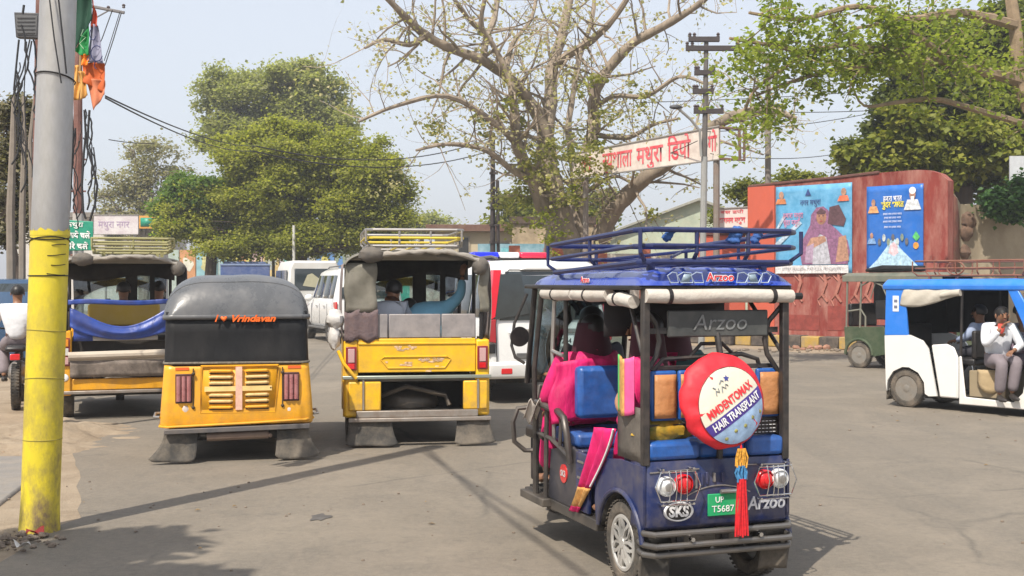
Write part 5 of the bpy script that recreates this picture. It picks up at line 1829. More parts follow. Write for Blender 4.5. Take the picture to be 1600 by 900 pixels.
    # rack in dark blue tube, with tied blue cloths
    rack(t, -0.465, 0.465, -0.03, 1.3, 1.785, 1.955, rack_blue, nx=3, ny=2, r=0.0145, dz=0.05)
    mb = MB()
    mb.tube([(-0.465, 0.62, 1.8), (0.465, 0.35, 1.9)], 0.009, 6)
    mb.tube([(-0.3, -0.04, 1.81), (0.46, 1.2, 1.9)], 0.009, 6)
    mb.build('cross_tube', rack_blue, t)
    for (x, y) in ((0.085, -0.045), (0.36, 0.2), (-0.3, -0.02)):
        mb = MB()
        big = 1.0 if y == -0.045 else 0.6
        for dz in (0.03, 0.0, -0.028):
            mb.ball((x + dz * 0.4, y + 0.01, 1.93 + dz * big), (0.042 * big, 0.024, 0.02), 12, 8, lambda p, d: p * (1 + 0.5 * mnoise.noise(d * 3 + Vector((dz * 90, 0, 0)))))
        mb.build('tied_cloth', mat('faded_blue_cloth', (0.035, 0.1, 0.3), 0.9, var=0.5, scale=30), t)
    # mirror on its arm, front left
    for sx in (-1, 1):
        X = sx * 0.435
        mb = MB()
        mb.tube([(X, 1.85, 1.6), (X + sx * 0.08, 1.88, 1.4), (X + sx * 0.1, 1.88, 1.25), (X + sx * 0.08, 1.86, 1.17), (X + sx * 0.02, 1.84, 1.13)], 0.011, 8)
        a = mb.build('mirror_arm', frame_m, t)
        mb = MB()
        mb.lathe([(0, 0.02), (0.05, 0.015), (0.068, 0.0), (0.066, -0.01)], (X + sx * 0.05, 1.86, 1.31), 'y', 24)
        m_ = mb.build('mirror', black_steel, t)
        mb = MB()
        mb.lathe([(0.064, -0.009), (0, -0.0095)], (X + sx * 0.05, 1.86, 1.31), 'y', 24)
        mb.build('mirror_glass', mat('dusty_mirror', (0.3, 0.29, 0.28), 0.5, 0.3), m_)
    # front: cowl, windscreen, handlebar
    mb = MB()
    mb.loft([[(x * ww, y, z) for x, z in [(-1, 0.32), (-1, 0.7), (-0.85, h), (0.85, h), (1, 0.7), (1, 0.32)]] for (ww, y, h) in ((0.36, 1.98, 0.98), (0.3, 2.15, 0.96), (0.2, 2.35, 0.85), (0.1, 2.45, 0.7))])
    mb.build('front_cowl', mat('dark_cowl', (0.02, 0.02, 0.03), 0.4, dirt=0.4), t, bevel=0.02)
    mb = MB()
    mb.add([(-0.34, 2.06, 1.0), (0.34, 2.06, 1.0), (0.34, 1.94, 1.63), (-0.34, 1.94, 1.63)], [(0, 1, 2, 3)])
    mb.build('windscreen', wind_glass, t, thick=0.006)
    for x in (-0.36, 0.36):
        mb = MB()
        mb.tube([(x, 2.06, 0.98), (x * 0.96, 1.94, 1.63)], 0.02, 8)
        mb.build('windscreen_post', frame_m, t)
    mb = MB()
    mb.tube([(-0.28, 1.95, 1.02), (0, 2.05, 1.0), (0.28, 1.95, 1.02)], 0.014, 8)
    mb.tube([(0, 2.05, 1.0), (0, 2.3, 0.5)], 0.02, 8)
    mb.build('handlebar', black_steel, t)

    # spare wheel cover: a cloth-covered disc, printed round face
    # disc axis is local -y, tilted a little to the sky
    cc = Vector((-0.012, -0.075, 1.045))
    tilt = Matrix.Rotation(R(-9), 3, 'X') @ Matrix.Rotation(R(4), 3, 'Z')
    RR = 0.252
    TH = 0.5

    def prof(r):      # bulge along -y for radius r
        q = min(1, r / RR)
        return TH * (-0.13 + 0.11 * q ** 3.2)

    def on_cover(p, lift=0.0):
        """flat disc coordinates (x, z) laid on the bulging face"""
        r = math.hypot(p[0], p[1])
        return cc + tilt @ Vector((p[0], prof(r) - lift, p[1]))
    mb = MB()
    rows = [(r_ * 0.962, a_) for r_, a_ in ((0.0, -0.13), (0.06, -0.129), (0.11, -0.125), (0.16, -0.112), (0.2, -0.09), (0.235, -0.062), (0.262, -0.02), (0.268, 0.03), (0.255, 0.07), (0.22, 0.095), (0.12, 0.1), (0, 0.1))]
    n = 60
    vs = []
    for (r, a) in rows:
        for k in range(n):
            w = 2 * pi * k / n
            pl_ = 0.009 * (sin(w * 9 + r * 20) + 0.6 * sin(w * 15 + 2)) * (1 if 0.15 < r < 0.265 else 0.2)
            vs.append(cc + tilt @ Vector(((r + pl_ * 0.4) * cos(w), a * TH + pl_ * 0.8, (r + pl_ * 0.4) * sin(w))))
    mb.add(vs, [(i * n + k, i * n + (k + 1) % n, (i + 1) * n + (k + 1) % n, (i + 1) * n + k) for i in range(len(rows) - 1) for k in range(n)])
    cov = mb.build('spare_wheel_cover', red_cloth, t, smooth=60)
    # printed face parts, each clipped to the face circle of radius 0.2 centred slightly low and right
    RF, ox, oz = 0.205, 0.02, -0.03
    ang = R(32)
    ca, sa = cos(ang), sin(ang)

    def rot(u, v):
        return (ox + u * ca - v * sa, oz + u * sa + v * ca)

    def band(v0, v1, lift, nm, m, arcup=0.0):
        mb = MB()
        def fn(a, b):
            v = v0 + (v1 - v0) * b
            half = math.sqrt(max(0, RF * RF - v * v))
            u = -half + 2 * half * a
            return on_cover(rot(u, v + arcup * (1 - (u / RF) ** 2) * 0), lift)
        mb.grid(fn, 24, 8)
        mb.build(nm, m, cov, smooth=60)
    cream = mat('cream_print', (0.72, 0.68, 0.55), 0.55, bump=0.2, bscale=18, dirt=0.2)
    band(-0.012, 0.203, 0.010, 'cream_print', cream)
    band(-0.075, -0.008, 0.012, 'violet_band', mat('violet_print', (0.07, 0.04, 0.26), 0.5, bump=0.2, bscale=18))
    band(-0.204, -0.07, 0.011, 'pale_blue_print', mat('pale_blue_print', (0.32, 0.46, 0.66), 0.5, var=0.35, scale=9, bump=0.3, bscale=14))
    text('MMDENTOMAX', 0.062, red_print, cov, fn=lambda p: on_cover(rot(p.x, p.y + 0.032), 0.014), bold=0.002, width=0.33, ext=0)
    text('HAIR TRANSPLANT', 0.06, white_print, cov, fn=lambda p: on_cover(rot(p.x, p.y - 0.041), 0.0165), bold=0.0015, width=0.345, ext=0)
    ink = mat('ink_blue_print', (0.04, 0.05, 0.25), 0.5)
    mb = MB()
    for (pts) in ([(-0.06, 0.1), (-0.05, 0.12), (-0.035, 0.105), (-0.03, 0.125)], [(-0.02, 0.095), (-0.005, 0.12), (0.01, 0.1), (0.02, 0.12), (0.03, 0.105)],
                  [(-0.01, 0.14), (0.01, 0.15), (0.02, 0.138)], [(-0.055, 0.145), (-0.045, 0.13)]):
        mb.tube([on_cover(rot(a_, b_), 0.013) for a_, b_ in pts], 0.0035, 4)
    mb.build('signature_print', mat('grey_ink', (0.2, 0.22, 0.25), 0.5), cov)
    mb = MB()
    c5 = rot(0.045, 0.14)
    mb.add([on_cover((c5[0] + rr_ * cos(R(90 + 36 * k)), c5[1] + rr_ * sin(R(90 + 36 * k))), 0.013) for k in range(10) for rr_ in [0.02 if k % 2 == 0 else 0.009]], [tuple(range(10))])
    mb.build('star_print', ink, cov)
    mb = MB()
    for k in range(5):
        u, v = rot(-0.13 + 0.065 * k, -0.13 + 0.01 * (k % 2) - (0.03 if k in (0, 4) else 0) + (0.035 if k in (0, 4) else 0))
        mb.ball(on_cover((u, v), 0.011), (0.012, 0.003, 0.011), 8, 5)
    mb.build('floral_print', mat('mixed_print', (0.25, 0.12, 0.3), 0.6, var=0.8, scale=40, col2=(0.5, 0.5, 0.1)), cov, kind='stuff')
    mb = MB()
    mb.tube([on_cover((RF * cos(w) + ox, RF * sin(w) + oz), 0.008) for w in np.linspace(0, 2 * pi, 48, endpoint=False)], 0.0035, 5, closed=True)
    mb.build('seam', mat('dark_seam', (0.2, 0.02, 0.03), 0.7), cov)
    return t


E_ = hero()


def hero_world(p):
    """place in the town of a point on the blue rickshaw"""
    a = R(-19)
    return Vector((1.115 + p[0] * cos(a) + p[1] * sin(a), 6.54 - p[0] * sin(a) + p[1] * cos(a), p[2]))


# tassel hanging under the cover
def tassel():
    t = thing('tassel', hero_world((0.07, -0.13, 0.36)), -19, 'long red tassel with gold and blue bands hanging below the round wheel cover', 'tassel')
    def strip(z0, z1, w, nm, m, n):
        mb = MB()
        for k in range(n):
            x = -w + 2 * w * k / (n - 1)
            y = jit(0.012)
            mb.tube([(x * 0.6 + jit(0.004), y, z1), (x + jit(0.006), y + jit(0.006), (z0 + z1) / 2), (x + jit(0.008), y, z0 + jit(0.012))], 0.0055, 5)
        mb.build(nm, m, t)
    strip(0.335, 0.43, 0.03, 'gold_fringe', mat('gold_thread', (0.6, 0.3, 0.04), 0.5, var=0.6, scale=60), 12)
    strip(0.26, 0.34, 0.034, 'blue_band', mat('blue_thread', (0.05, 0.2, 0.4), 0.6, var=0.5, scale=60), 12)
    strip(-0.03, 0.27, 0.03, 'red_fringe', mat('red_thread', (0.6, 0.012, 0.02), 0.6, var=0.3, scale=60), 12)
    mb = MB()
    mb.tube([(0, 0.0, 0.42), (0, 0.02, 0.5)], 0.006, 6)
    mb.build('cord', MATS['red_thread'], t)


tassel()

# passengers of the blue rickshaw
sari = mat('pink_sari', (0.62, 0.008, 0.13), 0.65, var=0.3, scale=9, bump=1.0, bscale=13, stretch=(1, 1, 0.35))
gold_border = mat('gold_border', (0.62, 0.33, 0.1), 0.5, var=0.35, scale=30)
green_border = mat('green_border', (0.1, 0.45, 0.12), 0.6)
w1 = person(hero_world((-0.2, 1.3, 0.86)), -19, 'woman in bright pink clothes at the front left side of the blue rickshaw', sari, sari,
            J=dict(chest=(-0.02, 0.0, 0.26), neck=(0.02, 0.03, 0.43), head=(0.03, 0.05, 0.56), crown=(0.03, 0.05, 0.66), shl=(-0.22, 0.02, 0.34), shr=(0.17, 0.02, 0.36),
                   ell=(-0.3, 0.1, 0.08), hal=(-0.22, 0.3, -0.02), elr=(0.22, 0.12, 0.12), anl=(-0.18, 0.42, -0.5), knl=(-0.14, 0.38, -0.04)), hair='long', skirt=True, shoes=False, scale=0.9)
mb = MB()
mb.grid(lambda u, v: (-0.33 + 0.5 * u - 0.05 * v + 0.02 * sin(8 * v), -0.16 - 0.03 * sin(pi * u) + 0.012 * sin(14 * u + 3 * v), 0.38 - 0.42 * v - 0.03 * (1 - sin(pi * u))), 22, 14)
mb.build('shawl', sari, w1, thick=0.006)
mb = MB()
mb.grid(lambda u, v: (-0.33 - 0.1 * u, 0.1 + 0.12 * v, 0.06 - 0.14 * v + 0.03 * sin(9 * u)), 6, 6)
mb.build('white_cloth', canvas_roll, w1, thick=0.004)
w2 = person(hero_world((-0.16, 0.5, 0.83)), -60, 'woman in pink sari with gold border on the rear seat of the blue rickshaw', sari, sari,
            J=dict(shl=(-0.19, 0.0, 0.36), ell=(-0.24, 0.02, 0.12), hal=(-0.12, 0.14, 0.02), shr=(0.17, 0, 0.36), chest=(0, 0.0, 0.26), neck=(0, 0.03, 0.43), head=(0, 0.05, 0.56), crown=(0, 0.05, 0.66),
                   elr=(0.2, 0.02, 0.12), har=(0.06, 0.14, 0.04), knl=(-0.08, 0.12, -0.04), knr=(0.08, 0.14, -0.04), anl=(-0.06, 0.15, -0.42), anr=(0.06, 0.17, -0.42)), hair='long', skirt=True, shoes=False, hands=False)
w2['label'] = 'woman in pink sari with gold border on the rear seat of the blue rickshaw'
# sari end with a broad border over the arm, and its fall to the floor
ew = thing('shawl', hero_world((0, 0, 0)), -19, 'pink sari cloth with gold border falling over the left side of the blue rickshaw', 'cloth')
mb = MB()


def fall(u, v):
    z = 0.86 - 0.56 * v
    y = 0.40 + 0.52 * v ** 1.2 - 0.05 + (0.17 + 0.1 * (1 - v)) * u
    return (-0.452 + 0.015 * sin(12 * u + 4 * v) - 0.015 * sin(pi * v), y, z - 0.02 * u)


mb.grid(lambda u, v: fall(u, v * 0.68), 14, 14)
mb.build('pink_fall', sari, ew, thick=0.012)
mb = MB()
mb.grid(lambda u, v: fall(u, 0.68 + v * 0.24), 14, 6)
mb.build('gold_border', gold_border, ew, thick=0.014)
mb = MB()
mb.grid(lambda u, v: fall(u, 0.92 + v * 0.07), 14, 4)
mb.build('pink_hem', sari, ew, thick=0.013)
mb = MB()
mb.tube([Vector(fall(0, v)) + Vector((-0.012, 0, 0)) for v in np.linspace(0, 0.66, 12)], 0.006, 5)
mb.build('white_piping', white_print, ew)


def sleeve(u, v):
    y = 0.08 + 0.2 * u + 0.02 * v
    z = 1.28 - 0.31 * v - 0.02 * sin(pi * u)
    return (-0.45 - 0.02 * sin(pi * u) + 0.006 * sin(10 * u), y + (0.02 * (1 - v)), z)


mb = MB()
mb.grid(lambda u, v: sleeve(0.02 + 0.36 * u, v), 8, 12)
mb.build('pink_sleeve', mat('light_pink_cloth', (0.8, 0.1, 0.3), 0.6, bump=0.4, bscale=12), ew, thick=0.006)
mb = MB()
mb.grid(lambda u, v: sleeve(0.38 + 0.52 * u, v), 8, 12)
mb.build('gold_border', gold_border, ew, thick=0.008)
mb = MB()
mb.grid(lambda u, v: sleeve(0.9 + 0.1 * u, v), 3, 12)
mb.build('green_border', green_border, ew, thick=0.009)
# bent forearm in the sleeve opening
skinned('forearm', [[('a', (-0.38, 0.3, 1.1), 0.05), ('b', (-0.43, 0.34, 1.0), 0.045), ('c', (-0.42, 0.28, 0.95), 0.04), ('d', (-0.34, 0.22, 0.94), 0.03)]], mat('light_skin', (0.42, 0.22, 0.13), 0.5), ew)

person(hero_world((0.05, 1.85, 0.83)), -19, 'dark figure driving the blue rickshaw in front', mat('dark_shirt', (0.03, 0.03, 0.04), 0.8), mat('dark_trousers', (0.03, 0.03, 0.04), 0.8), J=dict(
    chest=(0, 0.0, 0.26), neck=(0, 0.03, 0.43), head=(0, 0.05, 0.56), crown=(0, 0.05, 0.66), hal=(-0.25, 0.16, 0.2), har=(0.25, 0.16, 0.2), shl=(-0.17, 0.02, 0.37), shr=(0.17, 0.02, 0.37), knl=(-0.11, 0.24, -0.05), knr=(0.11, 0.24, -0.05), anl=(-0.11, 0.22, -0.47), anr=(0.11, 0.22, -0.47)))
person(hero_world((0.22, 0.98, 0.83)), -19, 'dark-haired passenger in dark clothes behind the name panel of the blue rickshaw', mat('dark_teal_cloth', (0.01, 0.05, 0.05), 0.8), MATS['dark_trousers'], J=dict(
    chest=(0, 0.0, 0.26), neck=(0, 0.03, 0.43), head=(0, 0.05, 0.56), crown=(0, 0.05, 0.66), shl=(-0.17, 0.02, 0.36), shr=(0.17, 0.02, 0.36), knl=(-0.1, -0.3, -0.03), knr=(0.1, -0.3, -0.03), anl=(-0.1, -0.33, -0.44), anr=(0.1, -0.33, -0.44)), hair='long', shoes=False, skirt=True)
# bright green and orange bag behind the rear seat
mb = MB()
mb.ball((0, 0, 0), (0.17, 0.07, 0.075), 20, 12, lambda p, d: p * (1 + 0.25 * mnoise.noise(d * 2.5)))
o = mb.build('cloth_bundle', mat('green_orange_cloth', (0.01, 0.1, 0.02), 0.6, col2=(0.55, 0.3, 0.02), scale=7, bump=0.4, bscale=20), None)
o.location = hero_world((-0.27, 0.13, 0.87))
o.rotation_euler = (0, 0, R(19))
tag(o, 'green and orange cloth bundle on the rear seat left of the wheel cover', 'cloth')
mb = MB()
mb.ball((0, 0, 0), (0.1, 0.07, 0.08), 16, 10, lambda p, d: p * (1 + 0.2 * mnoise.noise(d * 2.5)))
o = mb.build('cloth_bundle', mat('violet_cloth', (0.2, 0.01, 0.16), 0.6, bump=0.4, bscale=20), None)
o.location = hero_world((0.23, 0.14, 0.9))
tag(o, 'violet cloth bundle on the rear seat to the right of the wheel cover', 'cloth')

# ---------------------------------------------------------------- yellow three-wheelers
taxi_yellow = mat('taxi_yellow', (0.78, 0.37, 0.01), 0.4, coat=0.15, var=0.14, scale=4, dirt=0.6, dcol=(0.36, 0.2, 0.07), dscale=5, low=1.1, bump=0.35, bscale=4)
taxi_yellow2 = mat('lemon_taxi_yellow', (0.8, 0.46, 0.01), 0.4, coat=0.15, var=0.14, scale=4, dirt=0.85, dcol=(0.36, 0.23, 0.09), dscale=6, low=1.2, bump=0.35, bscale=4)
grey_hood = mat('grey_hood_vinyl', (0.105, 0.11, 0.118), 0.26, var=0.2, scale=3, dirt=0.4, dcol=(0.17, 0.155, 0.14), dscale=3, bump=0.7, bscale=4)
rust_chrome = mat('dented_grey_rail', (0.3, 0.27, 0.24), 0.5, 0.5, dirt=0.6, dcol=(0.2, 0.13, 0.09), dscale=8)


def closed_auto():
    """small autorickshaw with closed black rear curtain"""
    D = 11.25
    t = thing('auto_rickshaw', W(371, 0, D).xy.to_3d(), -14, 'yellow auto rickshaw with closed black rear curtain, smooth grey hood and orange lettering', 'auto rickshaw')
    mb = MB()
    shell(mb, upath(0.69, 0.07, 0.95), [(0.345, 0.985, 0.03), (0.36, 1.0, 0.0), (0.45, 1.0, -0.015), (0.6, 0.985, 0.0), (0.86, 0.955, 0.012), (0.91, 0.95, 0.02)])
    mb.build('rear_body', taxi_yellow, t, thick=0.012)
    # creased lower lip and side flare
    mb = MB()
    mb.tube([(-0.7, 0.4, 0.35), (-0.7, 0.06, 0.345), (-0.63, -0.025, 0.345), (0.1, -0.03, 0.365), (0.63, -0.025, 0.385), (0.7, 0.06, 0.39), (0.7, 0.4, 0.39)], 0.012, 8)
    mb.build('lower_lip', taxi_yellow, t)
    # engine cover with louvres: fan-shaped frame, two columns of slats and a pale cross
    mb = MB()
    fr = [(-0.335, 0.47), (0.345, 0.46), (0.37, 0.9), (-0.33, 0.9)]
    mb.tube([(x, -0.015, z) for x, z in fr], 0.009, 6, closed=True)
    mb.build('engine_cover_edge', taxi_yellow, t)
    mb = MB()
    mb.add([(-0.325, -0.012, 0.48), (0.335, -0.012, 0.47), (0.36, 0.004, 0.89), (-0.32, 0.004, 0.89)], [(0, 1, 2, 3)])
    ec = mb.build('engine_cover', taxi_yellow, t, thick=0.01)
    mb = MB()
    mb.tube([(0.41, -0.012, 0.5), (0.41, -0.008, 0.88)], 0.006, 6)
    mb.tube([(-0.4, -0.012, 0.5), (-0.4, -0.008, 0.88)], 0.006, 6)
    for (cx, cz) in ((-0.4, 0.83), (-0.4, 0.52), (0.41, 0.83), (0.41, 0.52), (0.3, 0.69)):
        mb.ball((cx, -0.02, cz), 0.016, 8, 6)
    mb.build('hinge_line', mat('dark_seam_grey', (0.05, 0.035, 0.02), 0.7), t)
    slat_m = mat('worn_slat', (0.74, 0.5, 0.2), 0.5, var=0.3, scale=12, dirt=0.3)
    for sx in (-1, 1):
        for k in range(7):
            z = 0.515 + k * 0.056
            if k == 3:
                continue
            mb = MB()
            x0, x1 = sx * 0.06 + 0.012, sx * 0.27 + 0.012
            mb.tube([(x0, -0.016, z), (x0 + sx * 0.02, -0.03, z), (x1 - sx * 0.02, -0.03, z + 0.003), (x1, -0.014, z)], [0.01, 0.015, 0.015, 0.008], 8)
            mb.build('louvre_slat', slat_m if k % 3 else taxi_yellow, ec)
            mb = MB()
            mb.box(min(x0, x1), max(x0, x1), -0.02, -0.012, z - 0.024, z - 0.014)
            mb.build('louvre_gap', dark_void, ec)
    cross = mat('faded_cross_paint', (0.75, 0.45, 0.34), 0.6, var=0.25, scale=14)
    mb = MB()
    mb.box(-0.02, 0.04, -0.034, -0.022, 0.49, 0.89)
    mb.build('painted_cross', cross, ec)
    mb = MB()
    mb.box(-0.3, 0.31, -0.0325, -0.021, 0.665, 0.71)
    mb.build('painted_bar', mat('faded_bar_paint', (0.8, 0.56, 0.22), 0.6, var=0.2), ec)
    # tail lamps: three upright tubes each
    for cx in (-0.485, 0.49):
        mb = MB()
        mb.box(cx - 0.075, cx + 0.075, -0.016, 0.0, 0.56, 0.83)
        b = mb.build('tail_lamp', mat('lamp_housing', (0.06, 0.02, 0.02), 0.5), t, bevel=0.006)
        for k in (-1, 0, 1):
            mb = MB()
            mb.tube([(cx + k * 0.045, -0.03, 0.58), (cx + k * 0.045, -0.035, 0.7), (cx + k * 0.045, -0.03, 0.81)], 0.02, 10)
            mb.build('lens_tube', mat('faded_red_lens', (0.42, 0.16, 0.16), 0.25, 0.3, dirt=0.4, dcol=(0.5, 0.4, 0.38)), b)
    for (x, z) in ((-0.47, 0.53), (0.47, 0.5)):
        mb = MB()
        mb.ball((x, -0.01, z - 0.03), (0.035, 0.01, 0.04), 10, 6)
        mb.build('reflector', mat('pale_sticker', (0.6, 0.5, 0.45), 0.5), t)
    for x in (-0.5, 0.52):
        mb = MB()
        mb.box(x - 0.06, x + 0.06, 0.0, 0.006, 0.865, 0.89)
        mb.build('orange_sticker', mat('orange_sticker', (0.8, 0.12, 0.02), 0.5), t)
    # rear curtain and hood
    mb = MB()
    shell(mb, upath(0.655, 0.09, 1.0, n=8), [(0.9, 1.0, 0.015), (0.93, 1.004, 0.008), (1.0, 1.0, 0.02), (1.2, 0.99, 0.03), (1.4, 0.985, 0.02)])
    mb.build('rear_curtain', black_cloth, t, thick=0.006)
    mb = MB()
    p = upath(0.664, 0.09, 0.9, n=8)
    mb.tube([(x, y + 0.006, 0.925 + 0.004 * sin(9 * x)) for x, y in p], 0.011, 6)
    mb.build('curtain_rope', mat('dirty_rope', (0.16, 0.14, 0.11), 0.8, var=0.4, scale=30), t)

    def hood(u, v):
        a = -1 + 2 * u
        y = -0.01 + 2.25 * v
        yr = min(1, v * 2.25 / 0.42)
        fr_ = min(1, (1 - v) * 2.25 / 0.5)
        r = (1 - (1 - yr) ** 2.3) ** 0.52 * (1 - (1 - fr_) ** 2.2) ** 0.5
        side = (1 - abs(a) ** 4.2) ** 0.5
        hw = 0.665 * (0.9 + 0.1 * min(1, yr * 3)) * (0.93 + 0.07 * min(1, fr_ * 2))
        z = 1.36 + 0.385 * r * side + 0.006 * sin(a * 8) * side * sin(6 * v)
        return (a * hw, y, z)
    mb = MB()
    mb.grid(lambda u, v: hood(0.5 - 0.5 * cos(pi * u), v ** 1.6), 40, 44)
    mb.build('hood', grey_hood, t, smooth=80)
    mb = MB()      # drip edge below the hood, and the seam across the back
    shell(mb, upath(0.668, 0.1, 2.2, n=8), [(1.33, 1.0, 0.005), (1.345, 1.006, -0.004), (1.372, 1.0, -0.008)])
    mb.build('hood_edge', grey_hood, t, thick=0.01)
    mb = MB()
    mb.tube([hood(0.02 + 0.96 * i / 30, 0.075) for i in range(31)], 0.007, 6)
    mb.build('hood_seam', grey_hood, t)
    orange = mat('orange_lettering', (0.85, 0.14, 0.01), 0.5)
    text('I', 0.09, orange, t, rot=BACK, loc=(-0.2, -0.012, 1.337), shear=0.35, bold=0.002)
    mb = MB()
    mb.add([(-0.125 + 0.03 * (sin(a) ** 3), -0.014, 1.338 + 0.03 * (0.8 * cos(a) - 0.32 * cos(2 * a) - 0.12 * cos(3 * a))) for a in np.linspace(0, 2 * pi, 20, endpoint=False)], [tuple(range(20))])
    mb.build('heart', orange, t, thick=0.002)
    text('Vrindavan', 0.085, orange, t, rot=BACK, loc=(0.15, -0.012, 1.335), shear=0.35, bold=0.003, width=0.4)
    # underside, bumper, exhaust, flaps, wheels
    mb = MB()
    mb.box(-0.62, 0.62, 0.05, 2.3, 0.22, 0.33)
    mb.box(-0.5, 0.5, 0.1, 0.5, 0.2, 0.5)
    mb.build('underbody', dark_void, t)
    mb = MB()
    mb.prism([(-0.66, 0.28), (0.66, 0.3), (0.66, 0.345), (-0.66, 0.325)], 'y', -0.05, 0.0)
    mb.build('bumper', mat('dark_grey_bumper', (0.1, 0.1, 0.11), 0.5, 0.3, dirt=0.6), t, bevel=0.006)
    mb = MB()
    mb.tube([(-0.28, 0.02, 0.24), (0.28, 0.02, 0.25)], 0.04, 12)
    mb.tube([(0.28, 0.02, 0.25), (0.3, -0.02, 0.24)], 0.018, 8)
    mb.build('silencer', mat('rusty_silencer', (0.2, 0.14, 0.11), 0.7, 0.3, dirt=0.6), t)
    for x0, x1, lean in ((-0.66, -0.36, -0.07), (0.36, 0.66, 0.05)):
        flap(t, x0, x1, 0.3, 0.02, -0.14 if lean < 0 else -0.02, -0.02 if lean < 0 else 0.1, 0.05)
    wheel(t, -0.55, 0.42, 0.2, 0.11, -1)
    wheel(t, 0.55, 0.42, 0.2, 0.11, 1)
    wheel(t, 0, 2.3, 0.2, 0.1, 1, name='front_wheel')
    for sx in (-1, 1):
        mb = MB()
        mb.tube([(sx * 0.7, 0.35, 0.44), (sx * 0.75, 0.33, 0.44), (sx * 0.75, 0.1, 0.43), (sx * 0.7, 0.05, 0.43)], 0.012, 8)
        mb.build('side_bumper_rail', steel, t)
    # side sill, front cowl, screen, posts, seats
    for sx in (-1, 1):
        mb = MB()
        mb.prism([(0.9, 0.3), (0.9, 0.9), (1.0, 0.55), (1.15, 0.42), (1.8, 0.42), (1.95, 0.6), (1.95, 0.3)], 'x', sx * 0.66 - 0.01, sx * 0.66 + 0.01)
        mb.build('side_panel', taxi_yellow, t, bevel=0.006)
        mb = MB()
        mb.tube([(sx * 0.62, 1.0, 0.5), (sx * 0.63, 1.0, 1.4)], 0.015, 8)
        mb.build('post', black_steel, t)
        mb = MB()
        mb.tube([(sx * 0.5, 2.15, 0.95), (sx * 0.55, 2.0, 1.5)], 0.018, 8)
        mb.build('post', black_steel, t)
    mb = MB()
    mb.box(-0.55, 0.55, 0.5, 0.95, 0.5, 0.62)
    mb.build('rear_seat', black_steel, t, bevel=0.03)
    mb = MB()
    mb.box(-0.22, 0.22, 1.3, 1.6, 0.5, 0.62)
    mb.build('driver_seat', black_steel, t, bevel=0.03)
    mb = MB()
    mb.loft([[(x * w, y, z) for x, z in [(-1, 0.32), (-1, 0.75), (-0.85, h), (0.85, h), (1, 0.75), (1, 0.32)]] for (w, y, h) in ((0.6, 1.92, 1.0), (0.56, 2.2, 0.98), (0.4, 2.42, 0.85), (0.2, 2.52, 0.7))])
    mb.build('front_cowl', taxi_yellow, t, bevel=0.02)
    mb = MB()
    mb.add([(-0.5, 2.16, 0.98), (0.5, 2.16, 0.98), (0.54, 2.02, 1.5), (-0.54, 2.02, 1.5)], [(0, 1, 2, 3)])
    mb.build('windscreen', wind_glass, t, thick=0.006)
    return t


closed_auto()


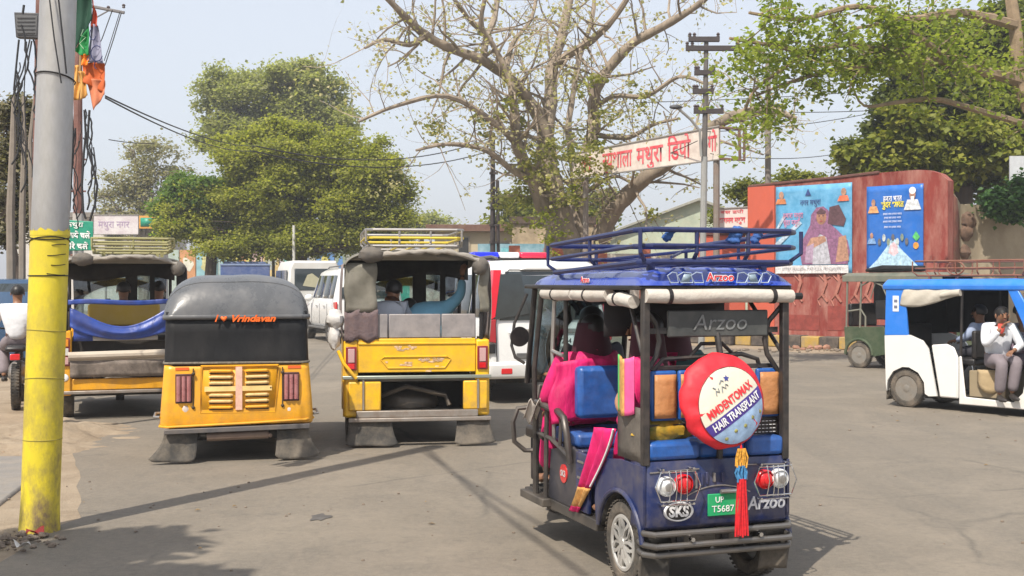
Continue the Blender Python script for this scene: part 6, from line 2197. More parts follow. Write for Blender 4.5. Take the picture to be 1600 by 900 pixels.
def big_auto(loc, head, label, yellow, tan, rack_m, lamps='square', tarp=False, closed=True):
    """larger cargo-bodied auto, rear window open; width 1.5"""
    t = thing('auto_rickshaw', loc, head, label, 'auto rickshaw')
    w = 0.74
    hood_m = mat('weathered_hood', (0.15, 0.14, 0.11), 0.55, var=0.3, scale=4, dirt=0.5, dcol=(0.28, 0.25, 0.21), dscale=3, bump=0.5, bscale=6)
    side_m = mat('faded_side_cloth', (0.24, 0.2, 0.19), 0.8, var=0.3, scale=4, dirt=0.4, dcol=(0.36, 0.26, 0.24), bump=0.4, bscale=8)
    # corner pillars carrying the lamps
    for sx in (-1, 1):
        mb = MB()
        x0, x1 = sorted((sx * 0.6, sx * (w + 0.005)))
        mb.prism([(x0, 0.3), (x1, 0.3), (x1, 1.09), (x0, 1.09)], 'y', 0.0, 0.16)
        cp = mb.build('corner_panel', yellow, t, bevel=0.025)
        mb = MB()
        mb.prism([(0.1, 0.3), (0.1, 1.08), (0.9, 1.08), (1.0, 0.9), (1.0, 0.32), (0.86, 0.3), (0.82, 0.42)] + [(0.5 + 0.3 * cos(R(a)), 0.24 + 0.29 * sin(R(a))) for a in (30, 60, 90, 120, 150)] + [(0.16, 0.3)], 'x', sx * w - 0.012, sx * w + 0.012)
        mb.build('side_panel', yellow, t, bevel=0.005)
        mb = MB()
        xa, xb = sorted((sx * (0.615 if not tarp else 0.62), sx * (0.725 if not tarp else 0.73)))
        za, zb = (0.78, 1.02) if not tarp else (0.66, 1.0)
        mb.box(xa, xb, -0.022, 0.0, za, zb)
        lp = mb.build('tail_lamp', mat('dark_red_housing', (0.22, 0.015, 0.02), 0.35, coat=0.4), t, bevel=0.006)
        if not tarp:
            mb = MB()
            mb.box(xa + 0.022, xb - 0.022, -0.032, -0.02, za + 0.08, zb - 0.02)
            mb.build('lens', mat('pale_pink_lens', (0.55, 0.33, 0.34), 0.2, coat=0.4, dirt=0.3), lp, bevel=0.004)
            mb = MB()
            mb.box(xa + 0.022, xb - 0.022, -0.03, -0.02, za + 0.015, za + 0.07)
            mb.build('lens', red_lens, lp, bevel=0.003)
        else:
            for k in range(3):
                mb = MB()
                mb.box(xa + 0.015, xb - 0.015, -0.034, -0.02, za + 0.02 + k * 0.108, za + 0.108 + k * 0.108)
                mb.build('lens', [mat('pale_pink_lens', (0.55, 0.33, 0.34), 0.2, coat=0.4), clear_lens, amber_lens][k], lp, bevel=0.006)
            mb = MB()
            mb.ball((sx * 0.68, -0.004, 0.52), (0.045, 0.008, 0.045), 12, 6)
            mb.build('round_sticker', white_print, cp)
    if not tarp:
        # tailgate with pressed panel
        mb = MB()
        mb.box(-0.6, 0.6, 0.0, 0.03, 0.755, 1.1)
        g = mb.build('tailgate', yellow, t, bevel=0.008)
        mb = MB()
        mb.tube([(-0.37, -0.004, 0.885), (-0.34, -0.006, 0.915), (0.3, -0.006, 0.915), (0.34, -0.004, 0.885), (0.28, -0.004, 0.8), (-0.3, -0.004, 0.8)], 0.008, 6, closed=True)
        mb.build('pressed_panel_edge', yellow, g)
        mb = MB()
        mb.box(-0.6, 0.6, -0.012, 0.002, 1.04, 1.06)
        mb.build('pressed_line', yellow, g, bevel=0.004)
        pk = mat('peeled_print', (0.62, 0.42, 0.25), 0.6, var=0.5, scale=30)
        mb = MB()
        for k in range(26):
            x, z = random.choice([(-0.2, 0.84), (0.12, 0.87), (-0.1, 1.0), (0.2, 0.79)])
            x += jit(0.12)
            z += jit(0.025)
            a = 0.01 + random.random() * 0.03
            mb.add([(x - a, -0.0035, z - 0.007), (x + a * 0.8, -0.0035, z - 0.01), (x + a, -0.0035, z + 0.008), (x - a * 0.7, -0.0035, z + 0.01)], [(0, 1, 2, 3)])
        mb.build('peeled_print', pk, g, kind='stuff')
        text('UP 85', 0.06, pk, g, rot=BACK, loc=(0.13, -0.006, 0.88), width=0.2)
        mb = MB()
        mb.box(-0.76, 0.76, -0.035, 0.0, 0.69, 0.725)
        mb.build('chrome_bar', mat('greenish_steel', (0.35, 0.4, 0.36), 0.35, 0.7, dirt=0.5, dcol=(0.3, 0.24, 0.16)), t, bevel=0.006)
        # seat back band in three sections
        for (a, b) in ((-0.61, -0.3), (-0.29, 0.24), (0.25, 0.6)):
            mb = MB()
            mb.box(a, b, 0.01, 0.05, 1.105, 1.35)
            mb.build('window_band', mat('grey_plastic_sheet', (0.26, 0.24, 0.24), 0.4, var=0.2, dirt=0.5, dcol=(0.33, 0.28, 0.25), bump=0.3, bscale=8), t, bevel=0.01)
        for x in (-0.55, 0.62):
            mb = MB()
            mb.tube([(x, -0.04, 0.68), (x, -0.04, 0.38)], 0.012, 6)
            mb.build('steel_strip', steel, t)
    else:
        # open tailgate with worn boards
        mb = MB()
        mb.box(-0.66, 0.66, 0.02, 0.06, 0.36, 0.5)
        g = mb.build('lower_panel', yellow, t, bevel=0.01)
        mb = MB()
        mb.grid(lambda u, v: (-0.62 + 1.24 * u, -0.02 - 0.02 * v + 0.008 * sin(9 * u), 0.52 + 0.2 * v), 12, 4)
        mb.build('torn_board', mat('torn_brown_board', (0.12, 0.1, 0.085), 0.8, var=0.5, scale=7, dirt=0.6, dcol=(0.4, 0.33, 0.28), dscale=5), t, thick=0.012)
        mb = MB()
        mb.tube([(-0.64, -0.03, 0.78), (0.64, -0.03, 0.8)], 0.05, 10)
        mb.tube([(-0.64, 0.0, 0.74), (0.64, 0.0, 0.74)], 0.04, 8)
        mb.build('folded_canvas', mat('beige_canvas', (0.52, 0.46, 0.38), 0.8, dirt=0.5, dcol=(0.3, 0.24, 0.18), bump=0.4, bscale=12), t)
        mb = MB()
        mb.box(-0.6, 0.6, 0.1, 0.16, 0.8, 0.95)
        mb.build('inner_board', dark_void, t)
        # yellow seat back and the blue sheet slung over the rear opening
        mb = MB()
        mb.box(-0.42, 0.45, 0.45, 0.55, 1.12, 1.4)
        sb = mb.build('seat_back', mat('mustard_vinyl', (0.5, 0.33, 0.03), 0.5, dirt=0.4), t, bevel=0.03)
        tp = mat('blue_tarpaulin', (0.012, 0.05, 0.28), 0.35, var=0.35, scale=5, bump=0.6, bscale=6, dirt=0.2)
        mb = MB()

        def sheet(u, v):
            x = -0.62 + 1.24 * u
            top = 1.38 - 0.27 * max(0, sin(pi * (u * 0.93 + 0.03))) ** 1.3 + 0.05 * u
            bot = 1.14 - 0.17 * sin(pi * u) ** 0.7
            return (x, -0.02 - 0.03 * sin(pi * u) * sin(pi * v) + 0.012 * sin(9 * v + 6 * (u - 0.5) ** 2), top + (bot - top) * v)
        mb.grid(sheet, 28, 10)
        mb.build('slung_sheet', tp, t, thick=0.008)
        mb = MB()
        mb.grid(lambda u, v: (-0.64 + 1.28 * u, -0.03 + 0.01 * sin(12 * u), 1.4 + 0.035 * sin(8 * u) * 0.3 + 0.06 * v), 20, 3)
        mb.build('sheet_band', tp, t, thick=0.02)
        mb = MB()
        mb.grid(lambda u, v: (-0.58 + 0.22 * u, -0.0, 0.96 + 0.2 * v), 3, 3)
        mb.build('sheet_corner', tp, t, thick=0.01)
        mb = MB()
        mb.box(-0.45, 0.4, 0.0, 0.04, 0.96, 1.02)
        mb.build('grey_rail', mat('grey_pad', (0.3, 0.28, 0.26), 0.7), t, bevel=0.01)
    # engine bay and underside
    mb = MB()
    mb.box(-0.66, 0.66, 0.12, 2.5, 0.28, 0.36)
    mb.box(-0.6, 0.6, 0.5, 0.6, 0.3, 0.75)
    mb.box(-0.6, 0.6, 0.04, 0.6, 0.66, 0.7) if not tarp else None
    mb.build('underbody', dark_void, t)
    mb = MB()
    mb.ball((-0.05, 0.35, 0.42), (0.3, 0.18, 0.14), 16, 10, lambda p, d: p * (1 + 0.15 * mnoise.noise(d * 4)))
    mb.tube([(-0.35, 0.2, 0.5), (-0.1, 0.12, 0.6), (0.3, 0.15, 0.5), (0.34, 0.1, 0.4)], 0.025, 8)
    mb.build('engine', mat('oily_metal', (0.09, 0.075, 0.06), 0.5, 0.5, dirt=0.6, dcol=(0.2, 0.15, 0.1)), t)
    for (x0, x1, z0, z1, y0) in ((-0.62, 0.62, 0.3, 0.37, -0.05), (-0.7, 0.75, 0.26, 0.3, -0.09)) if not tarp else ((-0.74, 0.74, 0.32, 0.36, -0.06),):
        mb = MB()
        mb.box(x0, x1, y0, y0 + 0.05, z0, z1)
        mb.build('bumper_beam', rust_chrome, t, bevel=0.008)
    if not tarp:
        for sx in (-1, 1):
            mb = MB()
            mb.box(-0.7 if sx < 0 else 0.47, -0.37 if sx < 0 else 0.72, -0.03, 0.03, 0.37, 0.665)
            mb.build('lower_pillar', yellow, t, bevel=0.015)
        for x0, x1 in ((-0.7, -0.26), (0.4, 0.74)):
            flap(t, x0, x1, 0.27, -0.05, -0.03, 0.06, 0.03)
    wheel(t, -w + 0.09, 0.5, 0.24, 0.13, -1)
    wheel(t, w - 0.09, 0.5, 0.24, 0.13, 1)
    wheel(t, 0, 2.55, 0.24, 0.11, 1, name='front_wheel')
    # canvas hood: arched, with rolled rear edge and sagging
    zt = 2.0

    def hood(u, v):
        a = -1 + 2 * u
        y = -0.04 + 2.3 * v
        side = (1 - abs(a) ** 3.6) ** 0.55
        rise = 0.16 * side * (0.85 + 0.15 * min(1, v * 6)) * (1 - 0.5 * max(0, (v - 0.8) / 0.2) ** 2)
        z = 1.84 + rise + 0.012 * sin(7 * a + 1) * (1 - v) + 0.01 * sin(14 * v)
        return (a * (w - 0.01), y - 0.05 * (1 - abs(a)) * (1 - v), z)
    mb = MB()
    mb.grid(lambda u, v: hood(0.5 - 0.5 * cos(pi * u), v), 32, 28)
    mb.build('hood', hood_m, t, smooth=80, thick=0.012)
    mb = MB()
    n = 18
    mb.tube([(-0.36 + 0.98 * i / n, -0.075 - 0.02 * sin(pi * i / n), 1.95 + 0.035 * sin(pi * (i / n)) - 0.05 * max(0, (i / n - 0.75)) * 4 + 0.006 * sin(i * 1.7)) for i in range(n + 1)],
            [0.026 + 0.009 * sin(i * 2.1) for i in range(n + 1)], 10)
    mb.build('rolled_flap', mat('light_roll', (0.3, 0.28, 0.25), 0.8, dirt=0.4, bump=0.5, bscale=12), t)
    mb = MB()
    mb.ball((-0.47, -0.06, 1.95), (0.13, 0.09, 0.08), 12, 8, lambda p, d: p * (1 + 0.25 * mnoise.noise(d * 3)))
    mb.build('bunched_flap', mat('dark_bunched_cloth', (0.09, 0.085, 0.08), 0.8, dirt=0.4, bump=0.5, bscale=14), t)
    mb = MB()
    mb.ball((0.64, -0.04, 1.84), (0.09, 0.08, 0.09), 12, 8, lambda p, d: p * (1 + 0.25 * mnoise.noise(d * 3 + Vector((4, 0, 0)))))
    mb.build('bunched_flap', mat('dark_bunched_cloth', (0.09, 0.085, 0.08), 0.8, dirt=0.4, bump=0.5, bscale=14), t)
    # rear frame, side cloths
    for sx in (-1, 1):
        mb = MB()
        for q in ([(sx * 0.66, 0.03, 1.08), (sx * 0.67, 0.03, 1.84)], [(sx * 0.7, 0.95, 0.9), (sx * 0.7, 0.95, 1.84)], [(sx * 0.66, 2.05, 0.95), (sx * 0.66, 1.95, 1.84)]):
            mb = MB()
            mb.tube(q, 0.021, 8)
            mb.build('post', black_steel, t)
        mb = MB()
        wide = 0.32 if (sx < 0 and not tarp) else 0.1
        mb.grid(lambda u, v: (sx * (w - 0.005 - wide * u) + 0.01 * sin(9 * v), 0.0 + 0.012 * sin(8 * v + 5 * u), 1.87 - (0.5 if not tarp else 0.55) * v), 6, 10)
        mb.build('rear_flap', hood_m if not tarp else black_cloth, t, thick=0.008)
        mb = MB()
        if not tarp:
            mb.grid(lambda u, v: (sx * (w + 0.008 + 0.02 * sin(pi * v) + 0.006 * sin(20 * u)), 0.02 + 0.85 * u, 1.86 - 0.78 * v), 12, 10)
        else:
            mb.grid(lambda u, v: (sx * (w + 0.008 + 0.01 * sin(pi * v)), 0.02 + 0.16 * u, 1.86 - 0.78 * v), 6, 10)
        mb.build('side_cloth', side_m, t, thick=0.006)
        if not tarp and sx < 0:
            mb = MB()
            mb.grid(lambda u, v: (-(w - 0.0 - 0.34 * u), -0.012 + 0.008 * sin(16 * u), 1.38 - 0.3 * v - 0.02 * sin(11 * u)), 12, 6)
            mb.build('patterned_cloth', mat('patterned_cloth', (0.5, 0.33, 0.31), 0.8, var=0.7, scale=18, bump=0.4, col2=(0.12, 0.09, 0.1)), t, thick=0.006)
            mb = MB()
            mb.ball((-0.83, 0.05, 1.3), (0.09, 0.1, 0.1), 12, 10, lambda p, d: p * (1 + 0.2 * mnoise.noise(d * 3)))
            mb.ball((-0.84, 0.05, 1.12), (0.06, 0.07, 0.13), 12, 10, lambda p, d: p * (1 + 0.3 * mnoise.noise(d * 3)))
            mb.build('hanging_bag', mat('white_bag', (0.62, 0.6, 0.58), 0.7, bump=0.4, bscale=18), t)
            mb = MB()
            mb.tube([(-0.8, 0.0, 0.98), (-0.75, -0.05, 0.86), (-0.62, -0.05, 0.7)], 0.018, 8)
            mb.build('side_stay', yellow, t)
    mb = MB()
    mb.grid(lambda u, v: (-0.68 + 1.36 * u, 1.3 + 0.02 * sin(9 * u), 1.92 - (0.2 + 0.04 * sin(7 * u)) * v), 14, 4)
    mb.build('inner_curtain', dark_void, t, thick=0.01)
    mb = MB()
    mb.box(0.05, 0.2, 1.28, 1.33, 1.1, 1.8)
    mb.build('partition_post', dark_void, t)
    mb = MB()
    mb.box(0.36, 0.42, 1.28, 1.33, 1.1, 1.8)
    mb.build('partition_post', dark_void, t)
    # benches, bulkhead, front
    mb = MB()
    mb.box(-0.6, 0.6, 0.2, 0.6, 0.9, 1.02)
    mb.build('rear_seat', black_steel, t, bevel=0.03)
    mb = MB()
    mb.box(-0.6, 0.6, 1.3, 1.36, 0.5, 1.12)
    mb.build('bulkhead', mat('grey_board', (0.12, 0.11, 0.1), 0.7), t, bevel=0.01)
    mb = MB()
    mb.loft([[(x * ww, y, z) for x, z in [(-1, 0.32), (-1, 0.8), (-0.9, h), (0.9, h), (1, 0.8), (1, 0.32)]] for (ww, y, h) in ((0.7, 1.95, 1.08), (0.66, 2.3, 1.05), (0.5, 2.65, 0.9), (0.3, 2.8, 0.7))])
    mb.build('front_cowl', yellow, t, bevel=0.02)
    for sx in (-1, 1):
        mb = MB()
        mb.prism([(1.0, 0.32), (1.0, 0.9), (1.25, 0.95), (1.3, 0.5), (1.8, 0.5), (1.95, 0.9), (1.95, 0.32)], 'x', sx * 0.71 - 0.01, sx * 0.71 + 0.01)
        mb.build('door_sill', yellow, t, bevel=0.006)
    mb = MB()
    mb.add([(-0.6, 2.24, 1.06), (0.6, 2.24, 1.06), (0.62, 2.03, 1.82), (-0.62, 2.03, 1.82)], [(0, 1, 2, 3)])
    mb.build('windscreen', wind_glass, t, thick=0.006)
    if rack_m:
        rack(t, -0.5 if not tarp else -0.35, 0.46 if not tarp else 0.58, 0.05, 1.5, 2.045 if not tarp else 2.06, 2.21, steel if not tarp else rack_m, nx=3 if not tarp else 2, ny=2, r=0.016, cols=rack_m)
    return t


B_LOC = W(652, 0, 12.35).xy.to_3d()
big_auto(B_LOC, -9, 'yellow auto rickshaw with open rear window, rolled grey canvas hood and yellow roof rack', taxi_yellow2, None,
         mat('yellow_rack_paint', (0.65, 0.5, 0.03), 0.5, dirt=0.4))
C_LOC = W(193, 0, 14.8).xy.to_3d()
big_auto(C_LOC, -19, 'muddy yellow auto rickshaw with slung blue sheet behind the yellow lamp post', taxi_yellow, None,
         mat('olive_rack_paint', (0.3, 0.28, 0.12), 0.6, dirt=0.4), tarp=True)


def local(o, head, p):
    a = R(head)
    return Vector((o.x + p[0] * cos(a) + p[1] * sin(a), o.y - p[0] * sin(a) + p[1] * cos(a), p[2]))


lb = mat('light_blue_shirt', (0.18, 0.42, 0.58), 0.75, bump=0.4, bscale=14)
ws = mat('white_shirt', (0.66, 0.68, 0.72), 0.75, bump=0.5, bscale=12, var=0.08)
gt = mat('grey_trousers', (0.2, 0.17, 0.185), 0.8, bump=0.4, bscale=14)
bs = mat('black_shirt', (0.02, 0.02, 0.022), 0.8)
person(local(B_LOC, -9, (-0.26, 0.38, 1.06)), -11, 'passenger with short black hair, left in the open rear window of the middle auto rickshaw', mat('pale_grey_shirt', (0.45, 0.48, 0.55), 0.7), gt, J=dict(
    chest=(0, 0.0, 0.28), neck=(0.02, 0.03, 0.4), head=(0.05, 0.05, 0.52), crown=(0.05, 0.05, 0.6), shl=(-0.2, 0, 0.34), shr=(0.14, 0, 0.34)))
person(local(B_LOC, -9, (0.25, 0.4, 1.02)), -11, 'passenger in light blue shirt leaning over with raised arm in the middle auto rickshaw', lb, gt, J=dict(
    belly=(-0.05, 0.05, 0.2), chest=(-0.1, 0.12, 0.33), neck=(-0.2, 0.32, 0.36), head=(-0.26, 0.42, 0.36), crown=(-0.28, 0.5, 0.36), shl=(-0.28, 0.1, 0.3), shr=(0.12, 0.1, 0.38),
    elr=(0.26, 0.1, 0.52), har=(0.28, 0.12, 0.72), ell=(-0.35, 0.2, 0.15), hal=(-0.3, 0.3, 0.05)))
person(local(C_LOC, -19, (0.02, 1.1, 1.04)), -19, 'dark-haired rider seen from behind in the middle of the muddy auto rickshaw', bs, gt, J=dict(
    chest=(0, 0.0, 0.26), neck=(0, 0.03, 0.4), head=(0, 0.05, 0.52), crown=(0, 0.05, 0.62), shl=(-0.17, 0.02, 0.34), shr=(0.17, 0.02, 0.34)))
person(local(C_LOC, -19, (0.5, 1.75, 0.95)), -19, 'person in white shirt at the front right of the muddy auto rickshaw', ws, gt)

# ---------------------------------------------------------------- cars
car_white = mat('car_white', (0.76, 0.76, 0.75), 0.25, coat=0.6, var=0.03, dirt=0.3, dcol=(0.5, 0.45, 0.38), low=0.8)
tinted = mat('tinted_glass', (0.025, 0.035, 0.04), 0.06, var=0.2, coat=0.8)
grey_plastic = mat('grey_plastic', (0.09, 0.09, 0.092), 0.6, dirt=0.4, dcol=(0.3, 0.26, 0.2))


def suv(loc, head, label, Hh=1.98, hw=0.91, L=4.45, police=False, wr=0.36):
    t = thing('suv', loc, head, label, 'car')
    zb, zw = 0.42, 1.16 if not police else 1.12

    def ring(y, k, zroof, zbelt, kw=1.0):
        h = hw * k
        hr = h * 0.8 * kw
        a = [(-h * 0.93, zb), (-h, zb + 0.12), (-h, zbelt - 0.12), (-h * 0.975, zbelt), (-hr * 1.06, zroof - 0.14), (-hr, zroof - 0.05), (-hr * 0.85, zroof)]
        a += [(0, zroof + 0.015)] + [(-x, z) for x, z in a[::-1]]
        return [(x, y, z) for x, z in a]
    mb = MB()
    mb.loft([ring(0.0, 0.93, Hh - 0.22, zw), ring(0.05, 0.98, Hh - 0.08, zw), ring(0.22, 1, Hh - 0.01, zw), ring(0.9, 1, Hh, zw), ring(2.1, 1, Hh - 0.02, zw), ring(2.5, 1, Hh - 0.07, zw),
             ring(3.15, 1, zw + 0.05, zw - 0.04, 1.15), ring(3.3, 1, zw, zw - 0.08, 1.18), ring(4.2, 0.95, zw - 0.14, zw - 0.2, 1.18), ring(L, 0.85, 0.85, 0.75, 1.15)])
    body = mb.build('body', car_white, t, smooth=30, bevel=0.02)
    # glass
    def glass(q, nm='side_window', m=tinted):
        mb = MB()
        mb.add(q, [tuple(range(len(q)))])
        return mb.build(nm, m, t, thick=0.02, bevel=0.006)
    wt, wb = Hh - 0.2, zw + 0.06
    rx = lambda z: hw * (0.97 - (0.97 - 0.84) * (z - zw) / (Hh - 0.14 - zw)) + 0.008
    if police:
        # wraparound tailgate window, pillar lamps, plate recess
        glass([(-rx(wb) + 0.14, -0.012, wb - 0.03), (rx(wb) - 0.14, -0.012, wb - 0.03), (rx(wt) - 0.13, 0.012, wt + 0.04), (-rx(wt) + 0.13, 0.012, wt + 0.04)], 'rear_window')
        mb = MB()
        mb.prism([(-0.32, zw + 0.12), (-0.82, zw + 0.04), (-0.74, wt + 0.0), (-0.45, wt + 0.02)], 'y', -0.035, -0.02)
        mb.build('dark_quarter', tinted, t, bevel=0.004)
        for sx in (-1, 1):
            mb = MB()
            mb.prism([(sx * 0.79, zw + 0.08), (sx * 0.9, zw + 0.02), (sx * 0.83, wt + 0.06), (sx * 0.72, wt + 0.06)], 'y', -0.035, 0.12)
            mb.build('tail_lamp', mat('bright_red_lens', (0.75, 0.005, 0.03), 0.15, coat=0.6), t, bevel=0.01)
            mb = MB()
            mb.prism([(sx * 0.79, 0.84), (sx * 0.91, 0.86), (sx * 0.91, zw + 0.02), (sx * 0.79, zw + 0.06)], 'y', -0.035, 0.1)
            mb.build('lower_lamp', mat('dark_red_lens', (0.4, 0.02, 0.03), 0.15, coat=0.6), t, bevel=0.01)
            mb = MB()
            mb.box(min(sx * 0.8, sx * 0.91), max(sx * 0.8, sx * 0.91), -0.03, 0.1, 0.7, 0.83)
            mb.build('lamp_surround', black_steel, t, bevel=0.01)
            mb = MB()
            mb.box(min(sx * 0.58, sx * 0.74), max(sx * 0.58, sx * 0.74), -0.1, -0.07, 0.42, 0.5)
            mb.build('bumper_reflector', red_lens, t, bevel=0.01)
        mb = MB()
        mb.tube([(-0.78, -0.03, 0.55), (-0.8, -0.03, 1.1), (-0.72, -0.01, 1.72), (-0.6, 0.0, 1.84), (0.6, 0.0, 1.84), (0.72, -0.01, 1.72), (0.8, -0.03, 1.1), (0.78, -0.03, 0.55)], 0.008, 6)
        mb.build('tailgate_gap', black_steel, t)
        mb = MB()
        mb.prism([(-0.45, 1.84), (-0.35, 1.9), (0.35, 1.9), (0.45, 1.84)], 'y', -0.05, 0.1)
        mb.build('spoiler', car_white, t, bevel=0.02)
        mb = MB()
        mb.box(-0.34, 0.34, -0.03, -0.005, 0.78, 0.93)
        pl = mb.build('number_plate', white_print, t, bevel=0.005)
        text('UP85 BA 1234', 0.1, black_steel, pl, rot=BACK, loc=(0, -0.033, 0.855), width=0.6)
        mb = MB()
        mb.box(-0.38, 0.38, -0.045, 0.0, 0.97, 1.03)
        mb.build('plate_garnish', steel, t, bevel=0.01)
        mb = MB()
        mb.box(-0.5, 0.5, -0.03, -0.008, 0.62, 0.7)
        mb.build('tailgate_groove', grey_plastic, t, bevel=0.01)
        mb = MB()
        mb.tube([(-0.62, -0.035, 0.98), (-0.5, -0.05, 0.985)], 0.02, 8)
        mb.build('handle', car_white, t)
        mb = MB()
        shell(mb, upath(0.93, 0.1, 0.4), [(0.36, 0.97, -0.06), (0.4, 1, -0.08), (0.54, 1, -0.09), (0.58, 0.985, -0.05)])
        mb.build('rear_bumper', car_white, t, thick=0.02)
    else:
        glass([(-rx(wb) + 0.1, -0.01, wb), (rx(wb) - 0.1, -0.01, wb), (rx(wt) - 0.1, 0.03, wt), (-rx(wt) + 0.1, 0.03, wt)], 'rear_window')
        for sx in (-1, 1):
            mb = MB()
            mb.prism([(-0.04, 0.92), (0.22, 0.98), (0.26, 1.12), (-0.04, 1.14)], 'x', sx * (hw - 0.03), sx * (hw + 0.012))
            mb.build('tail_lamp', red_lens, t, bevel=0.01)
        mb = MB()
        shell(mb, upath(hw + 0.02, 0.12, 0.5), [(0.38, 0.97, -0.06), (0.42, 1, -0.08), (0.62, 1, -0.08), (0.66, 0.985, -0.04)])
        mb.build('rear_bumper', car_white, t, thick=0.02)
        mb = MB()
        mb.box(-0.26, 0.26, -0.03, -0.006, 0.8, 0.92)
        mb.build('number_plate', white_print, t, bevel=0.005)
    for sx in (-1, 1):
        for (a0, a1, b0, b1) in ((0.42, 1.0, 0.3, 1.0), (1.06, 1.9, 1.06, 1.85), (1.96, 2.85, 1.92, 2.4)):
            glass([(sx * rx(wb), a0, wb), (sx * rx(wb), a1, wb), (sx * (rx(wt)), b1, wt), (sx * (rx(wt)), b0, wt)])
        for y in (1.03, 1.93, 2.95):
            mb = MB()
            mb.tube([(sx * (hw + 0.002), y, 0.5), (sx * (hw + 0.002), y, zw - 0.1)], 0.006, 4)
            mb.build('door_gap', black_steel, t)
        for y in (1.2, 2.1):
            mb = MB()
            mb.tube([(sx * (hw + 0.02), y, 1.0), (sx * (hw + 0.03), y + 0.1, 1.0), (sx * (hw + 0.02), y + 0.2, 1.0)], 0.016, 6)
            mb.build('handle', chrome, t)
        mb = MB()
        mb.box(min(sx * (hw - 0.05), sx * (hw + 0.06)), max(sx * (hw - 0.05), sx * (hw + 0.06)), 1.2, 3.1, 0.36, 0.42)
        mb.build('side_step', grey_plastic, t, bevel=0.015)
        mb = MB()
        mb.ball((sx * (hw + 0.12), 2.75, 1.22), (0.12, 0.07, 0.1), 12, 8)
        mb.build('wing_mirror', car_white if not police else black_steel, t)
        for y in (0.8, 3.6):
            mb = MB()
            pts = [(y + (wr + 0.07) * cos(R(a)), wr + (wr + 0.09) * sin(R(a))) for a in range(-8, 189, 14)]
            mb.prism(pts, 'x', sx * (hw - 0.12), sx * (hw + 0.006))
            mb.build('wheel_arch', dark_void, t)
            wheel(t, sx * (hw - 0.1), y, wr, 0.23, sx, tyre_m=rubber, rim_m=steel)
        mb = MB()
        mb.tube([(sx * 0.62, 0.5, Hh + 0.03), (sx * 0.64, 0.7, Hh + 0.06), (sx * 0.64, 2.0, Hh + 0.04), (sx * 0.62, 2.2, Hh)], 0.018, 8)
        mb.build('roof_rail', grey_plastic, t)
    mb = MB()
    mb.box(-hw * 0.85, hw * 0.85, 0.1, L - 0.2, 0.28, 0.45)
    mb.build('underbody', dark_void, t)
    glass([(-0.72, 3.12, zw + 0.04), (0.72, 3.12, zw + 0.04), (0.64, 2.55, Hh - 0.1), (-0.64, 2.55, Hh - 0.1)], 'windscreen')
    if police:
        mb = MB()
        mb.box(-0.6, 0.6, 1.8, 2.05, Hh + 0.03, Hh + 0.06)
        lbar = mb.build('light_bar', black_steel, t, bevel=0.01)
        for (x0, x1, m) in ((-0.6, -0.18, mat('blue_beacon', (0.005, 0.02, 0.75), 0.15, coat=0.5)), (-0.17, 0.15, white_print), (0.16, 0.62, mat('red_beacon', (0.8, 0.01, 0.06), 0.15, coat=0.5))):
            mb = MB()
            mb.box(x0, x1, 1.78, 2.07, Hh + 0.06, Hh + 0.15)
            mb.build('beacon', m, lbar, bevel=0.03)
    return t


suv((0.53, 16.75, 0), -18, 'white police SUV with red and blue roof light bar behind the blue electric rickshaw', police=True)
suv((-3.85, 32.8, 0), -22, 'white SUV driving away between the two nearest yellow auto rickshaws', Hh=2.05, hw=0.95)


def box_van():
    t = thing('van', (W(492, 0, 39).x, 39, 0), -20, 'small white van with open rear window, beyond the farther white SUV', 'van')
    def ring(y, k, zr):
        a = [(-0.84 * k, 0.5), (-0.86 * k, 1.3), (-0.8 * k, zr - 0.2), (-0.7 * k, zr), (0.7 * k, zr), (0.8 * k, zr - 0.2), (0.86 * k, 1.3), (0.84 * k, 0.5)]
        return [(x, y, z) for x, z in a]
    mb = MB()
    mb.loft([ring(0, 0.97, 2.3), ring(0.1, 1, 2.36), ring(2.4, 1, 2.34), ring(3.0, 0.98, 1.9), ring(3.5, 0.95, 1.3), ring(3.7, 0.9, 1.1)])
    mb.build('body', mat('dusty_white', (0.62, 0.62, 0.6), 0.5, dirt=0.4), t, bevel=0.03)
    mb = MB()
    mb.box(-0.66, 0.66, -0.02, 0.02, 1.4, 2.1)
    w = mb.build('rear_window', tinted, t, bevel=0.02)
    mb = MB()
    mb.prism([(-0.4, 1.55), (0.3, 1.45), (0.35, 1.62), (-0.1, 1.95), (-0.25, 1.9)], 'y', -0.04, -0.022)
    mb.build('sheet_inside', mat('beige_sheet', (0.4, 0.38, 0.26), 0.7), w)
    for sx in (-1, 1):
        mb = MB()
        mb.prism([(0.3, 1.35), (1.2, 1.35), (1.2, 2.05), (0.3, 2.05)], 'x', sx * 0.84, sx * 0.87)
        mb.build('side_window', tinted, t)
        mb = MB()
        mb.prism([(1.4, 1.35), (2.6, 1.35), (2.4, 2.05), (1.4, 2.05)], 'x', sx * 0.84, sx * 0.87)
        mb.build('side_window', tinted, t)
        mb = MB()
        mb.box(min(sx * 0.7, sx * 0.82), max(sx * 0.7, sx * 0.82), -0.03, 0.01, 0.9, 1.2)
        mb.build('tail_lamp', red_lens, t)
        for y in (0.7, 3.0):
            wheel(t, sx * 0.76, y, 0.31, 0.18, sx, tyre_m=rubber)


box_van()


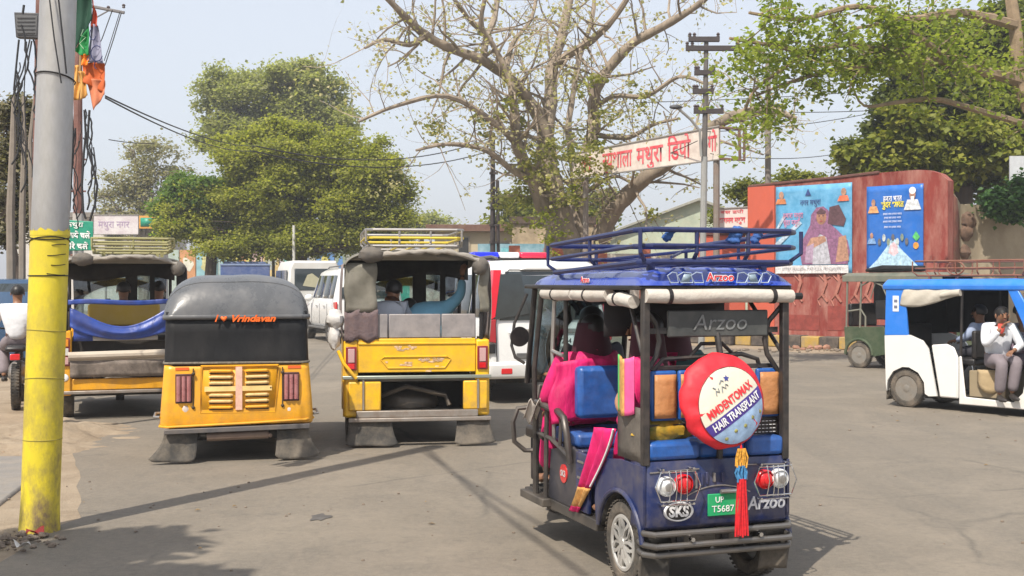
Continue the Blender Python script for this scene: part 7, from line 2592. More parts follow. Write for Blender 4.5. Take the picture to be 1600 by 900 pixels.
def blue_truck():
    t = thing('truck', (W(383, 0, 46).x, 46, 0), -12, 'small blue truck ahead in the traffic, beyond the closed auto rickshaw', 'truck')
    bp = mat('truck_blue', (0.05, 0.09, 0.24), 0.5, dirt=0.5, dcol=(0.25, 0.25, 0.3))
    mb = MB()
    mb.box(-0.9, 0.9, 0, 0.05, 0.9, 2.35)
    mb.build('tailgate', bp, t, bevel=0.02)
    for sx in (-1, 1):
        mb = MB()
        mb.box(min(sx * 0.86, sx * 0.92), max(sx * 0.86, sx * 0.92), 0.02, 2.8, 0.9, 2.3)
        mb.build('side_board', bp, t, bevel=0.01)
        for y in (0.7, 3.3):
            wheel(t, sx * 0.75, y, 0.36, 0.2, sx, tyre_m=rubber)
    mb = MB()
    mb.box(-0.86, 0.86, 0.05, 2.8, 0.8, 0.9)
    mb.box(-0.4, 0.4, 0.1, 3.6, 0.5, 0.8)
    mb.build('bed', dark_void, t)
    mb = MB()
    mb.prism([(2.9, 0.5), (2.9, 2.5), (3.7, 2.45), (4.1, 1.5), (4.15, 0.6)], 'x', -0.88, 0.88)
    mb.build('cab', bp, t, bevel=0.06)
    mb = MB()
    mb.box(-0.94, 0.94, -0.03, 0.0, 2.3, 2.36)
    mb.build('top_rail', mat('pale_blue_rail', (0.2, 0.26, 0.4), 0.5), t)
    person(Vector((W(383, 0, 46).x + 0.1, 44.6, 1.15)), -12, 'motorcyclist with dark hair in front of the small blue truck', bs, gt)


blue_truck()


def blue_car():
    """dark blue hatchback at the left edge, behind the motorcyclist"""
    x, y = W(-10, 0, 21).x, 21
    t = thing('car', (x, y, 0), -19, 'dark blue car at the left edge behind the motorcycle', 'car')
    bp = mat('car_dark_blue', (0.03, 0.07, 0.14), 0.25, coat=0.6)
    def ring(y, k, zr, zw_, kr):
        a = [(-0.8 * k, 0.3), (-0.84 * k, 0.6), (-0.83 * k, zw_), (-0.66 * kr, zr - 0.05), (-0.55 * kr, zr), (0.55 * kr, zr), (0.66 * kr, zr - 0.05), (0.83 * k, zw_), (0.84 * k, 0.6), (0.8 * k, 0.3)]
        return [(x, y, z) for x, z in a]
    mb = MB()
    mb.loft([ring(0, 0.92, 1.1, 1.0, 1.1), ring(0.1, 1, 1.35, 1.05, 1.05), ring(0.4, 1, 1.72, 1.08, 1), ring(1.8, 1, 1.74, 1.08, 1), ring(2.3, 1, 1.66, 1.06, 1), ring(3.0, 1, 1.1, 1.0, 1.2), ring(3.9, 0.85, 0.8, 0.7, 1.1)])
    mb.build('body', bp, t, bevel=0.02)
    mb = MB()
    mb.add([(-0.68, 0.02, 1.12), (0.68, 0.02, 1.12), (0.6, 0.32, 1.64), (-0.6, 0.32, 1.64)], [(0, 1, 2, 3)])
    mb.build('rear_window', tinted, t, thick=0.03)
    for sx in (-1, 1):
        mb = MB()
        mb.add([(sx * 0.83, 0.5, 1.12), (sx * 0.83, 2.5, 1.12), (sx * 0.68, 2.1, 1.62), (sx * 0.68, 0.6, 1.62)], [(0, 1, 2, 3)])
        mb.build('side_window', tinted, t, thick=0.03)
        mb = MB()
        mb.box(min(sx * 0.68, sx * 0.82), max(sx * 0.68, sx * 0.82), -0.02, 0.06, 0.8, 1.02)
        mb.build('tail_lamp', red_lens, t, bevel=0.01)
        for yy in (0.7, 3.1):
            wheel(t, sx * 0.74, yy, 0.3, 0.18, sx, tyre_m=rubber)


blue_car()


def motorcycle():
    D = 15.6
    x = W(22, 0, D).x
    head = -19
    t = thing('motorcycle', (x, D, 0), head, 'black motorcycle ridden away at the left edge behind the yellow lamp post', 'motorcycle')
    wheel(t, 0, 0.32, 0.3, 0.1, -1, tyre_m=rubber, rim=0.78, name='rear_wheel')
    wheel(t, 0, 1.6, 0.3, 0.09, -1, tyre_m=rubber, rim=0.8, name='front_wheel')
    mb = MB()
    mb.tube([(0, 0.32, 0.3), (0, 0.8, 0.42), (0, 1.2, 0.5), (0, 1.32, 0.9)], 0.03, 8)
    mb.tube([(0.0, 1.6, 0.3), (0.0, 1.35, 0.98)], 0.03, 8)
    mb.tube([(0, 0.3, 0.72), (0, 0.8, 0.72), (0, 1.3, 0.85)], 0.03, 8)
    mb.build('frame', black_steel, t)
    mb = MB()
    mb.ball((0, 0.85, 0.45), (0.14, 0.2, 0.17), 12, 8)
    mb.build('engine', steel, t)
    mb = MB()
    mb.ball((0, 1.1, 0.85), (0.13, 0.25, 0.12), 14, 10)
    mb.build('fuel_tank', black_steel, t)
    mb = MB()
    mb.box(-0.13, 0.13, 0.15, 0.9, 0.76, 0.84)
    mb.build('seat', black_steel, t, bevel=0.04)
    mb = MB()
    mb.tube([(-0.35, 1.2, 1.05), (-0.1, 1.3, 1.02), (0.1, 1.3, 1.02), (0.35, 1.2, 1.05)], 0.014, 8)
    mb.build('handlebar', black_steel, t)
    mb = MB()
    mb.box(-0.06, 0.06, 0.08, 0.14, 0.66, 0.74)
    mb.build('tail_lamp', red_lens, t, bevel=0.01)
    mb = MB()
    mb.tube([(0.16, 0.1, 0.36), (0.16, 0.6, 0.33), (0.1, 0.85, 0.3)], 0.04, 8)
    mb.build('exhaust', chrome, t)
    for sx in (-1, 1):
        mb = MB()
        mb.tube([(sx * 0.3, 1.22, 1.06), (sx * 0.36, 1.2, 1.2)], 0.008, 6)
        mb.ball((sx * 0.38, 1.2, 1.24), (0.07, 0.02, 0.05), 10, 6)
        mb.build('mirror', black_steel, t)
    person(local(Vector((x, D, 0)), head, (0, 0.62, 0.9)), head, 'motorcyclist in billowing white shirt at the left edge of the road', ws, gt,
           J=dict(elr=(0.28, 0.28, 0.26), har=(0.33, 0.55, 0.16), ell=(-0.28, 0.28, 0.26), hal=(-0.33, 0.55, 0.16), knl=(-0.2, 0.4, -0.12), knr=(0.2, 0.4, -0.12), anl=(-0.18, 0.2, -0.5), anr=(0.18, 0.2, -0.5)))


motorcycle()


# ---------------------------------------------------------------- white and blue electric rickshaw on the right, seen from its side
def side_rickshaw():
    HD = 140
    t = thing('electric_rickshaw', (5.66, 16.5, 0), HD, 'white electric rickshaw with bright blue roof and pillars, coming towards the camera on the right', 'electric rickshaw')
    # local: y forward, x right; its right flank (x=+0.5) faces the camera; y=0 rear axle
    wh = mat('white_panel', (0.74, 0.73, 0.7), 0.35, coat=0.3, var=0.04, dirt=0.35, dcol=(0.5, 0.43, 0.34), low=0.6)
    bl = mat('sky_blue_paint', (0.02, 0.2, 0.72), 0.3, coat=0.5, var=0.1, dirt=0.2)
    hw = 0.5
    for sx in (-1, 1):
        X = sx * hw
        th = 0.016
        # rear quarter: white, with arch
        pr = [(-0.3, 0.3), (-0.32, 0.95), (0.06, 0.97), (0.25, 0.9), (0.33, 0.8), (0.46, 0.18), (0.34, 0.17)] + [(0.29 * cos(R(a)), 0.25 + 0.29 * sin(R(a))) for a in (-10, 20, 50, 80, 100, 130, 160, 185)] + [(-0.29, 0.2)]
        mb = MB()
        mb.prism(pr, 'x', X - th, X + th)
        mb.build('rear_quarter_panel', wh, t, bevel=0.012)
        mb = MB()
        mb.prism([(0.38, 0.85), (0.6, 0.87), (0.7, 0.83), (0.76, 0.7), (0.76, 0.17), (0.5, 0.17)], 'x', X - th, X + th + 0.006 * 1)
        mb.build('door', wh, t, bevel=0.02)
        mb = MB()
        mb.prism([(0.77, 0.1), (0.77, 0.72), (0.8, 0.72), (0.86, 0.2), (1.5, 0.18), (1.62, 0.3), (1.72, 0.85), (2.0, 0.9), (2.0, 0.1)], 'x', X - th, X + th)
        mb.build('front_panel', wh, t, bevel=0.012)
        # blue rear pillar and roof band, front pillar; far-side pillars blackened to imitate cabin shade
        mb = MB()
        mb.prism([(-0.32, 0.95), (-0.3, 1.6), (-0.02, 1.6), (0.04, 0.96)], 'x', X - th - 0.004, X + th + 0.002)
        pl = mb.build('rear_pillar', bl if sx > 0 else black_cloth, t, bevel=0.01)
        if sx > 0:
            mb = MB()
            mb.box(X + th + 0.003, X + th + 0.007, -0.19, -0.1, 1.28, 1.49)
            st = mb.build('pillar_sticker', white_print, pl)
            for zz in (1.42, 1.34):
                mb = MB()
                mb.box(X + th + 0.0075, X + th + 0.009, -0.17, -0.12, zz - 0.02, zz + 0.02)
                mb.build('sticker_mark', mat('slate_print', (0.15, 0.17, 0.25), 0.6), st)
        mb = MB()
        mb.prism([(1.42, 1.58), (1.56, 1.58), (1.78, 1.2), (1.86, 0.86), (1.7, 0.84), (1.62, 1.15)], 'x', X - th, X + th)
        mb.build('front_pillar', bl if sx > 0 else black_cloth, t, bevel=0.012)
        mb = MB()
        mb.tube([(X * 0.97, 0.78, 0.7), (X * 0.97, 0.8, 1.6)], 0.018, 8)
        mb.build('middle_post', black_steel, t)
        wheel(t, sx * (hw - 0.05), 0, 0.25, 0.11, sx)
        mb = MB()
        mb.grid(lambda u, v: (sx * (hw - 0.2 + 0.18 * u), -0.31, 0.3 - 0.22 * v), 3, 4)
        mb.build('mud_flap', flap_m, t, thick=0.008)
    mb = MB()
    mb.loft([[(x, y, z) for x, z in [(-0.53 * k, 1.57), (-0.54 * k, 1.64), (-0.48 * k, zt_), (0.48 * k, zt_), (0.54 * k, 1.64), (0.53 * k, 1.57)]] for (y, k, zt_) in ((-0.36, 0.95, 1.66), (-0.3, 1, 1.71), (1.5, 1, 1.72), (1.75, 0.96, 1.7), (1.95, 0.9, 1.62))])
    mb.build('roof', bl, t, bevel=0.015)
    mb = MB()
    mb.box(-0.46, 0.46, -0.28, 1.95, 0.14, 0.2)
    mb.build('floor', dark_void, t)
    mb = MB()
    mb.prism([(-0.48, 0.2), (0.48, 0.2), (0.48, 0.95), (-0.48, 0.95)], 'y', -0.32, -0.3)
    mb.build('rear_panel', wh, t, bevel=0.01)
    mb = MB()
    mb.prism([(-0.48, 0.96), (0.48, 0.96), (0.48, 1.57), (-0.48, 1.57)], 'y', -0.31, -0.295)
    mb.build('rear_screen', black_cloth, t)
    for (y0, y1, z0, z1, nm) in ((-0.2, 0.25, 0.6, 0.7, 'rear_seat'), (-0.28, -0.18, 0.7, 1.1, 'rear_backrest'), (0.62, 0.95, 0.6, 0.69, 'front_seat'), (0.9, 0.97, 0.69, 1.05, 'front_backrest'), (1.1, 1.4, 0.56, 0.64, 'driver_seat')):
        mb = MB()
        mb.box(-0.45, 0.45, y0, y1, z0, z1)
        mb.build(nm, black_steel, t, bevel=0.025)
    mb = MB()
    mb.box(-0.44, 0.44, 0.87, 1.36, 0.2, 0.54)
    mb.build('seat_box', mat('ochre_box', (0.3, 0.24, 0.15), 0.8, dirt=0.5), t, bevel=0.01)
    mb = MB()
    mb.grid(lambda u, v: (0.47 + 0.03 * sin(6 * u), 1.0 + 0.34 * u, 0.56 - (0.18 + 0.12 * sin(3 * u)) * v), 8, 5)
    mb.build('seat_cloth', mat('ochre_cloth', (0.4, 0.3, 0.17), 0.8, bump=0.5, bscale=12), t, thick=0.008)
    # side curtain, sagging, with its rolled end
    mb = MB()

    def cur(u, v):
        y = -0.02 + 0.8 * u
        dip = (0.22 + 0.04 * sin(4 * u)) * (1 - 0.62 * u ** 1.6)
        return (0.515 + 0.02 * sin(pi * v) + 0.006 * sin(18 * u + 6 * v), y - 0.07 * v * (1 - u), 1.58 - dip * v)
    mb.grid(cur, 22, 8)
    mb.build('side_curtain', mat('beige_curtain', (0.5, 0.46, 0.39), 0.8, bump=0.5, bscale=9, dirt=0.3, dcol=(0.3, 0.26, 0.2)), t, thick=0.01)
    mb = MB()
    mb.tube([(0.52, 0.52, 1.5), (0.53, 0.68, 1.53), (0.53, 0.8, 1.54)], [0.035, 0.045, 0.045], 12)
    mb.build('rolled_curtain', MATS['beige_curtain'], t)
    # dark sheet added across the far side, stands in for the cabin's shade
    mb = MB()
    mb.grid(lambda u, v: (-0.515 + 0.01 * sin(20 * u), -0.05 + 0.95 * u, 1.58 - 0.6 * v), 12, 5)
    mb.build('far_shade_sheet', black_cloth, t, thick=0.008)
    mb = MB()
    mb.add([(-0.45, 1.98, 0.92), (0.45, 1.98, 0.92), (0.43, 1.72, 1.56), (-0.43, 1.72, 1.56)], [(0, 1, 2, 3)])
    mb.build('windscreen', wind_glass, t, thick=0.006)
    mb = MB()
    mb.add([(0.5, 1.74, 1.28), (0.5, 1.86, 0.9), (0.47, 1.98, 0.92), (0.45, 1.75, 1.52), (0.5, 1.62, 1.54)], [(0, 1, 2, 3, 4)])
    mb.build('quarter_glass', wind_glass, t, thick=0.005)
    mb = MB()
    mb.loft([[(x * ww, y, z) for x, z in [(-1, 0.15), (-1, 0.6), (-0.9, h), (0.9, h), (1, 0.6), (1, 0.15)]] for (ww, y, h) in ((0.5, 1.96, 0.93), (0.48, 2.15, 0.88), (0.38, 2.35, 0.7))])
    mb.build('front_cowl', wh, t, bevel=0.02)
    mb = MB()
    mb.tube([(-0.28, 1.62, 0.95), (0, 1.72, 0.92), (0.28, 1.62, 0.95)], 0.014, 8)
    mb.tube([(0, 1.72, 0.92), (0, 1.95, 0.5)], 0.02, 8)
    mb.build('handlebar', black_steel, t)
    wheel(t, 0, 2.05, 0.24, 0.1, 1, name='front_wheel')
    rack(t, -0.46, 0.46, 0.1, 1.6, 1.76, 1.95, mat('rusty_brown_rack', (0.2, 0.07, 0.045), 0.6, dirt=0.4), nx=3, ny=5, r=0.012)
    mb = MB()
    mb.tube([(0.48, 0.7 + 0.12 * cos(a), 1.855 + 0.085 * sin(a)) for a in np.linspace(0, 2 * pi, 16, endpoint=False)], 0.01, 6, closed=True)
    mb.build('rack_ring', MATS['rusty_brown_rack'], t)
    O = Vector((5.66, 16.5, 0))

    def Lc(p):
        return local(O, HD, p)
    person(Lc((0.36, 1.2, 0.68)), HD + 38, 'driver in white shirt and grey trousers sitting sideways in the white and blue electric rickshaw', ws, gt,
           J=dict(chest=(0, 0.06, 0.3), neck=(0, 0.12, 0.46), head=(0.02, 0.2, 0.57), crown=(0.02, 0.22, 0.66), shr=(0.17, 0.08, 0.41), shl=(-0.17, 0.08, 0.41), elr=(0.24, 0.2, 0.2), har=(0.08, 0.3, 0.42),
                  ell=(-0.22, 0.22, 0.2), hal=(-0.06, 0.34, 0.14), knl=(-0.1, 0.36, 0.02), knr=(0.08, 0.34, 0.0), anl=(-0.06, 0.3, -0.4), anr=(0.08, 0.26, -0.42)))
    person(Lc((0.02, 1.3, 0.66)), HD + 10, 'passenger in purple and grey beside the driver of the white and blue electric rickshaw', mat('purple_grey_cloth', (0.16, 0.08, 0.14), 0.8, col2=(0.35, 0.33, 0.36), scale=8), MATS['purple_grey_cloth'],
           J=dict(chest=(0, 0.06, 0.3), neck=(0, 0.1, 0.44)))
    person(Lc((-0.05, 0.78, 0.76)), HD + 180, 'passenger in pale blue shirt in the dark cabin of the white and blue electric rickshaw', mat('pale_blue_shirt', (0.3, 0.36, 0.5), 0.8), MATS['dark_trousers'],
           J=dict(chest=(0, 0.0, 0.24), neck=(0, 0.03, 0.38), head=(0, 0.05, 0.5), crown=(0, 0.05, 0.6), shl=(-0.17, 0.02, 0.32), shr=(0.17, 0.02, 0.32), knl=(-0.1, 0.2, 0), knr=(0.1, 0.2, 0)))
    mb = MB()
    mb.ball((0, 0, 0), (0.045, 0.05, 0.1), 10, 8, lambda p, d: p * (1 + 0.2 * mnoise.noise(d * 3)))
    o = mb.build('scarf', mat('coral_cloth', (0.75, 0.1, 0.07), 0.7), None)
    o.location = Lc((0.47, 1.32, 1.12))
    tag(o, 'coral red scarf end at the chest of the driver in the white shirt', 'scarf')


side_rickshaw()


def green_rickshaw():
    HD = 138
    O = Vector((7.15, 23.9, 0))
    t = thing('electric_rickshaw', O, HD, 'dark green electric rickshaw parked by the red wall with an open frame and grey roof', 'electric rickshaw')
    gr = mat('army_green_paint', (0.045, 0.07, 0.035), 0.45, dirt=0.4, dcol=(0.2, 0.18, 0.12))
    gf = mat('grey_green_frame', (0.16, 0.16, 0.13), 0.5, dirt=0.4)
    hw = 0.52
    for sx in (-1, 1):
        X = sx * hw
        mb = MB()
        mb.prism([(-0.3, 0.3), (-0.33, 0.8), (0.55, 0.82), (0.66, 0.3)] + [(0.29 * cos(R(a)), 0.25 + 0.29 * sin(R(a))) for a in (-5, 20, 50, 80, 100, 130, 160, 185)], 'x', X - 0.012, X + 0.012)
        mb.build('rear_quarter_panel', gr, t, bevel=0.01)
        mb = MB()
        mb.prism([(0.68, 0.22), (0.7, 0.55), (0.9, 0.72), (1.1, 0.7), (1.2, 0.25)], 'x', X - 0.012, X + 0.012)
        mb.build('side_panel', gr, t, bevel=0.01)
        mb = MB()
        mb.prism([(0.6, 0.18), (0.6, 0.26), (2.1, 0.24), (2.1, 0.16)], 'x', X - 0.04, X + 0.02)
        mb.build('sill', gr, t, bevel=0.01)
        for (y, y2) in ((-0.28, -0.26), (0.02, 0.05), (0.85, 0.87), (1.7, 1.62)):
            mb = MB()
            mb.tube([(X, y, 0.78), (X, y2, 1.78)], 0.02, 8)
            mb.build('post', gf, t)
        mb = MB()
        mb.tube([(X, -0.24, 1.1), (X, 0.04, 1.14), (X, 0.14, 1.0), (X, 0.14, 0.8)], 0.018, 8)
        mb.tube([(X, 0.05, 1.6), (X, 0.25, 1.7), (X, 0.5, 1.6), (X, 0.6, 1.4)], 0.016, 8)
        mb.tube([(X, 0.25, 1.35), (X, 0.35, 1.65), (X, 0.75, 1.65), (X, 0.85, 1.4)], 0.012, 8)
        mb.build('curved_rail', gf, t)
        mb = MB()
        mb.tube([(X + sx * 0.01, 0.3 * cos(R(a)), 0.26 + 0.3 * sin(R(a))) for a in range(0, 181, 15)], 0.03, 8)
        mb.build('wheel_arch', gr, t)
        wheel(t, sx * (hw - 0.04), 0, 0.25, 0.11, sx)
    wheel(t, 0, 1.95, 0.25, 0.1, 1, name='front_wheel')
    mb = MB()
    mb.box(-0.5, 0.5, -0.3, 2.1, 0.24, 0.3)
    mb.build('floor', dark_void, t)
    for (a, b, c, d, nm) in ((-0.25, 0.2, 0.7, 0.8, 'rear_seat'), (-0.29, -0.2, 0.8, 1.25, 'rear_backrest'), (0.7, 1.05, 0.62, 0.72, 'front_seat'), (0.98, 1.06, 0.72, 1.2, 'front_backrest')):
        mb = MB()
        mb.box(-0.47, 0.47, a, b, c, d)
        mb.build(nm, mat('maroon_vinyl', (0.2, 0.03, 0.04), 0.5) if 'seat' in nm and nm.endswith('seat') else black_steel, t, bevel=0.03)
    mb = MB()
    mb.box(0.3, 0.44, 0.3, 0.9, 0.95, 1.32)
    mb.build('black_box', black_steel, t, bevel=0.02)
    mb = MB()
    mb.grid(lambda u, v: (-0.5 + 0.01 * sin(9 * u), -0.3 + 2.1 * u, 1.78 - 0.75 * v), 12, 4)
    mb.build('far_shade_sheet', black_cloth, t, thick=0.01)  # dark sheet closing the far side so the cabin stays dark
    for sx in (-1, 1):
        mb = MB()
        mb.box(sx * 0.55 - 0.012, sx * 0.55 + 0.012, -0.35, 1.75, 1.68, 1.79)
        mb.build('roof_valance', mat('olive_grey_roof', (0.14, 0.15, 0.12), 0.5, dirt=0.5), t, bevel=0.004)
    mb = MB()
    mb.loft([[(x, y, z) for x, z in [(-0.56 * k, 1.77), (-0.56 * k, 1.8), (-0.45 * k, zt_), (0.45 * k, zt_), (0.56 * k, 1.8), (0.56 * k, 1.77)]] for (y, k, zt_) in ((-0.38, 0.95, 1.82), (-0.3, 1, 1.85), (1.6, 1, 1.86), (2.0, 0.9, 1.8))])
    mb.build('roof', mat('olive_grey_roof', (0.14, 0.15, 0.12), 0.5, dirt=0.5), t, bevel=0.01)
    mb = MB()
    mb.tube([(0.35, 0.05, 1.9), (0.35, 0.4, 1.93), (0.35, 1.3, 1.93)], [0.03, 0.07, 0.05], 8)
    mb.build('roof_roll', black_cloth, t)
    mb = MB()
    mb.prism([(2.0, 0.25), (1.95, 0.9), (2.1, 0.95), (2.4, 0.7), (2.4, 0.4)], 'x', -0.45, 0.45)
    mb.build('front_cowl', gr, t, bevel=0.03)
    mb = MB()
    mb.add([(-0.46, 2.0, 0.94), (0.46, 2.0, 0.94), (0.44, 1.72, 1.76), (-0.44, 1.72, 1.76)], [(0, 1, 2, 3)])
    mb.build('windscreen', wind_glass, t, thick=0.006)


green_rickshaw()

# ---------------------------------------------------------------- trees
rng = np.random.default_rng(11)
bark_m = mat('grey_brown_bark', (0.28, 0.225, 0.17), 0.9, var=0.35, scale=3, dirt=0.4, dcol=(0.09, 0.07, 0.05), dscale=4, bump=0.7, bscale=14, stretch=(1, 1, 0.35))
dark_bark = mat('dark_bark', (0.09, 0.068, 0.052), 0.9, var=0.35, scale=3, bump=0.7, bscale=14, stretch=(1, 1, 0.35))


def leaves(name, P, size, m, parent, flat=0.35, droop=0.0, kind='stuff'):
    """one small folded leaf per point"""
    P = np.asarray(P, dtype=np.float64)
    n = len(P)
    if n == 0:
        return None
    d = rng.normal(size=(n, 3))
    d[:, 2] = d[:, 2] * flat - droop
    d /= np.linalg.norm(d, axis=1, keepdims=True)
    up = rng.normal(size=(n, 3)) * 0.6 + np.array([0, -0.1, 1.0])
    s = np.cross(d, up)
    s /= np.linalg.norm(s, axis=1, keepdims=True) + 1e-9
    L = size * rng.uniform(0.6, 1.35, size=(n, 1))
    Wd = L * rng.uniform(0.32, 0.5, size=(n, 1))
    nrm = np.cross(s, d)
    V = np.empty((n, 4, 3))
    V[:, 0] = P
    V[:, 1] = P + d * L * 0.45 + s * Wd + nrm * L * 0.08
    V[:, 2] = P + d * L - nrm * L * 0.1
    V[:, 3] = P + d * L * 0.45 - s * Wd + nrm * L * 0.08
    me = bpy.data.meshes.new(name)
    me.vertices.add(n * 4)
    me.vertices.foreach_set('co', V.reshape(-1))
    me.loops.add(n * 4)
    me.loops.foreach_set('vertex_index', np.arange(n * 4, dtype=np.int32))
    me.polygons.add(n)
    me.polygons.foreach_set('loop_start', np.arange(0, n * 4, 4, dtype=np.int32))
    me.polygons.foreach_set('loop_total', np.full(n, 4, dtype=np.int32))
    me.materials.append(m)
    me.update()
    me.validate()
    o = bpy.data.objects.new(name, me)
    COL.objects.link(o)
    o.parent = parent
    return o


def clumps(lobes, nclump, per, cr, shell_=0.55):
    """points in leaf clumps spread over the outer part of each lobe"""
    out = []
    vol = np.array([l[3] * l[4] * l[5] for l in lobes]) ** 0.75
    vol /= vol.sum()
    for l, f in zip(lobes, vol):
        k = max(3, int(nclump * f))
        ns = max(5, min(26, int(l[3] * l[5] * 8)))
        sd_ = rng.normal(size=(ns, 3))
        sd_ /= np.linalg.norm(sd_, axis=1, keepdims=True)
        sc_c = np.array(l[:3]) + sd_ * np.array(l[3:6]) * rng.uniform(0.35, 1.05, size=(ns, 1))
        sr_ = rng.uniform(0.14, 0.46, size=ns)
        w_s = rng.integers(0, ns, size=k)
        d = rng.normal(size=(k, 3))
        d[:, 2] += 0.55
        d /= np.linalg.norm(d, axis=1, keepdims=True)
        r = rng.uniform(shell_, 1.04, size=(k, 1))
        c = sc_c[w_s] + d * r * np.array(l[3:6]) * sr_[w_s][:, None]
        q = rng.normal(size=(k, per, 3)) * cr * np.array([1, 1, 0.6]) * rng.uniform(0.5, 1.4, size=(k, 1, 1))
        out.append((c[:, None, :] + q).reshape(-1, 3))
    return np.concatenate(out)


def grow(mb, tips, p, d, r, length, depth, spread=0.6, up=0.15, seg=4, kids=3, wig=0.18):
    """recursive limb; leaves twig tips in tips"""
    pts, rs = [p.copy()], [r]
    q = p.copy()
    dd = d.normalized()
    for i in range(seg):
        dd = (dd + Vector((jit(wig), jit(wig), jit(wig) + up * 0.25))).normalized()
        q = q + dd * length / seg
        pts.append(q.copy())
        rs.append(r * (1 - 0.62 * (i + 1) / seg))
        if depth <= 1:
            tips.append(q.copy())
    mb.tube(pts, rs, 5 if r > 0.04 else 3, cap=False)
    if depth <= 0:
        return
    for k in range(kids):
        i = random.randint(1, seg)
        base = pts[i]
        a = Vector((jit(1), jit(1), jit(1) * 0.8 + up)).normalized()
        nd = (dd * (1 - spread) + a * spread).normalized()
        grow(mb, tips, base, nd, rs[i] * 0.62, length * random.uniform(0.5, 0.8), depth - 1, spread, up, seg, kids, wig)


def along(pts, rs, step=0.5):
    out = []
    for (a, ra), (b, rb) in zip(zip(pts, rs), zip(pts[1:], rs[1:])):
        n = max(1, int((b - a).length / step))
        out += [(a.lerp(b, i / n), ra + (rb - ra) * i / n, (b - a).normalized()) for i in range(n)]
    return out


def smooth_line(pts, rs, n=5):
    P, Rr = [], []
    m = len(pts)
    for i in range(m - 1):
        p0, p1, p2, p3 = pts[max(i - 1, 0)], pts[i], pts[i + 1], pts[min(i + 2, m - 1)]
        for k in range(n):
            t = k / n
            P.append(0.5 * ((2 * p1) + (p2 - p0) * t + (2 * p0 - 5 * p1 + 4 * p2 - p3) * t * t + (3 * p1 - p0 - 3 * p2 + p3) * t ** 3))
            Rr.append(rs[i] + (rs[i + 1] - rs[i]) * t)
    return P + [pts[-1]], Rr + [rs[-1]]


# --- big sparse tree in the middle
TD = 38.0
ct = thing('bare_tree', W(880, 0, TD).xy.to_3d(), 0, 'large spreading tree with sparse yellow-green leaves behind the depot board', 'tree')
org = W(880, 0, TD).xy.to_3d()
limbs = [
    # pixel path at the tree, radii in px, depth offsets
    ([(885, 530, 0), (880, 440, 0), (878, 370, 0), (868, 320, 0), (855, 265, 0), (853, 215, 0)], [38, 31, 27, 21, 18, 15], 1),
    ([(910, 530, .5), (905, 440, .5), (903, 370, .5), (905, 310, .6), (915, 250, .8), (928, 200, 1), (927, 160, 1), (942, 120, .8), (985, 70, .5), (1035, 42, 0), (1090, 8, -.6), (1130, -30, -1)], [22, 19, 16, 13, 12, 11, 9, 9, 8, 7, 5, 3], 2),
    ([(853, 215, 0), (838, 175, -.2), (812, 140, -.5), (790, 118, -.8), (755, 95, -1.2), (705, 76, -1.6), (665, 55, -2), (625, 18, -2.6), (590, -20, -3)], [12, 10.5, 9, 8.5, 8, 7, 7, 5, 4], 2),
    ([(853, 215, 0), (860, 160, .3), (862, 110, .6), (876, 60, 1), (890, 0, 1.3), (905, -60, 1.6)], [12, 11, 10, 8, 7, 5], 2),
    ([(866, 100, .6), (890, 84, .2), (925, 62, -.3), (958, 30, -.8), (985, -10, -1.2)], [8, 7, 6.5, 5, 4], 2),
    ([(850, 330, -.3), (828, 270, -.8), (808, 225, -1.2), (803, 165, -1.4), (795, 120, -1.4), (770, 70, -1.6), (752, 40, -1.8), (757, 0, -2)], [12, 10, 9, 7, 5, 4, 4, 3], 2),
    ([(755, 92, -1.2), (760, 60, -1), (772, 30, -.7), (778, -10, -.4)], [6, 5.5, 5, 4], 1),
    ([(768, 62, -1), (740, 38, -1.4), (718, 10, -1.8), (700, -15, -2)], [4, 3.5, 3.5, 3], 1),
    ([(938, 375, .5), (955, 335, .2), (985, 300, -.2), (1012, 275, -.6), (1045, 255, -.9), (1078, 225, -1.4), (1112, 200, -2), (1150, 180, -2.4), (1200, 172, -2.8), (1245, 185, -3)], [17, 14, 13, 11, 10, 9, 9, 8, 6, 3], 1),
    ([(900, 300, .5), (895, 250, 1.4), (888, 200, 2), (895, 150, 2.4), (905, 90, 2.6), (925, 30, 3), (930, -30, 3.2)], [8, 7, 6, 5, 5, 4, 3], 2),
    ([(860, 300, -.4), (800, 265, -1.2), (760, 235, -1.8), (700, 225, -2.2), (650, 235, -2.6)], [7, 5, 4, 3, 2], 1),
    ([(808, 225, -1.2), (770, 190, -2), (700, 150, -2.6), (620, 165, -3), (560, 190, -3.4)], [6, 5, 4, 3, 2], 1),
    ([(927, 170, 1), (960, 150, .4), (1010, 150, 0), (1060, 120, -.4), (1100, 130, -.8)], [5, 4, 4, 3, 2], 1),
    ([(905, 310, .5), (930, 290, 0), (960, 275, -.4), (985, 285, -.6)], [5, 4, 3, 2], 1),
    ([(790, 118, -.8), (800, 70, -.4), (830, 30, 0), (840, -20, .3)], [5, 4, 3, 3], 1),
    ([(925, 210, 1), (980, 215, .4), (1020, 195, 0), (1060, 185, -.4)], [5, 4, 3, 2], 1),
    ([(665, 55, -2), (640, 70, -2.3), (600, 62, -2.6), (570, 75, -3)], [5, 4, 3, 2], 1),
]
random.seed(5)
tips = []
mbt = MB()
mbb = MB()
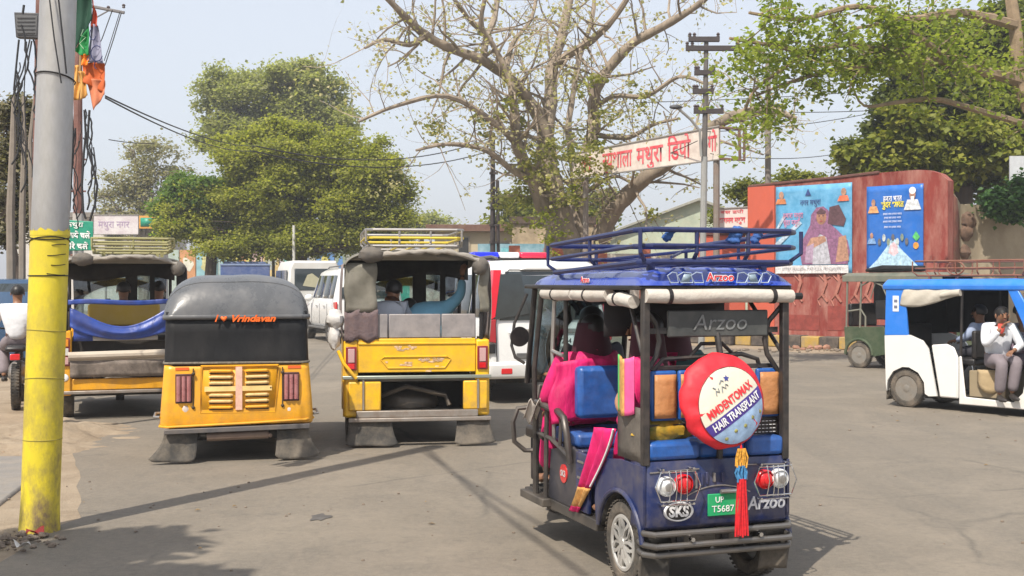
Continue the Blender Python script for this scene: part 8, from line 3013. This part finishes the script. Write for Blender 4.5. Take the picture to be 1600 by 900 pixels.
for (pp, rr_, dep) in limbs:
    pts = [W(x, y, TD + dz * 1.3) - org for x, y, dz in pp]
    rs = [r * TD / F * 0.97 for r in rr_]
    sp, sr = smooth_line(pts, rs, 4)
    target = mbt if rs[0] > 0.25 else mbb
    target.tube(sp, [r * (1 + 0.08 * sin(i * 1.9)) for i, r in enumerate(sr)], 12 if rs[0] > 0.2 else 7)
    for (q, r, d) in along(sp, sr, 0.42):
        if q.z < 3.6 or r > 0.42:
            continue
        if random.random() < 0.75:
            a = Vector((jit(1), jit(1), jit(0.9))).normalized()
            nd = (a - d * a.dot(d) * 0.6 + d * 0.35).normalized()
            grow(mbb, tips, q, nd, max(0.02, min(0.055, r * 0.4)), random.uniform(0.9, 2.3), 2, spread=0.6, up=0.12, seg=4, kids=2, wig=0.26)
mbt.build('trunk', bark_m, ct)
mbb.build('branches', bark_m, ct, recalc=False)
T_ = np.array([tuple(t_) for t_ in tips])
sparse = leaf_mat('sparse_leaf', (0.27, 0.26, 0.11), (0.52, 0.46, 0.28), 0.45)
sel = T_[rng.random(len(T_)) < 0.3]
pts_ = np.repeat(sel, 3, axis=0) + rng.normal(size=(len(sel) * 3, 3)) * 0.13
leaves('leaves', pts_, 0.12, sparse, ct, droop=0.5)
# denser tufts low on the trunk
lob = []
for (x, y, r) in ((830, 270, .9), (855, 250, .8), (800, 300, .8), (905, 230, .6), (840, 330, .8), (930, 200, .6), (795, 180, .8), (760, 200, .7), (690, 200, .6), (925, 130, .6), (990, 150, .6), (865, 300, .7), (800, 345, .6), (1010, 330, .3)):
    c = W(x, y, TD - 1 + jit(1)) - org
    lob.append((c.x, c.y, c.z, r, r, r * 1.1))
leaves('leaves', clumps(lob, 105, 18, 0.17, 0.2), 0.15, leaf_mat('olive_leaf', (0.13, 0.15, 0.03), (0.36, 0.34, 0.11), 0.45), ct, droop=0.4)
lob3 = []
for (x, y, r) in ((905, 262, .45), (925, 250, .4), (940, 268, .35), (912, 240, .4), (1000, 238, .25)):
    c = W(x, y, 35.2) - org
    lob3.append((c.x, c.y, c.z, r, 0.3, r))
leaves('leaves', clumps(lob3, 50, 14, 0.12, 0.1), 0.12, MATS['olive_leaf'], ct, droop=0.5)
lob2 = []
for k in range(20):
    c = W(random.uniform(600, 1080), random.uniform(10, 300), TD + jit(3)) - org
    lob2.append((c.x, c.y, c.z, 0.9, 0.9, 0.6))
leaves('leaves', clumps(lob2, 110, 12, 0.22, 0.1), 0.11, sparse, ct, droop=0.5)
# ivy-like shoots on trunk: bright
lob3 = []
for (x, y) in ((862, 345), (905, 300), (870, 380), (850, 365), (922, 245), (918, 270)):
    c = W(x, y, TD - 1.0) - org
    lob3.append((c.x, c.y, c.z, 0.35, 0.3, 0.5))
leaves('leaves', clumps(lob3, 60, 14, 0.12, 0.1), 0.12, leaf_mat('lime_leaf', (0.2, 0.25, 0.02), (0.35, 0.36, 0.05), 0.4), ct)


def crown_tree(name, D, base_px, lobes_px, m, label, nclump, per, cr, leaf, bark=dark_bark, trunk_r=0.25, shell_=0.55, depth_k=0.8, cat='tree', height0=0.0, inner=None, limbs_n=7):
    """lobes in surveyed outline (x, y, rx, ry) of the crown at distance D"""
    b = W(base_px, 0, D)
    t = thing(name, (b.x, b.y, 0), 0, label, cat)
    L = []
    for (x, y, rx, ry, *dz) in lobes_px:
        c = W(x, y, D + (dz[0] if dz else 0)) - Vector((b.x, b.y, 0))
        k = D / F
        L.append((c.x, c.y, c.z, rx * k, rx * k * depth_k, ry * k))
    mb = MB()
    cz = min(l[2] - l[5] * 0.2 for l in L)
    top_ = Vector((jit(0.2), 0, max(1.2, cz)))
    mb.tube([Vector((0, 0, 0)), Vector((jit(0.15), 0, top_.z * 0.5)), top_], [trunk_r * 1.25, trunk_r, trunk_r * 0.8], 10)
    for l in L[:limbs_n * 3]:
        c = Vector(l[:3])
        m1 = top_.lerp(c, 0.5) + Vector((jit(0.3), jit(0.3), jit(0.3)))
        mb.tube([top_ - Vector((0, 0, 0.3)), m1, c], [trunk_r * 0.55, trunk_r * 0.33, trunk_r * 0.12], 6)
        for k in range(5):
            d = Vector((jit(1), jit(1), jit(1))).normalized()
            e = c + Vector((d.x * l[3], d.y * l[4], d.z * l[5])) * 0.85
            s_ = m1.lerp(c, random.random())
            mb.tube([s_, s_.lerp(e, 0.5) + Vector((jit(0.15), jit(0.15), jit(0.15))), e], [trunk_r * 0.16, trunk_r * 0.09, 0.01], 4, cap=False)
    mb.build('trunk', bark, t)
    leaves('crown', clumps(L, nclump, per, cr, shell_), leaf, m, t, droop=0.15)
    return t


green_a = leaf_mat('mid_green_leaf', (0.16, 0.185, 0.035), (0.42, 0.41, 0.09), 0.55)
green_b = leaf_mat('deep_green_leaf', (0.05, 0.075, 0.018), (0.16, 0.18, 0.04), 0.35)
green_c = leaf_mat('yellow_green_leaf', (0.12, 0.15, 0.02), (0.27, 0.27, 0.04), 0.35)
dusty = leaf_mat('hazed_dusty_leaf', (0.2, 0.19, 0.11), (0.36, 0.33, 0.21), 0.45)  # distance haze partly mixed into these paler leaf tones
neem = leaf_mat('neem_leaf', (0.13, 0.18, 0.025), (0.33, 0.37, 0.07), 0.5)

# left group
crown_tree('tree', 50, 470, [(460, 250, 95, 58), (395, 290, 70, 60), (530, 260, 75, 62), (590, 285, 55, 55), (480, 320, 110, 60), (340, 330, 70, 45), (400, 350, 90, 40), (560, 340, 80, 50), (610, 330, 40, 48), (430, 215, 60, 30), (300, 355, 40, 30), (510, 378, 80, 26), (350, 378, 70, 24), (420, 380, 70, 22), (590, 372, 50, 24), (300, 365, 50, 26), (620, 300, 34, 40), (380, 240, 40, 34), (600, 240, 34, 28)],
           green_a, 'broad mid-green tree left of centre behind the autos', 5200, 36, 0.22, 0.125, trunk_r=0.4)
crown_tree('tree', 50.5, 330, [(330, 310, 55, 42), (290, 330, 40, 34), (280, 300, 30, 22), (340, 350, 60, 30), (270, 350, 24, 22)], leaf_mat('fresh_green_leaf', (0.07, 0.14, 0.02), (0.17, 0.25, 0.05), 0.4), 'smaller fresh green tree left of the broad tree', 1000, 34, 0.2, 0.15, trunk_r=0.25)
crown_tree('tree', 74, 430, [(440, 160, 80, 48), (380, 175, 62, 50), (500, 170, 58, 45), (350, 145, 40, 30), (470, 125, 55, 24), (410, 125, 50, 22), (360, 215, 55, 28), (440, 215, 80, 40), (525, 195, 30, 30)],
           dusty_green := leaf_mat('grey_green_leaf', (0.19, 0.21, 0.08), (0.4, 0.4, 0.18), 0.55), 'tall grey-green tree rising behind the broad tree', 2600, 32, 0.3, 0.2, trunk_r=0.5)
crown_tree('tree', 70, 225, [(235, 250, 50, 32), (270, 265, 32, 24), (210, 235, 26, 22), (190, 290, 40, 28), (240, 300, 60, 30), (165, 300, 28, 20), (220, 330, 60, 24), (170, 330, 26, 14), (260, 350, 50, 24), (300, 330, 40, 40), (210, 350, 30, 14), (280, 295, 26, 20), (290, 365, 40, 20), (185, 360, 30, 12)],
           dusty, 'thin dusty brownish tree at the left between the poles and the green trees', 620, 26, 0.3, 0.17, bark=mat('pale_bark', (0.2, 0.17, 0.14), 0.9), trunk_r=0.28, shell_=0.2)
crown_tree('tree', 90, 660, [(650, 355, 30, 16), (680, 348, 24, 14), (700, 360, 20, 10), (630, 350, 20, 22)], dusty_green, 'low distant tree between the green tree and the dark pole', 200, 30, 0.4, 0.25)
crown_tree('tree', 60, 830, [(800, 330, 34, 24), (830, 345, 34, 20), (940, 330, 34, 24), (770, 350, 20, 12), (900, 350, 30, 16)], green_c, 'yellowish bush-like trees seen through the bare tree near its trunk', 380, 26, 0.3, 0.2, trunk_r=0.15)
crown_tree('bush', 40, 1220, [(1220, 290, 30, 14), (1170, 300, 22, 16), (1260, 282, 22, 10), (1195, 312, 40, 16), (1290, 290, 14, 8)], green_c, 'yellow-green bush peeping over the left end of the red wall', 300, 26, 0.2, 0.14, trunk_r=0.08)
crown_tree('tree', 46, 1145, [(1140, 345, 24, 14), (1120, 335, 14, 10)], green_c, 'small green bush behind the small depot board', 60, 22, 0.2, 0.15, trunk_r=0.08)

# vines and trees at the far left edge
crown_tree('tree', 24, 25, [(22, 170, 22, 22), (40, 200, 16, 22), (15, 230, 16, 30), (36, 260, 18, 30), (14, 300, 14, 40), (45, 310, 12, 40), (20, 360, 20, 30), (8, 190, 14, 20)], leaf_mat('dry_vine_leaf', (0.07, 0.07, 0.04), (0.27, 0.24, 0.15), 0.3),
           'dusty vine-covered trees at the left edge behind the lamp post', 620, 22, 0.14, 0.09, trunk_r=0.12, shell_=0.3)
for k, (x, r_) in enumerate(((18, 0.09), (34, 0.07), (52, 0.06))):
    mb = MB()
    mb.tube([W(x, 525, 23), W(x + jit(4), 330, 23), W(x + jit(5), 220, 23), W(x + 3, 150, 23)], [r_, r_ * 0.9, r_ * 0.7, 0.03], 7)
    tag(mb.build('bare_tree', MATS['pale_bark'], None), ['leftmost', 'middle', 'rightmost'][k] + ' of three bare pale stems among the vines at the left edge', 'tree', 'bare stems at the left edge')

# right: dense dark mango-like tree behind the wall
rt = crown_tree('tree', 36, 1500, [(1400, 200, 60, 40), (1460, 170, 70, 60), (1530, 190, 70, 70), (1360, 255, 48, 26), (1420, 255, 60, 34), (1490, 250, 70, 40), (1560, 250, 50, 40), (1380, 215, 40, 32), (1340, 262, 28, 18), (1450, 110, 60, 50), (1540, 110, 60, 60), (1590, 60, 60, 60), (1480, 60, 60, 50), (1400, 150, 40, 30), (1590, 130, 50, 60), (1590, 210, 50, 50), (1350, 235, 36, 26), (1560, 160, 60, 60), (1500, 110, 60, 50), (1560, 60, 60, 50), (1430, 60, 40, 40), (1545, 290, 50, 14), (1470, 282, 60, 16)],
           green_b, 'dense dark green tree rising behind the red and beige walls', 3800, 36, 0.17, 0.15, trunk_r=0.4)
b = W(1500, 0, 36)
L = []
for (x, y, rx, ry) in ((1360, 245, 44, 28), (1400, 195, 50, 36), (1450, 230, 60, 40), (1510, 215, 60, 50), (1560, 250, 40, 30), (1440, 270, 60, 20), (1350, 265, 34, 16), (1500, 262, 60, 20)):
    c = W(x, y, 34.6) - Vector((b.x, b.y, 0))
    k = 34.6 / F
    L.append((c.x, c.y, c.z, rx * k, rx * k * 0.6, ry * k))
leaves('crown', clumps(L, 330, 30, 0.16, 0.9), 0.2, green_c, rt, droop=0.45)  # yellower leaves on the near side, sunlit clumps put into the colour
bk = crown_tree('bush', 30.6, 1585, [(1572, 315, 26, 24, -1), (1592, 298, 22, 22, -.9), (1560, 330, 16, 14, -1.1), (1590, 330, 20, 14, -1)], leaf_mat('bush_leaf', (0.03, 0.08, 0.02), (0.08, 0.17, 0.04), 0.3), 'dark green shrub hanging over the beige wall at the right edge', 170, 26, 0.12, 0.13, trunk_r=0.05)
# right: overhanging light green branches from a trunk at the right edge
org2 = W(1592, 0, 27).xy.to_3d()
nt_ = thing('tree', org2, 0, 'pale-barked tree at the right edge with light green branches hanging across the top', 'tree')
tips = []
mbt, mbb = MB(), MB()
random.seed(9)
for (pp, rr_, dep) in [
    ([(1690, 560, 0), (1675, 440, 0), (1650, 300, 0), (1622, 200, 0), (1592, 130, 0), (1588, 60, 0), (1575, -30, 0)], [14, 13, 13, 12, 11, 11, 9], 1),
    ([(1592, 125, 0), (1530, 110, -.8), (1480, 95, -1.5), (1430, 98, -2), (1380, 80, -2.6), (1320, 70, -3), (1260, 80, -3.4), (1200, 70, -3.6), (1140, 60, -4)], [10, 8, 7, 6, 5, 4, 3.5, 3, 2], 2),
    ([(1588, 40, 0), (1500, 20, -1), (1420, 30, -2), (1340, 10, -3), (1250, 30, -3.6), (1170, 20, -4)], [9, 7, 5, 4, 3, 2], 2),
    ([(1480, 95, -1.5), (1440, 60, -2.4), (1390, 40, -2.8), (1330, 45, -3)], [5, 4, 3, 2], 1),
    ([(1430, 98, -2), (1380, 70, -2.6), (1360, 100, -2.8), (1300, 110, -3), (1230, 130, -3.3), (1180, 150, -3.6)], [5, 4, 4, 3, 2.5, 1.5], 2),
    ([(1622, 200, 0), (1520, 170, -.8), (1460, 155, -1.4), (1400, 160, -2), (1350, 165, -2.4), (1330, 130, -2.6)], [6, 5, 4, 3, 2, 1], 0),
    ([(1260, 80, -3.4), (1220, 110, -3.6), (1180, 140, -3.8), (1160, 175, -4)], [3, 2.5, 2, 1], 1),
]:
    pts = [W(x, y, 27 + dz) - org2 for x, y, dz in pp]
    rs = [r * 27 / F for r in rr_]
    sp, sr = smooth_line(pts, rs, 4)
    (mbt if rs[0] > 0.2 else mbb).tube(sp, sr, 10 if rs[0] > 0.2 else 6)
    if dep:
        for (q, r, d) in along(sp, sr, 0.3):
            if q.z < 5.2:
                continue
            a = Vector((jit(1), jit(1), jit(0.9) - 0.2)).normalized()
            grow(mbb, tips, q, (a * 0.8 + d * 0.3).normalized(), 0.018, random.uniform(0.5, 1.2), 1, spread=0.6, up=-0.05, seg=4, kids=2, wig=0.25)
mbt.build('trunk', mat('tan_bark', (0.26, 0.19, 0.12), 0.9, var=0.3, bump=0.6), nt_)
mbb.build('branches', MATS['tan_bark'], nt_, recalc=False)
T_ = np.array([tuple(t_) for t_ in tips])
k = 7
pts_ = np.repeat(T_, k, axis=0) + rng.normal(size=(len(T_) * k, 3)) * 0.13
leaves('crown', pts_, 0.115, neem, nt_, droop=0.35)

# roadside tree just out of frame at the left, whose shade falls across the near corner
org3 = Vector((-4.7, 3.65, 0))
ot = thing('tree', org3, 0, 'small roadside tree just outside the lower left corner', 'tree')
mb = MB()
mb.tube([(-0.6, 0, 0), (-0.5, 0.1, 2.2), (-0.2, 0.2, 4.0)], [0.14, 0.11, 0.07], 8)
tips = []
for k in range(9):
    grow(mb, tips, Vector((-0.3, 0.15, 3.0 + 0.12 * k)), Vector((jit(1), jit(1), 0.5)), 0.04, 1.0, 1, seg=3, kids=2)
mb.build('trunk', bark_m, ot)
leaves('crown', clumps([(0.1, 0.1, 4.6, 1.0, 0.85, 0.7), (-0.8, 0.4, 4.4, 0.8, 0.7, 0.6), (0.7, -0.3, 4.8, 0.6, 0.35, 0.5)], 330, 36, 0.15, 0.2), 0.2, neem, ot)

# ---------------------------------------------------------------- air
hz = bpy.data.materials.new('dusty_air')
hz.use_nodes = True
hn = hz.node_tree
hn.nodes.remove(hn.nodes['Principled BSDF'])
pv = hn.nodes.new('ShaderNodeVolumePrincipled')
pv.inputs['Color'].default_value = (0.86, 0.88, 0.92, 1)
pv.inputs['Density'].default_value = 0.0016
pv.inputs['Anisotropy'].default_value = 0.2
hn.links.new(pv.outputs[0], hn.nodes['Material Output'].inputs['Volume'])
mb = MB()
mb.box(-1000, 1000, -250, 1600, -1.5, 24)
ho = mb.build('haze', hz, None, smooth=0)
ho['kind'] = 'stuff'
